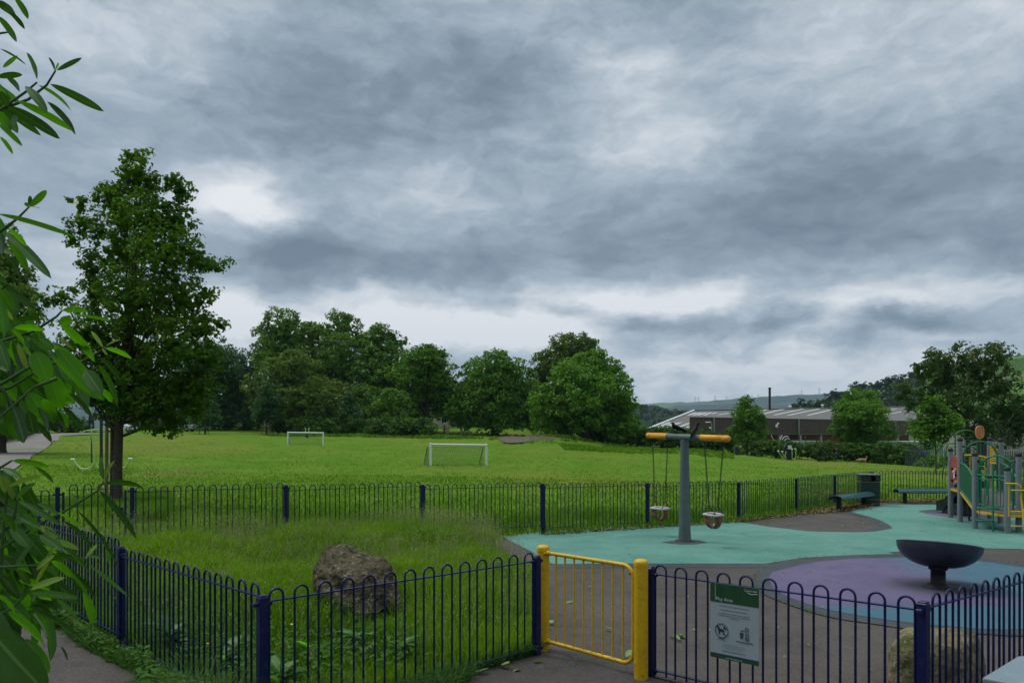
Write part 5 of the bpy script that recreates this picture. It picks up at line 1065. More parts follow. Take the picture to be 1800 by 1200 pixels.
# black slide behind
sl_ = [(12.35, 20.35, .92), (12.36, 20.8, .80), (12.34, 21.15, .52), (12.32, 21.45, .30), (12.30, 21.75, .25)]; mb = MB(); vs = []
for (x, y, z) in sl_:
    p = W_(x, y, z); s_ = Vector((1, .12, 0)).normalized(); 
    for (a, dz_) in ((-.31, .22), (-.27, .22), (-.25, .0), (.25, .0), (.27, .22), (.31, .22), (.31, -.06), (-.31, -.06)): vs.append(p + s_ * a + Vector((0, 0, dz_)))
fs = [(i * 8 + k, i * 8 + (k + 1) % 8, i * 8 + 8 + (k + 1) % 8, i * 8 + 8 + k) for i in range(len(sl_) - 1) for k in range(8)]; mb.add(vs, fs, False); mb.add(vs[:8], [tuple(range(8))]); mb.add(vs[-8:], [tuple(range(8))[::-1]]); mb.build('slide', M_SLIDE, cf)
mb = MB(); p = W_(12.3, 21.1, plane_z(0, 21) + .17); mb.box(tuple(p), (.5, .9, .34), bev=.05); mb.build('slide_base', M_SLIDE, cf)
mb = MB(); p = W_(11.75, 19.75, .5); mb.box(tuple(p), (.5, .04, .72), R(60)); mb.build('under_deck_panel', M_SLIDE, cf)
# ------------------------------------------------------------------ goals
M_GOAL = mat('white_goal_paint', (.62, .66, .70), .4, .06, 3, dirt=.15, dirtcol=(.3, .3, .28)); M_NET = mat('net_cord', (.12, .16, .09), .9)
def goal(a, b, h, lab, netm, r=.055):
    o = Vector((a[0], a[1], gz(a[0], a[1]))); B = Vector((b[0], b[1], gz(b[0], b[1]))) - o; e = empty('football_goal', o, lab, 'goal', 'white five-a-side goals'); bk = Vector((-B.y, B.x, 0)).normalized() * .9
    if bk.y < 0: bk = -bk
    for p in (Vector(), B): mb = MB(); mb.tube([p + Vector((0, 0, -.05)), p + Vector((0, 0, h))], r, 10); mb.tube([p + Vector((0, 0, h)), p + Vector((0, 0, h + .06))], [r * 1.15, r * .8], 10); mb.build('post', M_GOAL, e)
    mb = MB(); mb.tube([Vector((0, 0, h - .03)), B + Vector((0, 0, h - .03))], r * .95, 10); mb.build('crossbar', M_GOAL, e)
    mb = MB()
    for p in (Vector(), B): mb.tube([p + Vector((0, .05, h - .14)), p + bk * .45 + Vector((0, 0, h - .16)), p + bk + Vector((0, 0, .04)), p + Vector((0, .05, .04))], r * .5, 6)
    mb.tube([bk + Vector((0, 0, .04)), B + bk + Vector((0, 0, .04))], r * .5, 6); mb.build('rear_frame', mat('grey_goal_stay', (.10, .12, .11), .5), e)
    mb = MB(); n = 26
    for k in range(n + 1): p = B * (k / n); mb.tube([p + bk * .1 + Vector((0, 0, h - .15)), p + bk * .45 + Vector((0, 0, h - .17)), p + bk + Vector((0, 0, .03))], .010, 3, caps=False)
    for k in range(9): t_ = k / 8; q = bk * (.45 + .55 * t_) + Vector((0, 0, (h - .17) * (1 - t_) + .03)); mb.tube([q, q + B], .008, 3, caps=False)
    for p in (Vector(), B):
        for k in range(6): t_ = k / 6; mb.tube([p + bk * (.45 + .55 * t_) + Vector((0, 0, (h - .17) * (1 - t_))), p + bk * (.45 + .55 * t_) * 1.0 + Vector((0, 0, 0))], .010, 3, caps=False)
        for k in range(5): z = h * k / 6 + .1; mb.tube([p + Vector((0, 0, z)), p + bk * (1 - .5 * k / 6) + Vector((0, 0, z))], .008, 3, caps=False)
    mb.build('net', netm, e)
goal(((757 - 900) / F * 42.4, 42.4), ((855 - 900) / F * 44.2, 44.2), 1.20, 'larger looking white five-a-side goal in the middle of the field, the nearer one', M_NET, .06); goal(((506 - 900) / F * 75, 75), ((568 - 900) / F * 75.5, 75.5), 1.20, 'smaller looking white five-a-side goal farther off to the left, in front of the clipped hedge', M_NET, .075)
# ------------------------------------------------------------------ grass
def blades(pos, h, w, lean, rng, bend=.5):
    n = len(pos); a = rng.uniform(0, 2 * np.pi, n); sx, sy = np.cos(a), np.sin(a); b = rng.uniform(0, 2 * np.pi, n); l = lean * rng.uniform(.2, 1.0, n) * h
    wx = (sx * w)[:, None]; wy = (sy * w)[:, None]; W3 = np.hstack([wx, wy, np.zeros((n, 1))]); up = np.zeros((n, 3)); up[:, 2] = 1
    ld = np.stack([np.cos(b), np.sin(b), np.zeros(n)], 1); h_ = h[:, None]; l_ = l[:, None]
    m1 = pos + up * h_ * .38 + ld * l_ * .22; m2 = pos + up * h_ * .74 + ld * l_ * .58; tip = pos + up * h_ * (1 - .22 * (l_ / h_) ** 1) + ld * l_ * 1.15
    v = np.stack([pos - W3 * .5, pos + W3 * .5, m1 - W3 * .5, m1 + W3 * .5, m2 - W3 * .36, m2 + W3 * .36, tip], 1).reshape(-1, 3)
    i = (np.arange(n) * 7)[:, None]; q = np.vstack([i + [0, 1, 3, 2], i + [2, 3, 5, 4]]); t = i + [4, 5, 6]
    return v, q, t
def merge(parts):
    V, Q, T, o = [], [], [], 0
    for v, q, t in parts:
        V.append(v); o2 = o; o += len(v)
        if q is not None and len(q): Q.append(q + o2)
        if t is not None and len(t): T.append(t + o2)
    return np.vstack(V), (np.vstack(Q) if Q else None), (np.vstack(T) if T else None)
M_BLADE = leaf_mat('grass_blade', (.034, .120, .003), (.215, .360, .022), rough=.65, trans=.45, spec=.08, nscale=.6)
M_BLADE2 = leaf_mat('field_grass_blade', (.070, .165, .010), (.135, .230, .022), rough=.75, trans=.45, spec=.03, nscale=.25, patch=(.11, .56, .70, .5, (.16, .17, .06)))
M_SEED = leaf_mat('seed_head', (.14, .17, .06), (.30, .32, .16), rough=.8, trans=.2, nscale=.8)
M_BLADED = leaf_mat('long_grass_blade', (.045, .130, .008), (.130, .235, .025), rough=.7, trans=.4, spec=.06, nscale=.4)
def sample_poly(poly, n, rng, wfun=None):
    P_ = np.array(poly); lo, hi = P_.min(0), P_.max(0); out = np.zeros((0, 2))
    while len(out) < n:
        c = rng.uniform(lo, hi, (n * 2, 2)); k = seg_sd(c[:, 0], c[:, 1], poly) < 0
        if wfun is not None: k &= rng.random(len(c)) < wfun(c[:, 0], c[:, 1])
        out = np.vstack([out, c[k]])
    return out[:n]
rng = np.random.default_rng(71)
ROUGH = [(-8.3, 11.75), (-6.0, 9.76), (-3.92, 7.74), (-1.85, 5.74), (.20, 7.62), (.30, 8.9), (.46, 10.4), (.22, 12.2), (-.25, 14.2), (-.42, 15.85), (-.5, 16.4), (-1.84, 15.8), (-4.24, 14.4), (-6.43, 13.0), (-8.2, 11.9)]
def patchy(xy, s, seed):
    r = np.random.default_rng(seed); z = 0
    for k in range(4):
        a = r.uniform(0, 2 * np.pi, 3); f = s * (1.7 ** k); z = z + np.sin((xy[:, 0] * np.cos(a[0]) + xy[:, 1] * np.sin(a[0])) * f + a[1]) * np.sin((xy[:, 0] * np.sin(a[0]) - xy[:, 1] * np.cos(a[0])) * f * 1.3 + a[2]) / (1.3 ** k)
    return z
def gpts(xy): return np.column_stack([xy, hz(xy[:, 0], xy[:, 1])])
M_SOILD = rubber_mat('dark_litter_soil', (.018, .026, .010), (.030, .040, .014), .3); drape('rough_soil', ROUGH, .2, .008, M_SOILD)  # dark litter colour of the soil under the long grass
xy = sample_poly(ROUGH, 112000, rng, lambda x, y: np.clip(1.25 - (y - 5.5) * .06, .45, 1)); p = gpts(xy)
hgt = (.31 + .11 * patchy(xy, 1.1, 1) + .012 * (xy[:, 1] - 6)) * rng.uniform(.6, 1.25, len(xy)); hgt = np.clip(hgt, .12, .58)
edge = np.clip(-seg_sd(xy[:, 0], xy[:, 1], ROUGH) / .8, .55, 1); hgt *= edge
parts = [blades(p, hgt, rng.uniform(.005, .0095, len(xy)) * (1 + .06 * (xy[:, 1] - 6)), .55, rng)]
v, q, t = merge(parts); tag(link('rough_grass', np_mesh('rough_grass', v, q, t, mats=[M_BLADE])), 'unmown long grass inside the near railings', 'grass', kind='stuff')
xs = sample_poly(ROUGH, 5600, rng, lambda x, y: np.clip(.15 + .10 * (y - 7), .1, 1) * np.where(x < -1.2, 1, .9)); p = gpts(xs); hs = rng.uniform(.38, .62, len(xs)) * (1 + .15 * patchy(xs, .9, 5)); hs = np.clip(hs, .3, .75)
st = blades(p, hs, np.full(len(xs), .0028) * (1 + .07 * (xs[:, 1] - 6)), .28, rng)
tips = st[0].reshape(-1, 7, 3)[:, 6]; k = np.repeat(np.arange(len(tips)), 5); off = rng.standard_normal((len(k), 3)) * [.012, .012, .035]; hv, hq = cards(tips[k] + off - [0, 0, .03], nz(rng.standard_normal((len(k), 3))), .022, .010, rng)
v, q, t = merge([st, (hv, hq, None)]); tag(link('seeding_grass', np_mesh('seeding_grass', v, q, t, mats=[M_SEED])), 'pale seed heads standing above the unmown grass', 'grass', kind='stuff')
# field beyond the far railings: mown turf with longer grass along the railings
def field_blades(n, d0, d1, pxa, pxb, h0, h1, seed, m, name, lab, wf=.00085, dense=1.4, keep=None, lean=.7):
    r = np.random.default_rng(seed); u = r.random(n); d = (d0 ** (1 - dense) + u * (d1 ** (1 - dense) - d0 ** (1 - dense))) ** (1 / (1 - dense)); px = r.uniform(pxa, pxb, n)
    xy = np.column_stack([(px - 900) / F * d, d]); ok = seg_sd(xy[:, 0], xy[:, 1], PLAY) > .15; ok &= seg_sd(xy[:, 0], xy[:, 1], ROUGH) > .08; ok &= seg_sd(xy[:, 0], xy[:, 1], fpw) > .2
    if keep is not None: ok &= keep(xy)
    xy = xy[ok]; p = gpts(xy); h = np.clip((h0 + (h1 - h0) * (.5 + .35 * patchy(xy, .35, seed + 1))) * r.uniform(.55, 1.3, len(xy)), h0 * .4, h1 * 1.5)
    v, q, t = blades(p, h, wf * xy[:, 1] * r.uniform(.7, 1.4, len(xy)), lean, r); return tag(link(name, np_mesh(name, v, q, t, mats=[m])), lab, 'grass', kind='stuff')
nearfence = lambda xy: (xy[:, 1] > np.interp(xy[:, 0], [-9, -6.43, 3.23, 9.9, 12, 22], [11.5, 13, 18.3, 23.5, 25.5, 25.7]) + .05) 
lineY = lambda x: np.interp(x, [-9, -6.43, -1.84, 3.23, 7.96, 9.9, 12, 22], [11.7, 13, 15.8, 18.3, 21.5, 23.5, 25.5, 25.7])
field_blades(90000, 12, 34, -60, 1850, .05, .11, 81, M_BLADE2, 'field_grass', 'mown grass of the field just beyond the far railings', keep=nearfence)
field_blades(30000, 30, 90, -60, 1850, .03, .07, 83, M_BLADE2, 'field_turf', 'mown grass of the field farther off', wf=.0008, dense=1.7)
field_blades(46000, 13, 27, 250, 1560, .18, .34, 82, M_BLADED, 'fence_side_grass', 'longer grass along the outside of the far railings', keep=lambda xy: nearfence(xy) & (xy[:, 1] < lineY(xy[:, 0]) + 2.2 + .8 * np.sin(xy[:, 0] * 1.1)))
field_blades(16000, 15, 30, 60, 300, .16, .34, 84, M_BLADED, 'tree_side_grass', 'longer tufts of grass around the near tree', keep=lambda xy: nearfence(xy) & (np.abs(xy[:, 1] - 21 - 2 * np.sin(xy[:, 0])) < 3.2))
field_blades(13000, 72, 94, 860, 1290, .08, .30, 85, M_BLADE2, 'bank_grass', 'long grass on the low bank and around the bare soil', wf=.0016, dense=1.01, keep=lambda xy: ((np.abs(xy[:, 1] - 78 - 1.2 * np.sin(xy[:, 0] * .5)) < 5) & (xy[:, 0] > 5)) | ((np.abs(xy[:, 1] - 88) < 5) & (xy[:, 0] < 13) & (patchy(xy, .5, 3) > .1)))
field_blades(9000, 86, 104, 470, 850, .2, .5, 86, M_BLADED, 'hedge_foot_grass', 'unmown grass at the foot of the hedge and timber frames', wf=.0016, dense=1.01, keep=lambda xy: np.abs(xy[:, 1] - np.interp(xy[:, 0], [-33, -8], [97, 92])) < 2)
# thin fringe of grass and weeds along the inside of the far railings
xy = []
for a, b in zip(pC[3:8], pC[4:9]):
    for k in range(420): t_ = rng.random(); xy.append((a[0] + (b[0] - a[0]) * t_ + rng.normal(0, .07), a[1] + (b[1] - a[1]) * t_ - abs(rng.normal(0, .14))))
xy = np.array(xy); v, q, t = blades(gpts(xy), rng.uniform(.06, .22, len(xy)), np.full(len(xy), .016), .8, rng); tag(link('railing_weeds', np_mesh('railing_weeds', v, q, t, mats=[M_BLADED])), 'fringe of weeds at the foot of the far railings', 'weeds', kind='stuff')
# ------------------------------------------------------------------ leaves with a real blade shape
def leaf_set(base, dirv, nrm, L, Wd, droop, fold=.18, ns=8, twist=0.0, wav=0.0):
    base, dirv, nrm = np.asarray(base, float), nz(np.asarray(dirv, float)), np.asarray(nrm, float); nrm = nz(nrm - dirv * (nrm * dirv).sum(1, keepdims=True)); side = np.cross(nrm, dirv)
    s = np.linspace(0, 1, ns + 1); wp = (s ** .62) * ((1 - s) ** .62); wp /= wp.max(); wp[0] = .05; wp[-1] = 0.0
    L, Wd, dr = [np.broadcast_to(np.asarray(q, float), (len(base),)) for q in (L, Wd, droop)]
    tt = np.array([-1, -.5, 0, .5, 1]); n = len(base); V = np.zeros((n, ns + 1, 5, 3))
    for i, si in enumerate(s):
        c = base + dirv * (L * (si - .12 * dr * si ** 2))[:, None] - nrm * (L * dr * .5 * si ** 2)[:, None]
        for j, tj in enumerate(tt):
            w = Wd * .5 * wp[i]; V[:, i, j] = c + side * (w * tj)[:, None] + nrm * (w * abs(tj) * fold * 2 - w * abs(tj) ** 2 * fold * .8 + wav * Wd * np.sin(si * 14 + tj * 2) * abs(tj))[:, None]
    idx = np.arange(n * (ns + 1) * 5).reshape(n, ns + 1, 5)
    q = np.stack([idx[:, :-1, :-1], idx[:, :-1, 1:], idx[:, 1:, 1:], idx[:, 1:, :-1]], -1).reshape(-1, 4)
    uv = np.zeros((n, ns + 1, 5, 2)); uv[..., 0] = s[None, :, None]; uv[..., 1] = tt[None, None, :]
    return V.reshape(-1, 3), q, uv.reshape(-1, 2)
def glossy_leaf(name, top, top2, under, rough=.28, spec=.5, trans=.35, tcol=(.10, .30, .01)):
    m = bpy.data.materials.new(name); m.use_nodes = True; t = NT(m.node_tree); b = m.node_tree.nodes['Principled BSDF']
    g = t.n('ShaderNodeNewGeometry'); uvn = t.n('ShaderNodeUVMap'); uvn.uv_map = 'UVMap'; uv = t.sep(uvn.outputs[0]); av = t.m('ABSOLUTE', uv[1])
    rnd = g.outputs['Random Per Island']; p = t.n('ShaderNodeTexCoord').outputs['Object']; nn = t.noise(p, 22, 4, .6)
    c = t.mixc(rnd, top, top2); c = t.mixc(t.mr(nn, .4, .7, 0, .35), c, tuple(q * .6 for q in top))
    rib = t.mr(av, .05, .13, 1, 0); vein = t.m('SINE', t.m('ADD', t.m('MULTIPLY', uv[0], 62.0), t.m('MULTIPLY', av, -16.0)))
    c = t.mixc(t.m('MULTIPLY', rib, .55), c, (.16, .27, .06)); u_ = t.mixc(t.m('MULTIPLY', rib, .5), under, (.20, .30, .08))
    u_ = t.mixc(t.mr(vein, .88, 1, 0, .08), u_, (.10, .20, .04))
    c = t.mixc(g.outputs['Backfacing'], c, u_)
    t.setin(b, 'Base Color', c); t.setin(b, 'Roughness', t.m('ADD', t.m('MULTIPLY', g.outputs['Backfacing'], .3), t.mr(nn, .3, .7, rough - .06, rough + .14))); b.inputs['Specular IOR Level'].default_value = spec
    bn = t.n('ShaderNodeBump'); bn.inputs['Strength'].default_value = .28; bn.inputs['Distance'].default_value = .002
    t.setin(bn, 'Height', t.m('ADD', t.m('MULTIPLY', vein, .09), t.m('ADD', t.m('MULTIPLY', rib, -1.2), t.m('MULTIPLY', nn, 1.6)))); t.setin(b, 'Normal', bn.outputs[0])
    tr = t.n('ShaderNodeBsdfTranslucent'); t.setin(tr, 0, t.mixc(rnd, tcol, tuple(q * 1.25 for q in tcol))); mx = t.n('ShaderNodeMixShader'); t.setin(mx, 0, t.mr(rnd, .35, .95, trans * .25, trans * 1.5))
    o = m.node_tree.nodes['Material Output']; m.node_tree.links.new(b.outputs[0], mx.inputs[1]); m.node_tree.links.new(tr.outputs[0], mx.inputs[2]); m.node_tree.links.new(mx.outputs[0], o.inputs[0]); return m
M_LM = glossy_leaf('mature_shrub_leaf', (.005, .034, .002), (.018, .085, .005), (.022, .095, .004), rough=.24, spec=.5, trans=.42, tcol=(.11, .36, .002))
M_LB = glossy_leaf('big_shrub_leaf', (.006, .045, .003), (.010, .060, .004), (.02, .08, .004), rough=.22, spec=.7, trans=.10, tcol=(.11, .36, .002))
M_LY = glossy_leaf('young_shrub_leaf', (.10, .20, .012), (.17, .25, .015), (.14, .24, .02), rough=.4, trans=.45, tcol=(.33, .46, .015))
M_STEM = mat('green_stem', (.05, .11, .025), .5, .2, 20); M_STEMB = mat('brown_stem', (.05, .04, .025), .8, .25, 15)
def uvmesh(name, v, q, uv, mats, mi=None):
    me = np_mesh(name, v, quads=q, smooth=True, mats=mats); ly = me.uv_layers.new(name='UVMap'); li = np.zeros(len(me.loops), np.int32); me.loops.foreach_get('vertex_index', li); ly.data.foreach_set('uv', uv[li].astype(np.float32).ravel())
    if mi is not None: me.polygons.foreach_set('material_index', mi)
    return me
LV = """25 -5 56 33 14 u|-10 5 41 28 24 u|15 20 48 50 12 u|-5 28 36 74 16 u|0 86 54 111 7 u|5 119 29 99 8 u|65 139 56 95 15 u|-5 136 40 129 13 u|10 135 46 160 15 u|96 124 92 103 8 u|97 124 105 107 4 u|100 124 142 102 9 u|67 150 145 188 12 u|88 148 189 195 17 u|45 152 82 187 20 t|30 178 133 226 22 u|83 179 149 236 17 u|12 187 115 241 24 u|-5 187 80 236 18 u|22 203 32 231 22 u|-5 217 45 256 13 u|0 240 25 268 10 u|0 160 15 188 16 t|-10 195 28 235 26 u|-8 180 22 215 26 u|-8 150 20 178 22 u
-5 376 141 409 15 u|51 364 87 332 13 u|50 361 56 342 8 u|52 363 70 364 5 u|50 364 43 354 7 t|14 401 49 431 13 u|8 407 90 480 22 t|15 427 54 474 22 u|0 407 9 452 16 u|15 450 36 484 13 u|-5 495 76 542 19 u|0 508 27 545 22 u|-4 520 20 597 28 u|5 540 24 560 9 y|28 562 76 555 15 u|109 546 157 540 15 u|109 546 108 530 6 y|127 548 140 522 5 y|131 554 200 560 9 u|24 577 86 572 16 u|32 581 99 617 15 u|104 566 128 562 20 u|106 570 175 632 28 u|110 611 165 600 12 u|181 611 160 576 8 y|184 611 205 591 6 y|185 612 237 623 14 u|180 612 186 622 5 y
31 602 45 645 11 y|100 612 175 700 38 t|62 618 84 668 38 t|175 628 220 667 19 u|172 640 218 710 21 u|178 682 198 706 13 u|92 628 168 692 19 u|125 662 164 725 37 u|88 662 105 718 34 d|75 700 100 742 27 u|65 715 97 758 15 u|110 715 150 755 17 u|100 722 125 750 20 u|35 662 70 712 36 d|0 672 34 700 40 d|22 712 47 778 36 d|0 725 20 768 32 d|18 715 34 780 26 d|50 722 60 762 22 u|0 615 40 640 26 d|-5 640 30 672 36 d|20 580 60 612 24 u|40 610 70 640 26 u|105 593 130 615 6 y|108 594 112 606 5 y|126 622 135 636 5 y|-5 592 15 650 20 t|68 594 100 612 16 t|105 640 130 675 20 t|-5 690 28 740 38 d|50 690 82 735 34 d|84 630 110 660 26 d|150 650 176 690 30 t
21 809 87 818 15 u|4 822 37 837 14 t|15 855 67 833 14 y2|30 876 54 845 16 t|31 879 108 917 13 t|65 885 107 899 15 t|182 843 173 801 9 t|183 843 192 809 9 y|183 850 258 842 15 u|173 861 251 943 18 u|136 897 223 991 17 u|110 915 183 958 15 u|31 908 105 941 10 t|88 948 141 962 15 y2|81 980 98 958 9 y|64 1002 86 974 12 y|0 835 8 865 10 y2|7 835 27 879 13 y2|150 982 170 954 8 y2|152 977 175 977 7 t|190 963 193 989 9 d|97 971 156 987 12 u|60 950 20 990 28 t|40 900 65 935 20 t|0 900 30 930 20 u|70 925 105 945 18 y2|125 868 138 880 7 t
155 991 227 1044 8 t|92 962 84 990 10 y|87 987 59 1024 13 y2|54 1036 111 1010 18 y2|55 1042 135 1047 16 t|70 700 130 748 20 u|120 690 172 735 22 u|140 660 190 700 20 t|60 740 95 775 18 u|110 960 160 1000 18 u|130 1010 175 1045 18 u|100 900 150 925 13 u|60 820 100 842 13 u|47 1065 178 1122 22 u|11 1075 87 1128 38 u|83 1085 98 1160 28 d|115 1000 166 1052 22 u|147 1040 168 1094 22 d|100 1052 134 1082 9 t|92 1017 138 1062 22 t|107 1135 122 1159 9 u|45 1122 85 1182 28 d|65 1165 92 1192 11 u|32 1000 54 1030 13 t|0 1010 36 1040 26 u|-5 1045 30 1075 30 u|60 1000 100 1030 26 d|0 980 30 1000 20 t|70 940 110 965 22 t|20 925 50 960 22 t|90 985 130 1010 20 u|120 1000 150 1040 26 d|60 1070 100 1110 30 d"""
SD = 1.62
def w3(px, py, d): return np.array([(px - 900) / F * d, d, CZ - (py - HY) / F * d])
rng = np.random.default_rng(91)
base, dr_, nr_, LL, WW, DD, kind = [], [], [], [], [], [], []
def addleaf(bx, by, tx, ty, w, k, d=None, dd=None):
    d = d if d is not None else SD + rng.uniform(-.12, .12) + (.10 if k == 'd' else 0); dd = rng.uniform(-.02, .03) if dd is None else dd
    a, b = w3(bx, by, d), w3(tx, ty, d + dd); v = b - a; L = np.linalg.norm(v); hor = rng.uniform(.4, 1.5); roll = rng.uniform(-.35, .35)
    n = np.array([roll + (-.25 if v[0] > 0 else .25) * 0, (-1 if k in ('t', 'y', 'y2') else 1) * 1.0, hor]); 
    if k == 'd': n = np.array([roll, rng.choice([-1, 1]) * 1.0, .5])
    base.append(a); dr_.append(v); nr_.append(n); LL.append(L * 1.03); WW.append(w / F * d * .88); DD.append(rng.uniform(.15, .6)); kind.append(1 if k[0] == 'y' else 0)
for tok in LV.replace('\n', '|').split('|'):
    a = tok.split(); addleaf(*[float(q) for q in a[:4]], float(a[4]), a[5])
# random fill behind the leaves that make the outline
zones = [(-40, 20, 150, 215, 20), (-40, 10, 400, 440, 8), (-40, 22, 500, 600, 30), (-40, 80, 580, 640, 46), (-40, 125, 620, 700, 110), (-40, 80, 690, 742, 60), (-40, 36, 850, 900, 34), (-40, 75, 880, 1000, 90), (-40, 105, 960, 1080, 110), (-40, 65, 1060, 1160, 60)]
for (x0, x1, y0, y1, n) in zones:
    for _ in range(n):
        x, y = rng.uniform(x0, x1), rng.uniform(y0, y1); a = R(rng.normal(48, 24)); l = rng.uniform(38, 74); k = rng.choice(['u', 't', 'd', 'd'])
        addleaf(x - math.cos(a) * l * .6, y - math.sin(a) * l * .6, x + math.cos(a) * l * .4, y + math.sin(a) * l * .4, rng.uniform(16, 30), k, d=rng.uniform(1.70, 2.3))
# shrub leaves out of view, left and above, added to block sky light
for _ in range(1500):
    x, y, d_ = rng.uniform(-620, -45), rng.uniform(-420, 1250), rng.uniform(1.15, 2.7); a = R(rng.normal(48, 30)); l = rng.uniform(50, 90)
    if x + l > -30: continue
    addleaf(x - math.cos(a) * l * .5, y - math.sin(a) * l * .5, x + math.cos(a) * l * .5, y + math.sin(a) * l * .5, rng.uniform(20, 34), rng.choice(['u', 't', 'd']), d=d_)
for _ in range(420):
    x, y, d_ = rng.uniform(-300, 150), rng.uniform(-460, -45), rng.uniform(1.3, 2.5); a = R(rng.normal(48, 30)); l = rng.uniform(50, 90)
    if y + l > -30: continue
    addleaf(x - math.cos(a) * l * .5, y - math.sin(a) * l * .5, x + math.cos(a) * l * .5, y + math.sin(a) * l * .5, rng.uniform(20, 34), rng.choice(['u', 't', 'd']), d=d_)
NB = len(base)
addleaf(-25, 1100, 78, 1222, 76, 't', d=1.02, dd=.03); addleaf(-60, 1150, 30, 1290, 70, 't', d=1.05, dd=0.0); addleaf(-50, 1050, 20, 1130, 44, 't', d=1.2, dd=0.0); kind[NB:] = [2] * 3
base, dr_, nr_, LL, WW, DD, kind = [np.array(q) for q in (base, dr_, nr_, LL, WW, DD, kind)]
SH0 = np.array([-1.75, 1.55, gz(-1.75, 1.55)]); shr = empty('shrub', tuple(SH0), 'large-leaved evergreen shrub with glossy long leaves filling the left edge in the foreground', 'shrub')
for kk, nm, mm in ((0, 'foliage', M_LM), (1, 'young_leaves', M_LY), (2, 'nearest_leaves', M_LB)):
    s_ = kind == kk; v, q, uv = leaf_set(base[s_] - SH0, dr_[s_], nr_[s_], LL[s_], WW[s_], DD[s_], fold=.22, ns=10, wav=.02); link(nm, uvmesh(nm, v, q, uv, [mm]), shr)
mb = MB()
STEMS = [[(-90,330),(-30,215),(45,162),(65,145)],[(-90,330),(-20,200),(50,175),(82,150),(98,124)],[(-60,60),(-10,60),(14,57)],[(-120,520),(0,407),(30,385),(51,364)],[(-140,700),(0,600),(60,582),(100,556),(109,546)],[(-140,760),(60,640),(145,635),(172,620),(184,611)],[(-100,560),(-5,520),(10,500)],
 [(-120,1040),(0,965),(60,925),(110,900),(172,862),(183,845)],[(-100,1180),(-10,1085),(25,1065),(54,1036)],[(-80,880),(0,822),(21,809)],[(-60,1000),(0,996),(66,993)],[(0,1010),(5,940),(12,870),(15,855)],[(-20,960),(20,920),(27,900),(30,877)],[(60,1080),(75,1100),(83,1120)],[(-40,700),(20,680),(60,655),(92,628)],[(70,930),(130,985),(152,980)],[(20,720),(10,690),(-40,640)],[(100,665),(60,680),(-30,760)]]
for st_ in STEMS:
    n = len(st_); pts = [Vector(w3(a, b, SD + .06 * (n - i) / n)) for i, (a, b) in enumerate(st_)]; o = [pts[0]]
    for a, b in zip(pts[:-1], pts[1:]): o += [a.lerp(b, .5), b]
    m = len(o); mb.tube([p - Vector(SH0) for p in o], [.0042 - .0028 * i / m for i in range(m)], 7)
mb.build('twigs', M_STEM, shr)
mb = MB()
for (a, b) in ((-90, 330), (-120, 520), (-140, 720), (-120, 1040), (-100, 1180), (-80, 880), (-60, 60)):
    e_ = Vector(w3(a, b, SD + .05)) - Vector(SH0); mb.tube(bez((rng.uniform(-.06, .06), rng.uniform(-.06, .06), 0), (e_.x * .1, e_.y * .2, e_.z * .65), e_, 10), [.018 - .0013 * k for k in range(11)], 8)
mb.build('stem', M_STEMB, shr)
# ------------------------------------------------------------------ weeds: broad leaves and long blades along the near railings
M_WEED = leaf_mat('broad_weed_leaf', (.018, .070, .006), (.060, .150, .012), rough=.6, trans=.35, spec=.12, nscale=.9)
def weed_leaves(xy, hmax, size, seed, el=(.2, 1.0)):
    r = np.random.default_rng(seed); n = len(xy); p = gpts(xy); p[:, 2] += hmax * r.random(n) ** .8; a = r.uniform(0, 2 * np.pi, n); e_ = r.uniform(-.2, .6, n); d_ = np.stack([np.cos(a), np.sin(a), e_], 1)
    nr = np.stack([r.normal(0, .35, n), r.normal(-.15, .35, n), np.ones(n)], 1); L = size * r.uniform(.5, 1.4, n); v, q, uv = leaf_set(p, d_, nr, L, L * r.uniform(.3, .55, n), r.uniform(.2, .9, n), ns=4); return v, q, None
STRIP = [(-6.3, 9.75), (-3.92, 7.6), (-1.85, 5.62), (-1.2, 5.9), (-.8, 5.55), (-1.85, 4.5), (-2.2, 4.7)] + [tuple(q) for q in LP[::-1]] + [(-6.5, 9.2)]
xy = sample_poly(STRIP, 3600, rng); inn = sample_poly([(-3.9, 7.8), (-1.85, 5.76), (-.6, 6.95), (-1.2, 8.0), (-3.0, 8.6)], 1500, rng)
hm = .12 + .20 * np.clip(seg_sd(xy[:, 0], xy[:, 1], STRIP) * -2, 0, 1)
v, q, t = merge([weed_leaves(xy, hm * (1.3 + .5 * patchy(xy, 2.5, 33)), .062, 1), weed_leaves(inn, .30, .075, 2)]); tag(link('weeds', np_mesh('weeds', v, q, t, smooth=True, mats=[M_WEED])), 'broad-leaved weeds growing through and in front of the near railings', 'weeds', kind='stuff')
xy = sample_poly(STRIP, 24000, rng); v, q, t = blades(gpts(xy), rng.uniform(.12, .55, len(xy)) * (1 + .3 * patchy(xy, 2.2, 31)) * np.clip(seg_sd(xy[:, 0], xy[:, 1], STRIP) * -3, .35, 1), rng.uniform(.004, .008, len(xy)), 1.5, rng)
g1 = [(p_[0], p_[1]) for p_ in gp]; ST2 = [(-1.0, 6.45), (.22, 7.62), (.30, 7.80)] + [g1[3], g1[2], g1[1], g1[0], (-.9, 5.4)]
x2 = sample_poly(ST2, 6500, rng); b2 = blades(gpts(x2), rng.uniform(.04, .20, len(x2)), rng.uniform(.004, .007, len(x2)), 1.4, rng)
v, q, t = merge([(v, q, t), b2]); tag(link('verge_grass', np_mesh('verge_grass', v, q, t, mats=[GREENS['weed']])), 'drooping grass along the outside foot of the near railings', 'grass', kind='stuff')
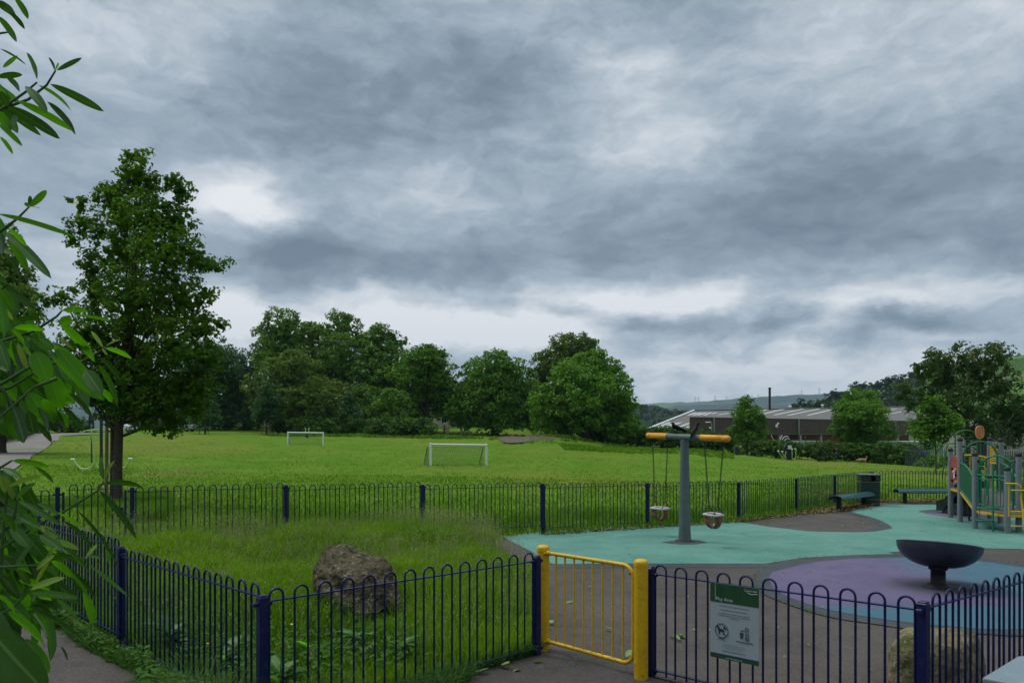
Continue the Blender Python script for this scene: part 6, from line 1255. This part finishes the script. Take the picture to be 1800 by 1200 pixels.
# docks with large leaves behind the near railings
def dock(x, y, s_, lab, seed):
    r = np.random.default_rng(seed); n = 16; o = np.array([x, y, gz(x, y)]); a = r.uniform(0, 2 * np.pi, n); p = np.zeros((n, 3)); p[:, 2] = r.uniform(0, .22, n) * s_
    d_ = np.stack([np.cos(a), np.sin(a), r.uniform(.3, 1.4, n)], 1); nr = np.stack([-np.cos(a) * .6, -np.sin(a) * .6, np.ones(n)], 1); L = s_ * r.uniform(.18, .34, n)
    v, q, uv = leaf_set(p, d_, nr, L, L * .36, r.uniform(.5, 1.3, n), ns=7, wav=.04); e_ = empty('dock_plant', tuple(o), lab, 'plant', 'dock plants behind the near railings'); link('leaves', uvmesh('leaves', v, q, uv, [M_LM]), e_)
    mb = MB(); mb.tube([(0, 0, 0), (.01, 0, .3 * s_), (.02, .01, .62 * s_)], [.006, .005, .002], 6); mb.build('stalk', M_STEM, e_)
for i, (px, d, s_, lab) in enumerate([(492, 6.45, .95, 'dock plant right of the blue corner post, lowest in the picture'), (545, 7.1, 1.1, 'large dock plant in front of the dark boulder, left of its middle'), (640, 7.4, 1.0, 'dock plant below the right foot of the dark boulder'), (705, 7.3, .8, 'small dock plant right of the dark boulder'), (395, 6.9, .9, 'dock plant behind the railings left of the corner post'), (300, 7.6, 1.0, 'dock plant near the low end of the left railings')]):
    g = G(px, d); dock(g.x, g.y, s_, lab, 200 + i)
M_FLY = mat('yellow_petals', (.65, .42, .02), .5); M_FLW = mat('white_petals', (.6, .6, .52), .6)
mb = MB()
for px, py, d in ((353, 1145, 7.3), (513, 1098, 7.6), (370, 1128, 7.4), (365, 1132, 7.5)): c_ = w3(px, py, d); mb.lathe([(0, 0), (.016, .006), (.012, .014), (0, .012)], tuple(c_), 8)
tag(mb.build('buttercups', M_FLY), 'few small yellow buttercup flowers in the grass by the corner post', 'flowers', kind='stuff')
# ------------------------------------------------------------------ boulders
import bmesh
from mathutils import noise as mn
def boulder(pts, sub, amp, m, lab, name='boulder', sm=.0):
    c = sum((Vector(p) for p in pts), Vector()) / len(pts); c = Vector((c.x, c.y, gz(c.x, c.y))); bm = bmesh.new()
    for p in pts: bm.verts.new(Vector(p) - c)
    r = bmesh.ops.convex_hull(bm, input=bm.verts[:]); bmesh.ops.delete(bm, geom=list({g_ for g_ in r['geom_interior'] + r['geom_unused'] if isinstance(g_, bmesh.types.BMVert)}), context='VERTS')
    for k in range(sub):
        bmesh.ops.subdivide_edges(bm, edges=bm.edges[:], cuts=1, use_grid_fill=True)
        bmesh.ops.triangulate(bm, faces=bm.faces[:]) if k < 2 else None
        if k < 2 + int(sm): bmesh.ops.smooth_vert(bm, verts=bm.verts[:], factor=.12 if not sm else .40, use_axis_x=True, use_axis_y=True, use_axis_z=True)
    bm.normal_update()
    for v_ in bm.verts:
        p = v_.co + c; h = mn.fractal(p * 2.2, 1.0, 2.0, 3) * .8 + mn.fractal(p * 8, 1.0, 2.1, 5) * .38 + mn.ridged_multi_fractal(p * 4, 1.0, 2.0, 4, 1.0, 2.0) * .22
        v_.co += v_.normal * amp * (h - .25)
    me = bpy.data.meshes.new(name); bm.to_mesh(me); bm.free(); me.polygons.foreach_set('use_smooth', [True] * len(me.polygons)); me.materials.append(m); return tag(link(name, me, loc=tuple(c)), lab, 'boulder')
def rock_mat(name, a, b_, moss, mk, lich):
    m = bpy.data.materials.new(name); m.use_nodes = True; t = NT(m.node_tree); b = m.node_tree.nodes['Principled BSDF']; p = t.n('ShaderNodeTexCoord').outputs['Object']
    n1 = t.noise(p, 3, 8, .65); n2 = t.noise(p, 16, 6, .7); n3 = t.noise(p, 5, 6, .75, 1.0)
    c = t.mixc(t.mr(n1, .35, .65, 0, 1), a, b_); c = t.mixc(t.mr(n3, .5, .62, 0, mk), c, moss); c = t.mixc(t.mr(n2, .56, .63, 0, lich), c, (.34, .33, .28)); c = t.mixc(t.mr(n2, .40, .30, 0, .8), c, tuple(q * .35 for q in a))
    t.setin(b, 'Base Color', c); b.inputs['Roughness'].default_value = .92; b.inputs['Specular IOR Level'].default_value = .15
    bn = t.n('ShaderNodeBump'); bn.inputs['Strength'].default_value = .9; bn.inputs['Distance'].default_value = .02; t.setin(bn, 'Height', t.m('ADD', n2, t.m('MULTIPLY', n1, .8))); t.setin(b, 'Normal', bn.outputs[0]); return m
b1 = []
for (px, py, d) in [(553,1022,8.6),(558,990,8.8),(572,960,8.9),(588,955,9.0),(640,976,9.0),(670,985,8.9),(684,1000,8.8),(696,1030,8.6),(708,1075,8.5),(640,1085,8.2),(575,1075,8.25),(548,1075,8.5),(600,1000,8.35),(575,985,8.45),(650,1010,8.4),(690,1040,9.4),(600,970,9.5),(560,1030,9.5),(660,985,9.5)]: b1.append(w3(px, py, d))
boulder(b1, 6, .10, rock_mat('dark_boulder', (.054, .042, .029), (.092, .074, .052), (.05, .06, .02), .55, .38), 'dark pointed boulder with pale lichen specks in the long grass')
b2 = []
for (px, py, d) in [(1557,1160,6.25),(1562,1135,6.3),(1580,1108,6.4),(1610,1104,6.45),(1690,1104,6.45),(1716,1110,6.4),(1732,1130,6.4),(1735,1160,6.4),(1560,1300,6.2),(1735,1300,6.3),(1600,1130,6.1),(1690,1132,6.1),(1570,1180,6.05),(1722,1170,6.1),(1575,1290,5.98),(1715,1290,6.0),(1590,1110,6.9),(1700,1110,6.9),(1570,1250,6.9),(1720,1250,6.9)]: b2.append(w3(px, py, d))
boulder(b2, 6, .045, rock_mat('mossy_boulder', (.11, .092, .055), (.195, .165, .10), (.045, .055, .015), .85, .35), 'squarish mossy sandstone boulder behind the near blue post at the lower right', sm=1)
# ------------------------------------------------------------------ litter of leaves
M_DRY = leaf_mat('dry_leaf', (.10, .065, .03), (.24, .17, .09), rough=.8, trans=.15); M_FALL = leaf_mat('fallen_green_leaf', (.10, .20, .06), (.20, .30, .12), rough=.6, trans=.2)
def litter(xy, size, m, name, lab, seed, up=.02):
    r = np.random.default_rng(seed); p = gpts(xy); p[:, 2] = np.where(seg_sd(xy[:, 0], xy[:, 1], PLAY) < 0, plane_z(xy[:, 0], xy[:, 1]) + .02, p[:, 2] + .02) + r.random(len(xy)) * up
    v, q, uv = leaf_set(p, np.column_stack([r.standard_normal((len(xy), 2)), r.normal(0, .15, len(xy))]), np.column_stack([r.normal(0, .3, (len(xy), 2)), np.ones(len(xy))]), size * r.uniform(.6, 1.4, len(xy)), size * .55 * r.uniform(.6, 1.4, len(xy)), r.uniform(-.6, .9, len(xy)), ns=4)
    return tag(link(name, np_mesh(name, v, q, smooth=True, mats=[m])), lab, 'fallen leaves', kind='stuff')
xy = []
for (x0, y0, x1, y1, w_, n) in ((5.6, 19.35, 8.1, 21.3, .22, 260), (8.0, 21.3, 10.2, 23.2, .45, 900), (9.0, 21.9, 11.0, 23.8, .4, 700), (11.4, 25.2, 17.0, 25.3, .28, 1200), (.7, 16.8, 5.8, 19.35, .10, 300)):
    t_ = rng.random(n); xy.append(np.column_stack([x0 + (x1 - x0) * t_ + rng.normal(0, w_ * .4, n), y0 + (y1 - y0) * t_ + rng.normal(0, w_ * .5, n)]))
xy = np.vstack(xy); xy = xy[seg_sd(xy[:, 0], xy[:, 1], PLAY) < .1]; litter(xy, .075, M_DRY, 'dry_leaves', 'drift of dry brown leaves along the foot of the far railings and under the benches', 5, .05)
xy = sample_poly([(1.0, 7.6), (5, 6.6), (13, 9), (20, 14), (20, 24), (10, 21), (3, 17.6), (.5, 14)], 240, rng); litter(xy, .045, M_FALL, 'scattered_leaf_bits', 'small pale bits of leaf scattered on the play surface', 6)
xy = np.array([(at(px, py)[0], at(px, py)[1]) for px, py in [(873,1172),(868,1178),(882,1176),(820,1183),(848,1160),(900,1150),(915,1180),(1010,1163),(945,1170),(1008,1060),(1100,1160),(968,1108),(800,1192),(830,1188),(970,1100),(1190,1118),(1198,1124),(1186,1125),(1195,1130),(1060,1110)]]); litter(xy, .11, M_FALL, 'fallen_leaves', 'larger fallen leaves on the tarmac around the yellow gate', 7, .03)
# weeds in the joint of the rubber ring
xy = np.array(outer)[::1]; xy = xy[(xy[:, 0] < 6.5)]; k = rng.integers(0, len(xy), 900); xy = xy[k] + rng.normal(0, .03, (900, 2)); xy = xy[rng.random(900) < .25 + .6 * (patchy(xy, 2, 9) > .4)]
v, q, t = blades(np.column_stack([xy, plane_z(xy[:, 0], xy[:, 1]) + .01]), rng.uniform(.01, .04, len(xy)), np.full(len(xy), .008), 1.2, rng); tag(link('joint_moss', np_mesh('joint_moss', v, q, t, mats=[M_BLADED])), 'moss and tiny weeds in the joint round the rubber disc', 'moss', kind='stuff')
# ------------------------------------------------------------------ birds, dog, people
M_CROW = mat('crow_feathers', (.004, .004, .005), .55, .3, 30, spec=.15)
def crow(foot_px, y_on, rel, radii, beak, wing, lab, yoff=0.0):
    b = bar_at(foot_px); o = Vector((b.x, b.y, b.z + .068)); pts = [Vector(p) for p in rel] + [Vector(beak)]
    n = len(rel); E = [(i, i + 1) for i in range(n - 1)] + [(n - 1, n)]; rad = list(radii) + [(.006, .006)]
    mid = 3
    for s_ in (-1, 1):
        h_ = pts[mid] + Vector((0, s_ * .022, -.035)); k = len(pts); foot = Vector((s_ * .012, s_ * .022, .006))
        pts += [h_, h_ * .45 + foot * .55 + Vector((.015, 0, .01)), foot, foot + Vector((.028, .004, -.004)), foot + Vector((-.024, 0, -.004)), foot + Vector((.022, .022 * s_, -.004))]; rad += [(.014, .014), .0052, .005, .003, .003, .003]; E += [(mid, k), (k, k + 1), (k + 1, k + 2), (k + 2, k + 3), (k + 2, k + 4), (k + 2, k + 5)]
    rad = [tuple(q * 1.12 for q in r_) if hasattr(r_, '__len__') else r_ for r_ in rad]; o_ = skin_obj('crow', pts, E, rad, M_CROW, root=mid, sub=2, loc=tuple(o)); tag(o_, lab, 'bird', 'black crows on the swing bar')
    for s_ in (-1, 1):
        mb = MB(); w = [Vector(p) + Vector((0, s_ * .048, 0)) for p in wing]; k = len(w); mb.add(w + [p + Vector((0, s_ * .008, 0)) for p in w], [tuple(range(k)), tuple(range(2 * k - 1, k - 1, -1))] + [(i, (i + 1) % k, k + (i + 1) % k, k + i) for i in range(k)]); wo = mb.build('wing', M_CROW, o_)
        sb_ = wo.modifiers.new('bevel', 'BEVEL'); sb_.width = .003
crow(1189, 762, [(.215, 0, .045), (.15, 0, .068), (.095, 0, .088), (.01, 0, .118), (-.05, 0, .148), (-.068, 0, .185), (-.072, 0, .215)], [(.012, .026), (.016, .026), (.036, .034), (.056, .054), (.052, .05), (.034, .034), (.032, .031)], (-.115, .02, .212), [(-.045, 0, .165), (.02, 0, .150), (.10, 0, .108), (.185, 0, .058), (.12, 0, .070), (.03, 0, .085), (-.035, 0, .115)], 'left crow on the swing bar, facing left with its tail to the right')
crow(1221, 762, [(-.10, -.10, -.10), (-.085, -.09, -.03), (-.062, -.06, .025), (-.015, -.01, .085), (.028, 0, .132), (.048, 0, .175), (.066, 0, .216)], [(.013, .024), (.018, .026), (.032, .032), (.056, .054), (.046, .044), (.026, .026), (.031, .030)], (.112, 0, .214), [(.030, -.01, .150), (.02, -.03, .08), (-.035, -.06, .01), (-.085, -.10, -.05), (-.075, -.09, .01), (-.04, -.05, .07), (.0, -.02, .125)], 'right crow on the swing bar, facing right with its tail hanging down')
def person(px, d, lab, top, legs, hairc, rz=0.0, H=1.72, stride=.12, hat=None, skin=(.30, .17, .11)):
    g = G(px, d); k = H / 1.75; Ms = mat('skin', skin, .6); e_pts = []; E = []; rad = []
    def add(p, r, par=None):
        e_pts.append(Vector(p) * k); rad.append(r * k if not hasattr(r, '__len__') else (r[0] * k, r[1] * k)); i = len(e_pts) - 1
        if par is not None: E.append((par, i))
        return i
    pel = add((0, 0, .96), (.15, .10)); ch = add((0, 0, 1.15), (.135, .09), pel); sh = add((0, .0, 1.36), (.16, .10), ch); nk = add((0, .01, 1.50), .055, sh); hd = add((0, .02, 1.60), (.075, .088), nk); ht = add((0, .015, 1.70), (.062, .07), hd)
    arms, legsI = [], []
    for s_ in (-1, 1):
        a0 = add((s_ * .17, 0, 1.40), .055, sh); a1 = add((s_ * .235, -.02 * s_, 1.13), .042, a0); a2 = add((s_ * .24, .07 + .05 * s_, .90), .032, a1); a3 = add((s_ * .24, .09 + .05 * s_, .82), (.038, .02), a2); arms.append((a0, a1, a2))
        for f in range(4): q1 = add((s_ * .24 + (f - 1.5) * .008, .085 + .05 * s_ + (f - 1.5) * .017, .755), .009, a3); add((s_ * .235 + (f - 1.5) * .006, .10 + .05 * s_ + (f - 1.5) * .015, .715 + abs(f - 1.2) * .008), .008, q1)
        q1 = add((s_ * .225, .13 + .05 * s_, .81), .010, a3); add((s_ * .22, .145 + .05 * s_, .775), .009, q1)
        st = stride * s_; l0 = add((s_ * .095, 0, .88), .088, pel); l1 = add((s_ * .10, st * .5 + .02, .50), .058, l0); l2 = add((s_ * .10, st * 1.0, .10), .040, l1); l3 = add((s_ * .11, st + .05, .045), (.042, .04), l2); add((s_ * .115, st + .15, .03), (.042, .025), l3); legsI.append((l0, l1, l2, l3))
    o = skin_obj('person', e_pts, E, rad, Ms, root=pel, sub=1, loc=tuple(g)); o.rotation_euler = (0, 0, rz); tag(o, lab, 'person')
    for f in ((.03, .09, 1.615), (-.03, .09, 1.615)): mb = MB(); mb.lathe([(0, -.008), (.010, 0), (0, .008)], tuple(Vector(f) * k), 8); mb.build('eye', M_BLACKP, o)
    mb = MB(); mb.tube([Vector((0, .095, 1.61)) * k, Vector((0, .118, 1.575)) * k], [.008, .014], 6); mb.build('nose', Ms, o)
    def cloth(ids, edges, scale, m, name):
        mp = {i: j for j, i in enumerate(ids)}; rr = [tuple(q * scale for q in (rad[i] if hasattr(rad[i], '__len__') else (rad[i], rad[i]))) for i in ids]; skin_obj(name, [e_pts[i] for i in ids], [(mp[a], mp[b]) for a, b in edges], rr, m, o, 0, 1)
    cloth([sh, ch, pel] + [i for a in arms for i in a], [(sh, ch), (ch, pel)] + [x for a in arms for x in ((sh, a[0]), (a[0], a[1]), (a[1], a[2]))], 1.2, mat('jacket', top, .85, .15, 12), 'jacket')
    cloth([pel] + [i for a in legsI for i in a[:3]], [x for a in legsI for x in ((pel, a[0]), (a[0], a[1]), (a[1], a[2]))], 1.16, mat('trousers', legs, .85, .15, 12), 'trousers')
    for l in legsI: a, b = e_pts[l[3]], e_pts[l[3] + 1]; mb = MB(); mb.tube([a + Vector((0, -.09, 0)), a, b, b + Vector((0, .05, -.005))], [.035, .05, .045, .03], 8, flat=.8); mb.build('shoe', M_BLACKP, o)
    mb = MB(); mb.lathe([(.088, -.06), (.098, 0), (.088, .06), (.05, .10), (0, .112)], tuple(Vector((0, -.012, 1.645)) * k), 14); mb.build('hat' if hat else 'hair', mat('hair' if not hat else 'pale_hat', hat or hairc, .9), o)
    return o
person(1469.5, 86, 'person in a maroon jacket and blue jeans walking beside the hedge', (.060, .010, .030), (.020, .055, .16), (.012, .010, .010), rz=R(15))
person(781, 99, 'person in dark clothing and a pale hat beside the leftmost timber frame', (.035, .028, .03), (.02, .018, .02), (.3, .25, .2), rz=R(80), hat=(.42, .36, .32), stride=.2)
g = G(1515.5, 79); Mdog = mat('dog_coat', (.30, .20, .11), .9, .35, 9, dirt=.5, dirtcol=(.45, .38, .28), dscale=6)
dp = [(.30, 0, .46), (.05, 0, .47), (-.25, 0, .47), (-.40, 0, .47), (-.50, 0, .44), (-.60, 0, .41), (-.70, 0, .385), (.42, 0, .54), (.50, 0, .68), (.46, 0, .84)]
dE = [(0, 1), (1, 2), (2, 3), (3, 4), (4, 5), (5, 6), (0, 7), (7, 8), (8, 9)]; dR = [(.10, .12), (.11, .13), (.12, .16), (.085, .10), (.075, .085), (.05, .05), (.03, .03), .04, .055, .035]
for s_ in (-1, 1):
    k = len(dp); st = .05 * s_; dp += [(-.27, s_ * .09, .34), (-.26 + st, s_ * .09, .20), (-.25 + st * 2, s_ * .09, .05), (-.30 + st * 2, s_ * .09, .025)]; dE += [(2, k), (k, k + 1), (k + 1, k + 2), (k + 2, k + 3)]; dR += [.055, .035, .028, .03]
    k = len(dp); dp += [(.27, s_ * .09, .34), (.22 - st, s_ * .09, .26), (.34 - st * 2, s_ * .09, .15), (.31 - st * 2, s_ * .09, .04), (.26 - st * 2, s_ * .09, .025)]; dE += [(0, k), (k, k + 1), (k + 1, k + 2), (k + 2, k + 3), (k + 3, k + 4)]; dR += [.08, .055, .03, .027, .03]
    k = len(dp); dp += [(-.50, s_ * .07, .44), (-.52, s_ * .095, .37)]; dE += [(4, k), (k, k + 1)]; dR += [.025, .018]
o = skin_obj('dog', dp, dE, dR, Mdog, root=1, sub=1, loc=tuple(g)); tag(o, 'pale golden dog with its tail raised, standing on the grass right of the person', 'dog')
# ------------------------------------------------------------------ outdoor gym equipment
M_LIME = mat('lime_tube', (.36, .50, .15), .4, .08, 4); M_GYM = mat('dark_post', (.010, .012, .020), .4, .1, 3); M_GRIP = mat('white_grip', (.6, .62, .6), .5)
def pt(px, py, d, o): return Vector(w3(px, py, d)) - o
def gym(px, d, lab): o = G(px, d); return empty('exercise_station', o, lab, 'exercise station', 'outdoor gym stations'), o
e, o = gym(178, 33, 'tall exercise station with dark posts and pale green tubes left of the near tree')
mb = MB(); mb.tube([(0, 0, 0), pt(178, 728, 33, o)], .062, 12); mb.build('post', M_GYM, e)
mb = MB(); q = [pt(157, 758, 36, o), pt(157, 733, 36, o), pt(159, 730, 36, o), pt(162, 730, 36, o), pt(164, 733, 36, o), pt(164, 758, 36, o)]; mb.tube(q, .045, 8); a = pt(160.5, 740, 36, o); mb.box(tuple(a), (.16, .05, .28)); mb.build('rear_post', M_GYM, e)
mb = MB(); a = pt(161, 758, 36, o); b = Vector((a.x, a.y, G(161, 36).z - o.z)); mb.tube([a, b], .03, 8); mb.build('foot_post', M_GYM, e)
mb = MB(); mb.tube([pt(161, 755, 33, o), pt(195, 755, 33, o)], .025, 8); mb.tube([pt(161, 755, 33, o), pt(166, 800, 33, o), pt(167, 812, 33, o), pt(163, 820, 33, o), pt(150, 825, 33, o), pt(141, 823, 33, o), pt(134, 816, 33, o), pt(128, 807, 33, o)], .042, 8)
mb.tube(bez(pt(143, 761, 33, o), pt(152, 754, 33, o), pt(162, 757, 33, o), 6), .022, 8); mb.tube(bez(pt(162, 757, 33, o), pt(172, 755, 33, o), pt(175, 764, 33, o), 6), .022, 8); mb.build('swing_arm', M_LIME, e)
mb = MB(); mb.tube([pt(168, 812, 33, o), pt(171, 822, 33, o), pt(205, 824, 33, o), pt(220, 822, 33, o), pt(225, 814, 33, o), pt(229, 806, 33, o)], .042, 8); mb.build('swing_arm', M_LIME, e)
for a in ((143, 825), (157, 825), (229, 806), (128, 807)): mb = MB(); c_ = pt(a[0], a[1], 33, o); mb.tube([c_ + Vector((-.09, 0, 0)), c_ + Vector((.09, 0, 0))], .038, 8); mb.build('grip', M_GRIP, e)
e, o = gym(1385, 87, 'exercise station with a dark central tower and pale green handles before the hedge')
mb = MB(); mb.prism([(-.36, 0), (.36, 0), (.36, 1.3), (.42, 1.5), (.36, 1.85), (-.20, 1.88), (-.50, 1.4), (-.36, 1.2)], (0, 0, 0), (1, 0, 0), (0, 0, 1), .4); mb.build('tower', M_GYM, e)
mb = MB(); mb.box((.12, -.23, 1.45), (.42, .03, .42)); mb.build('notice', M_GRIP, e)
for pts in ([(1381,808),(1378,806.5),(1373,801),(1369,795.5),(1368,793)], [(1381,804),(1378,801),(1375,796),(1375,794)], [(1382,793),(1380,800),(1382,806)], [(1392,790),(1392.5,797),(1392,804),(1395,807),(1398,805),(1399,799),(1399,792),(1401,791.5)]):
    mb = MB(); mb.tube([pt(a, b, 86.6, o) for a, b in pts], .055, 7); mb.build('handle_bar', M_LIME, e)
for a in ((1368,792.5),(1375,793.5),(1398,789),(1392,789)): mb = MB(); c_ = pt(a[0], a[1], 86.6, o); mb.tube([c_ + Vector((-.1, 0, 0)), c_ + Vector((.1, 0, 0))], .075, 8); mb.build('grip', M_GRIP, e)
e, o = gym(540, 88, 'small pale exercise station just behind the left goal')
for s_ in (-1, 1): mb = MB(); mb.tube([(s_ * .12, 0, 0), (s_ * .12, 0, .5), (s_ * .2, 0, .8), (s_ * .16, 0, 1.15), (s_ * .30, 0, 1.2)], .05, 7); mb.build('handle_bar', M_LIME, e)
mb = MB(); mb.box((0, 0, .35), (.3, .2, .5), bev=.03); mb.build('tower', M_GYM, e)
# small bin by the hedge
g = G(1295, 88); e = empty('litter_bin', g, 'small grey litter bin against the hedge behind the right end of the swing bar', 'litter bin'); mb = MB(); mb.box((0, 0, .45), (.55, .5, .9), bev=.05); mb.build('body', mat('grey_bin', (.05, .06, .075), .5, .1), e); mb = MB(); mb.box((0, 0, .95), (.62, .56, .08), bev=.03); mb.build('lid', mat('grey_bin_lid', (.11, .12, .14), .5, .1), e)
# pale debris by the bare soil
g = G(943, 90); mb = MB()
for k in range(6): mb.box((k * .28 - .6 + .1 * (k % 2), -k * .25, .12 + .03 * k), (.38, .12, .07), k * .8, bev=.01)
tag(mb.build('broken_planks', mat('pale_wood', (.36, .34, .30), .8, .2, 6), loc=tuple(g)), 'pale broken planks lying at the edge of the bare soil', 'planks')
# ------------------------------------------------------------------ ball-play frame beyond the railings
D_ = 50.0; o = G(1680, D_); e = empty('ball_play_frame', o, 'tall green tube frame with arched top and orange ball target beyond the railings', 'climbing frame'); M_GF = mat('green_tube', (.020, .115, .035), .45, .1, 3)
q = lambda px, py, d=D_: pt(px, py, d, o)
for x, y0 in ((1679, 763), (1718, 765)):
    for dd in (0, 1.0):
        b = q(x, y0, D_ + dd); mb = MB(); mb.tube([Vector((b.x, b.y, G(x, D_ + dd).z - o.z)), b], .05, 8); mb.build('upright', M_GF, e)
for dd in (0, 1.0):
    mb = MB(); mb.tube([q(1679, 763, D_ + dd), q(1686, 758.5, D_ + dd), q(1695, 756, D_ + dd), q(1705, 756.5, D_ + dd), q(1714, 760, D_ + dd), q(1718, 765, D_ + dd)], .045, 8); mb.build('arch', M_GF, e)
M_PALEG = mat('pale_green_canopy', (.10, .16, .05), .5, .1, 3); a = [(1679, 763), (1686, 758.5), (1695, 756), (1705, 756.5), (1714, 760), (1718, 765)]; mb = MB(); n = len(a); vs = [q(x, y, D_ + .05) for x, y in a] + [q(x, y, D_ + .95) for x, y in a]; mb.add(vs, [(i, i + 1, n + i + 1, n + i) for i in range(n - 1)]); mb.add([v_ - Vector((0, 0, .02)) for v_ in vs], [(n + i, n + i + 1, i + 1, i) for i in range(n - 1)]); mb.build('canopy', M_PALEG, e)
mb = MB()
for y in (768, 773, 779, 785, 791, 797, 803, 809, 815): mb.tube([q(1679, y), q(1718, y)], .022, 6)
for x in (1687, 1695, 1703, 1711): mb.tube([q(x, 768), q(x, 815)], .016, 6)
mb.build('mesh', M_GF, e)
mb = MB(); mb.tube([Vector((q(1656, 830).x, 0, 0)) + Vector((0, 0, G(1656, D_).z - o.z)), q(1661, 800), q(1665, 783), q(1668, 779), q(1679, 779)], .045, 8)
for y in (785, 792, 800, 808, 816): mb.tube([q(1665 - (y - 783) * .22, y), q(1679, y)], .02, 6)
mb.build('side_ladder', M_GF, e)
mb = MB(); b = q(1723, 764); mb.tube([Vector((b.x, b.y, G(1723, D_).z - o.z)), b], .05, 8); mb.build('upright', M_GF, e)
M_ORG = mat('orange_target', (.50, .13, .05), .5, .12, 8); c_ = q(1722, 759.5, D_ - .1); w_, h_ = .29, .44
def stad(w, h, n=8): return [(w * math.cos(a), (h - w) + w * math.sin(a)) for a in [math.pi * i / n for i in range(n + 1)]] + [(w * math.cos(a), -(h - w) + w * math.sin(a)) for a in [math.pi + math.pi * i / n for i in range(n + 1)]]
mb = MB(); mb.prism(stad(w_, h_), c_, (1, 0, 0), (0, 0, 1), .05); tgt = mb.build('target_board', M_ORG, e)
mb = MB(); mb.tube([c_ + Vector((x, -.035, z)) for x, z in stad(w_ - .03, h_ - .03)], .02, 5, closed=True); mb.tube([c_ + Vector((x, -.035, z)) for x, z in [(-.11, -.2), (.11, -.2), (.11, .10), (-.11, .10)]], .018, 5, closed=True); mb.tube(arc(c_ + Vector((0, -.035, .12)), .13, R(30), R(150), 6), .018, 5); mb.build('marking', mat('pale_orange', (.62, .34, .18), .5), tgt)
mb = MB(); mb.box(tuple(q(1727, 790)), (.55, .06, .75)); mb.build('black_board', M_GYM, e)
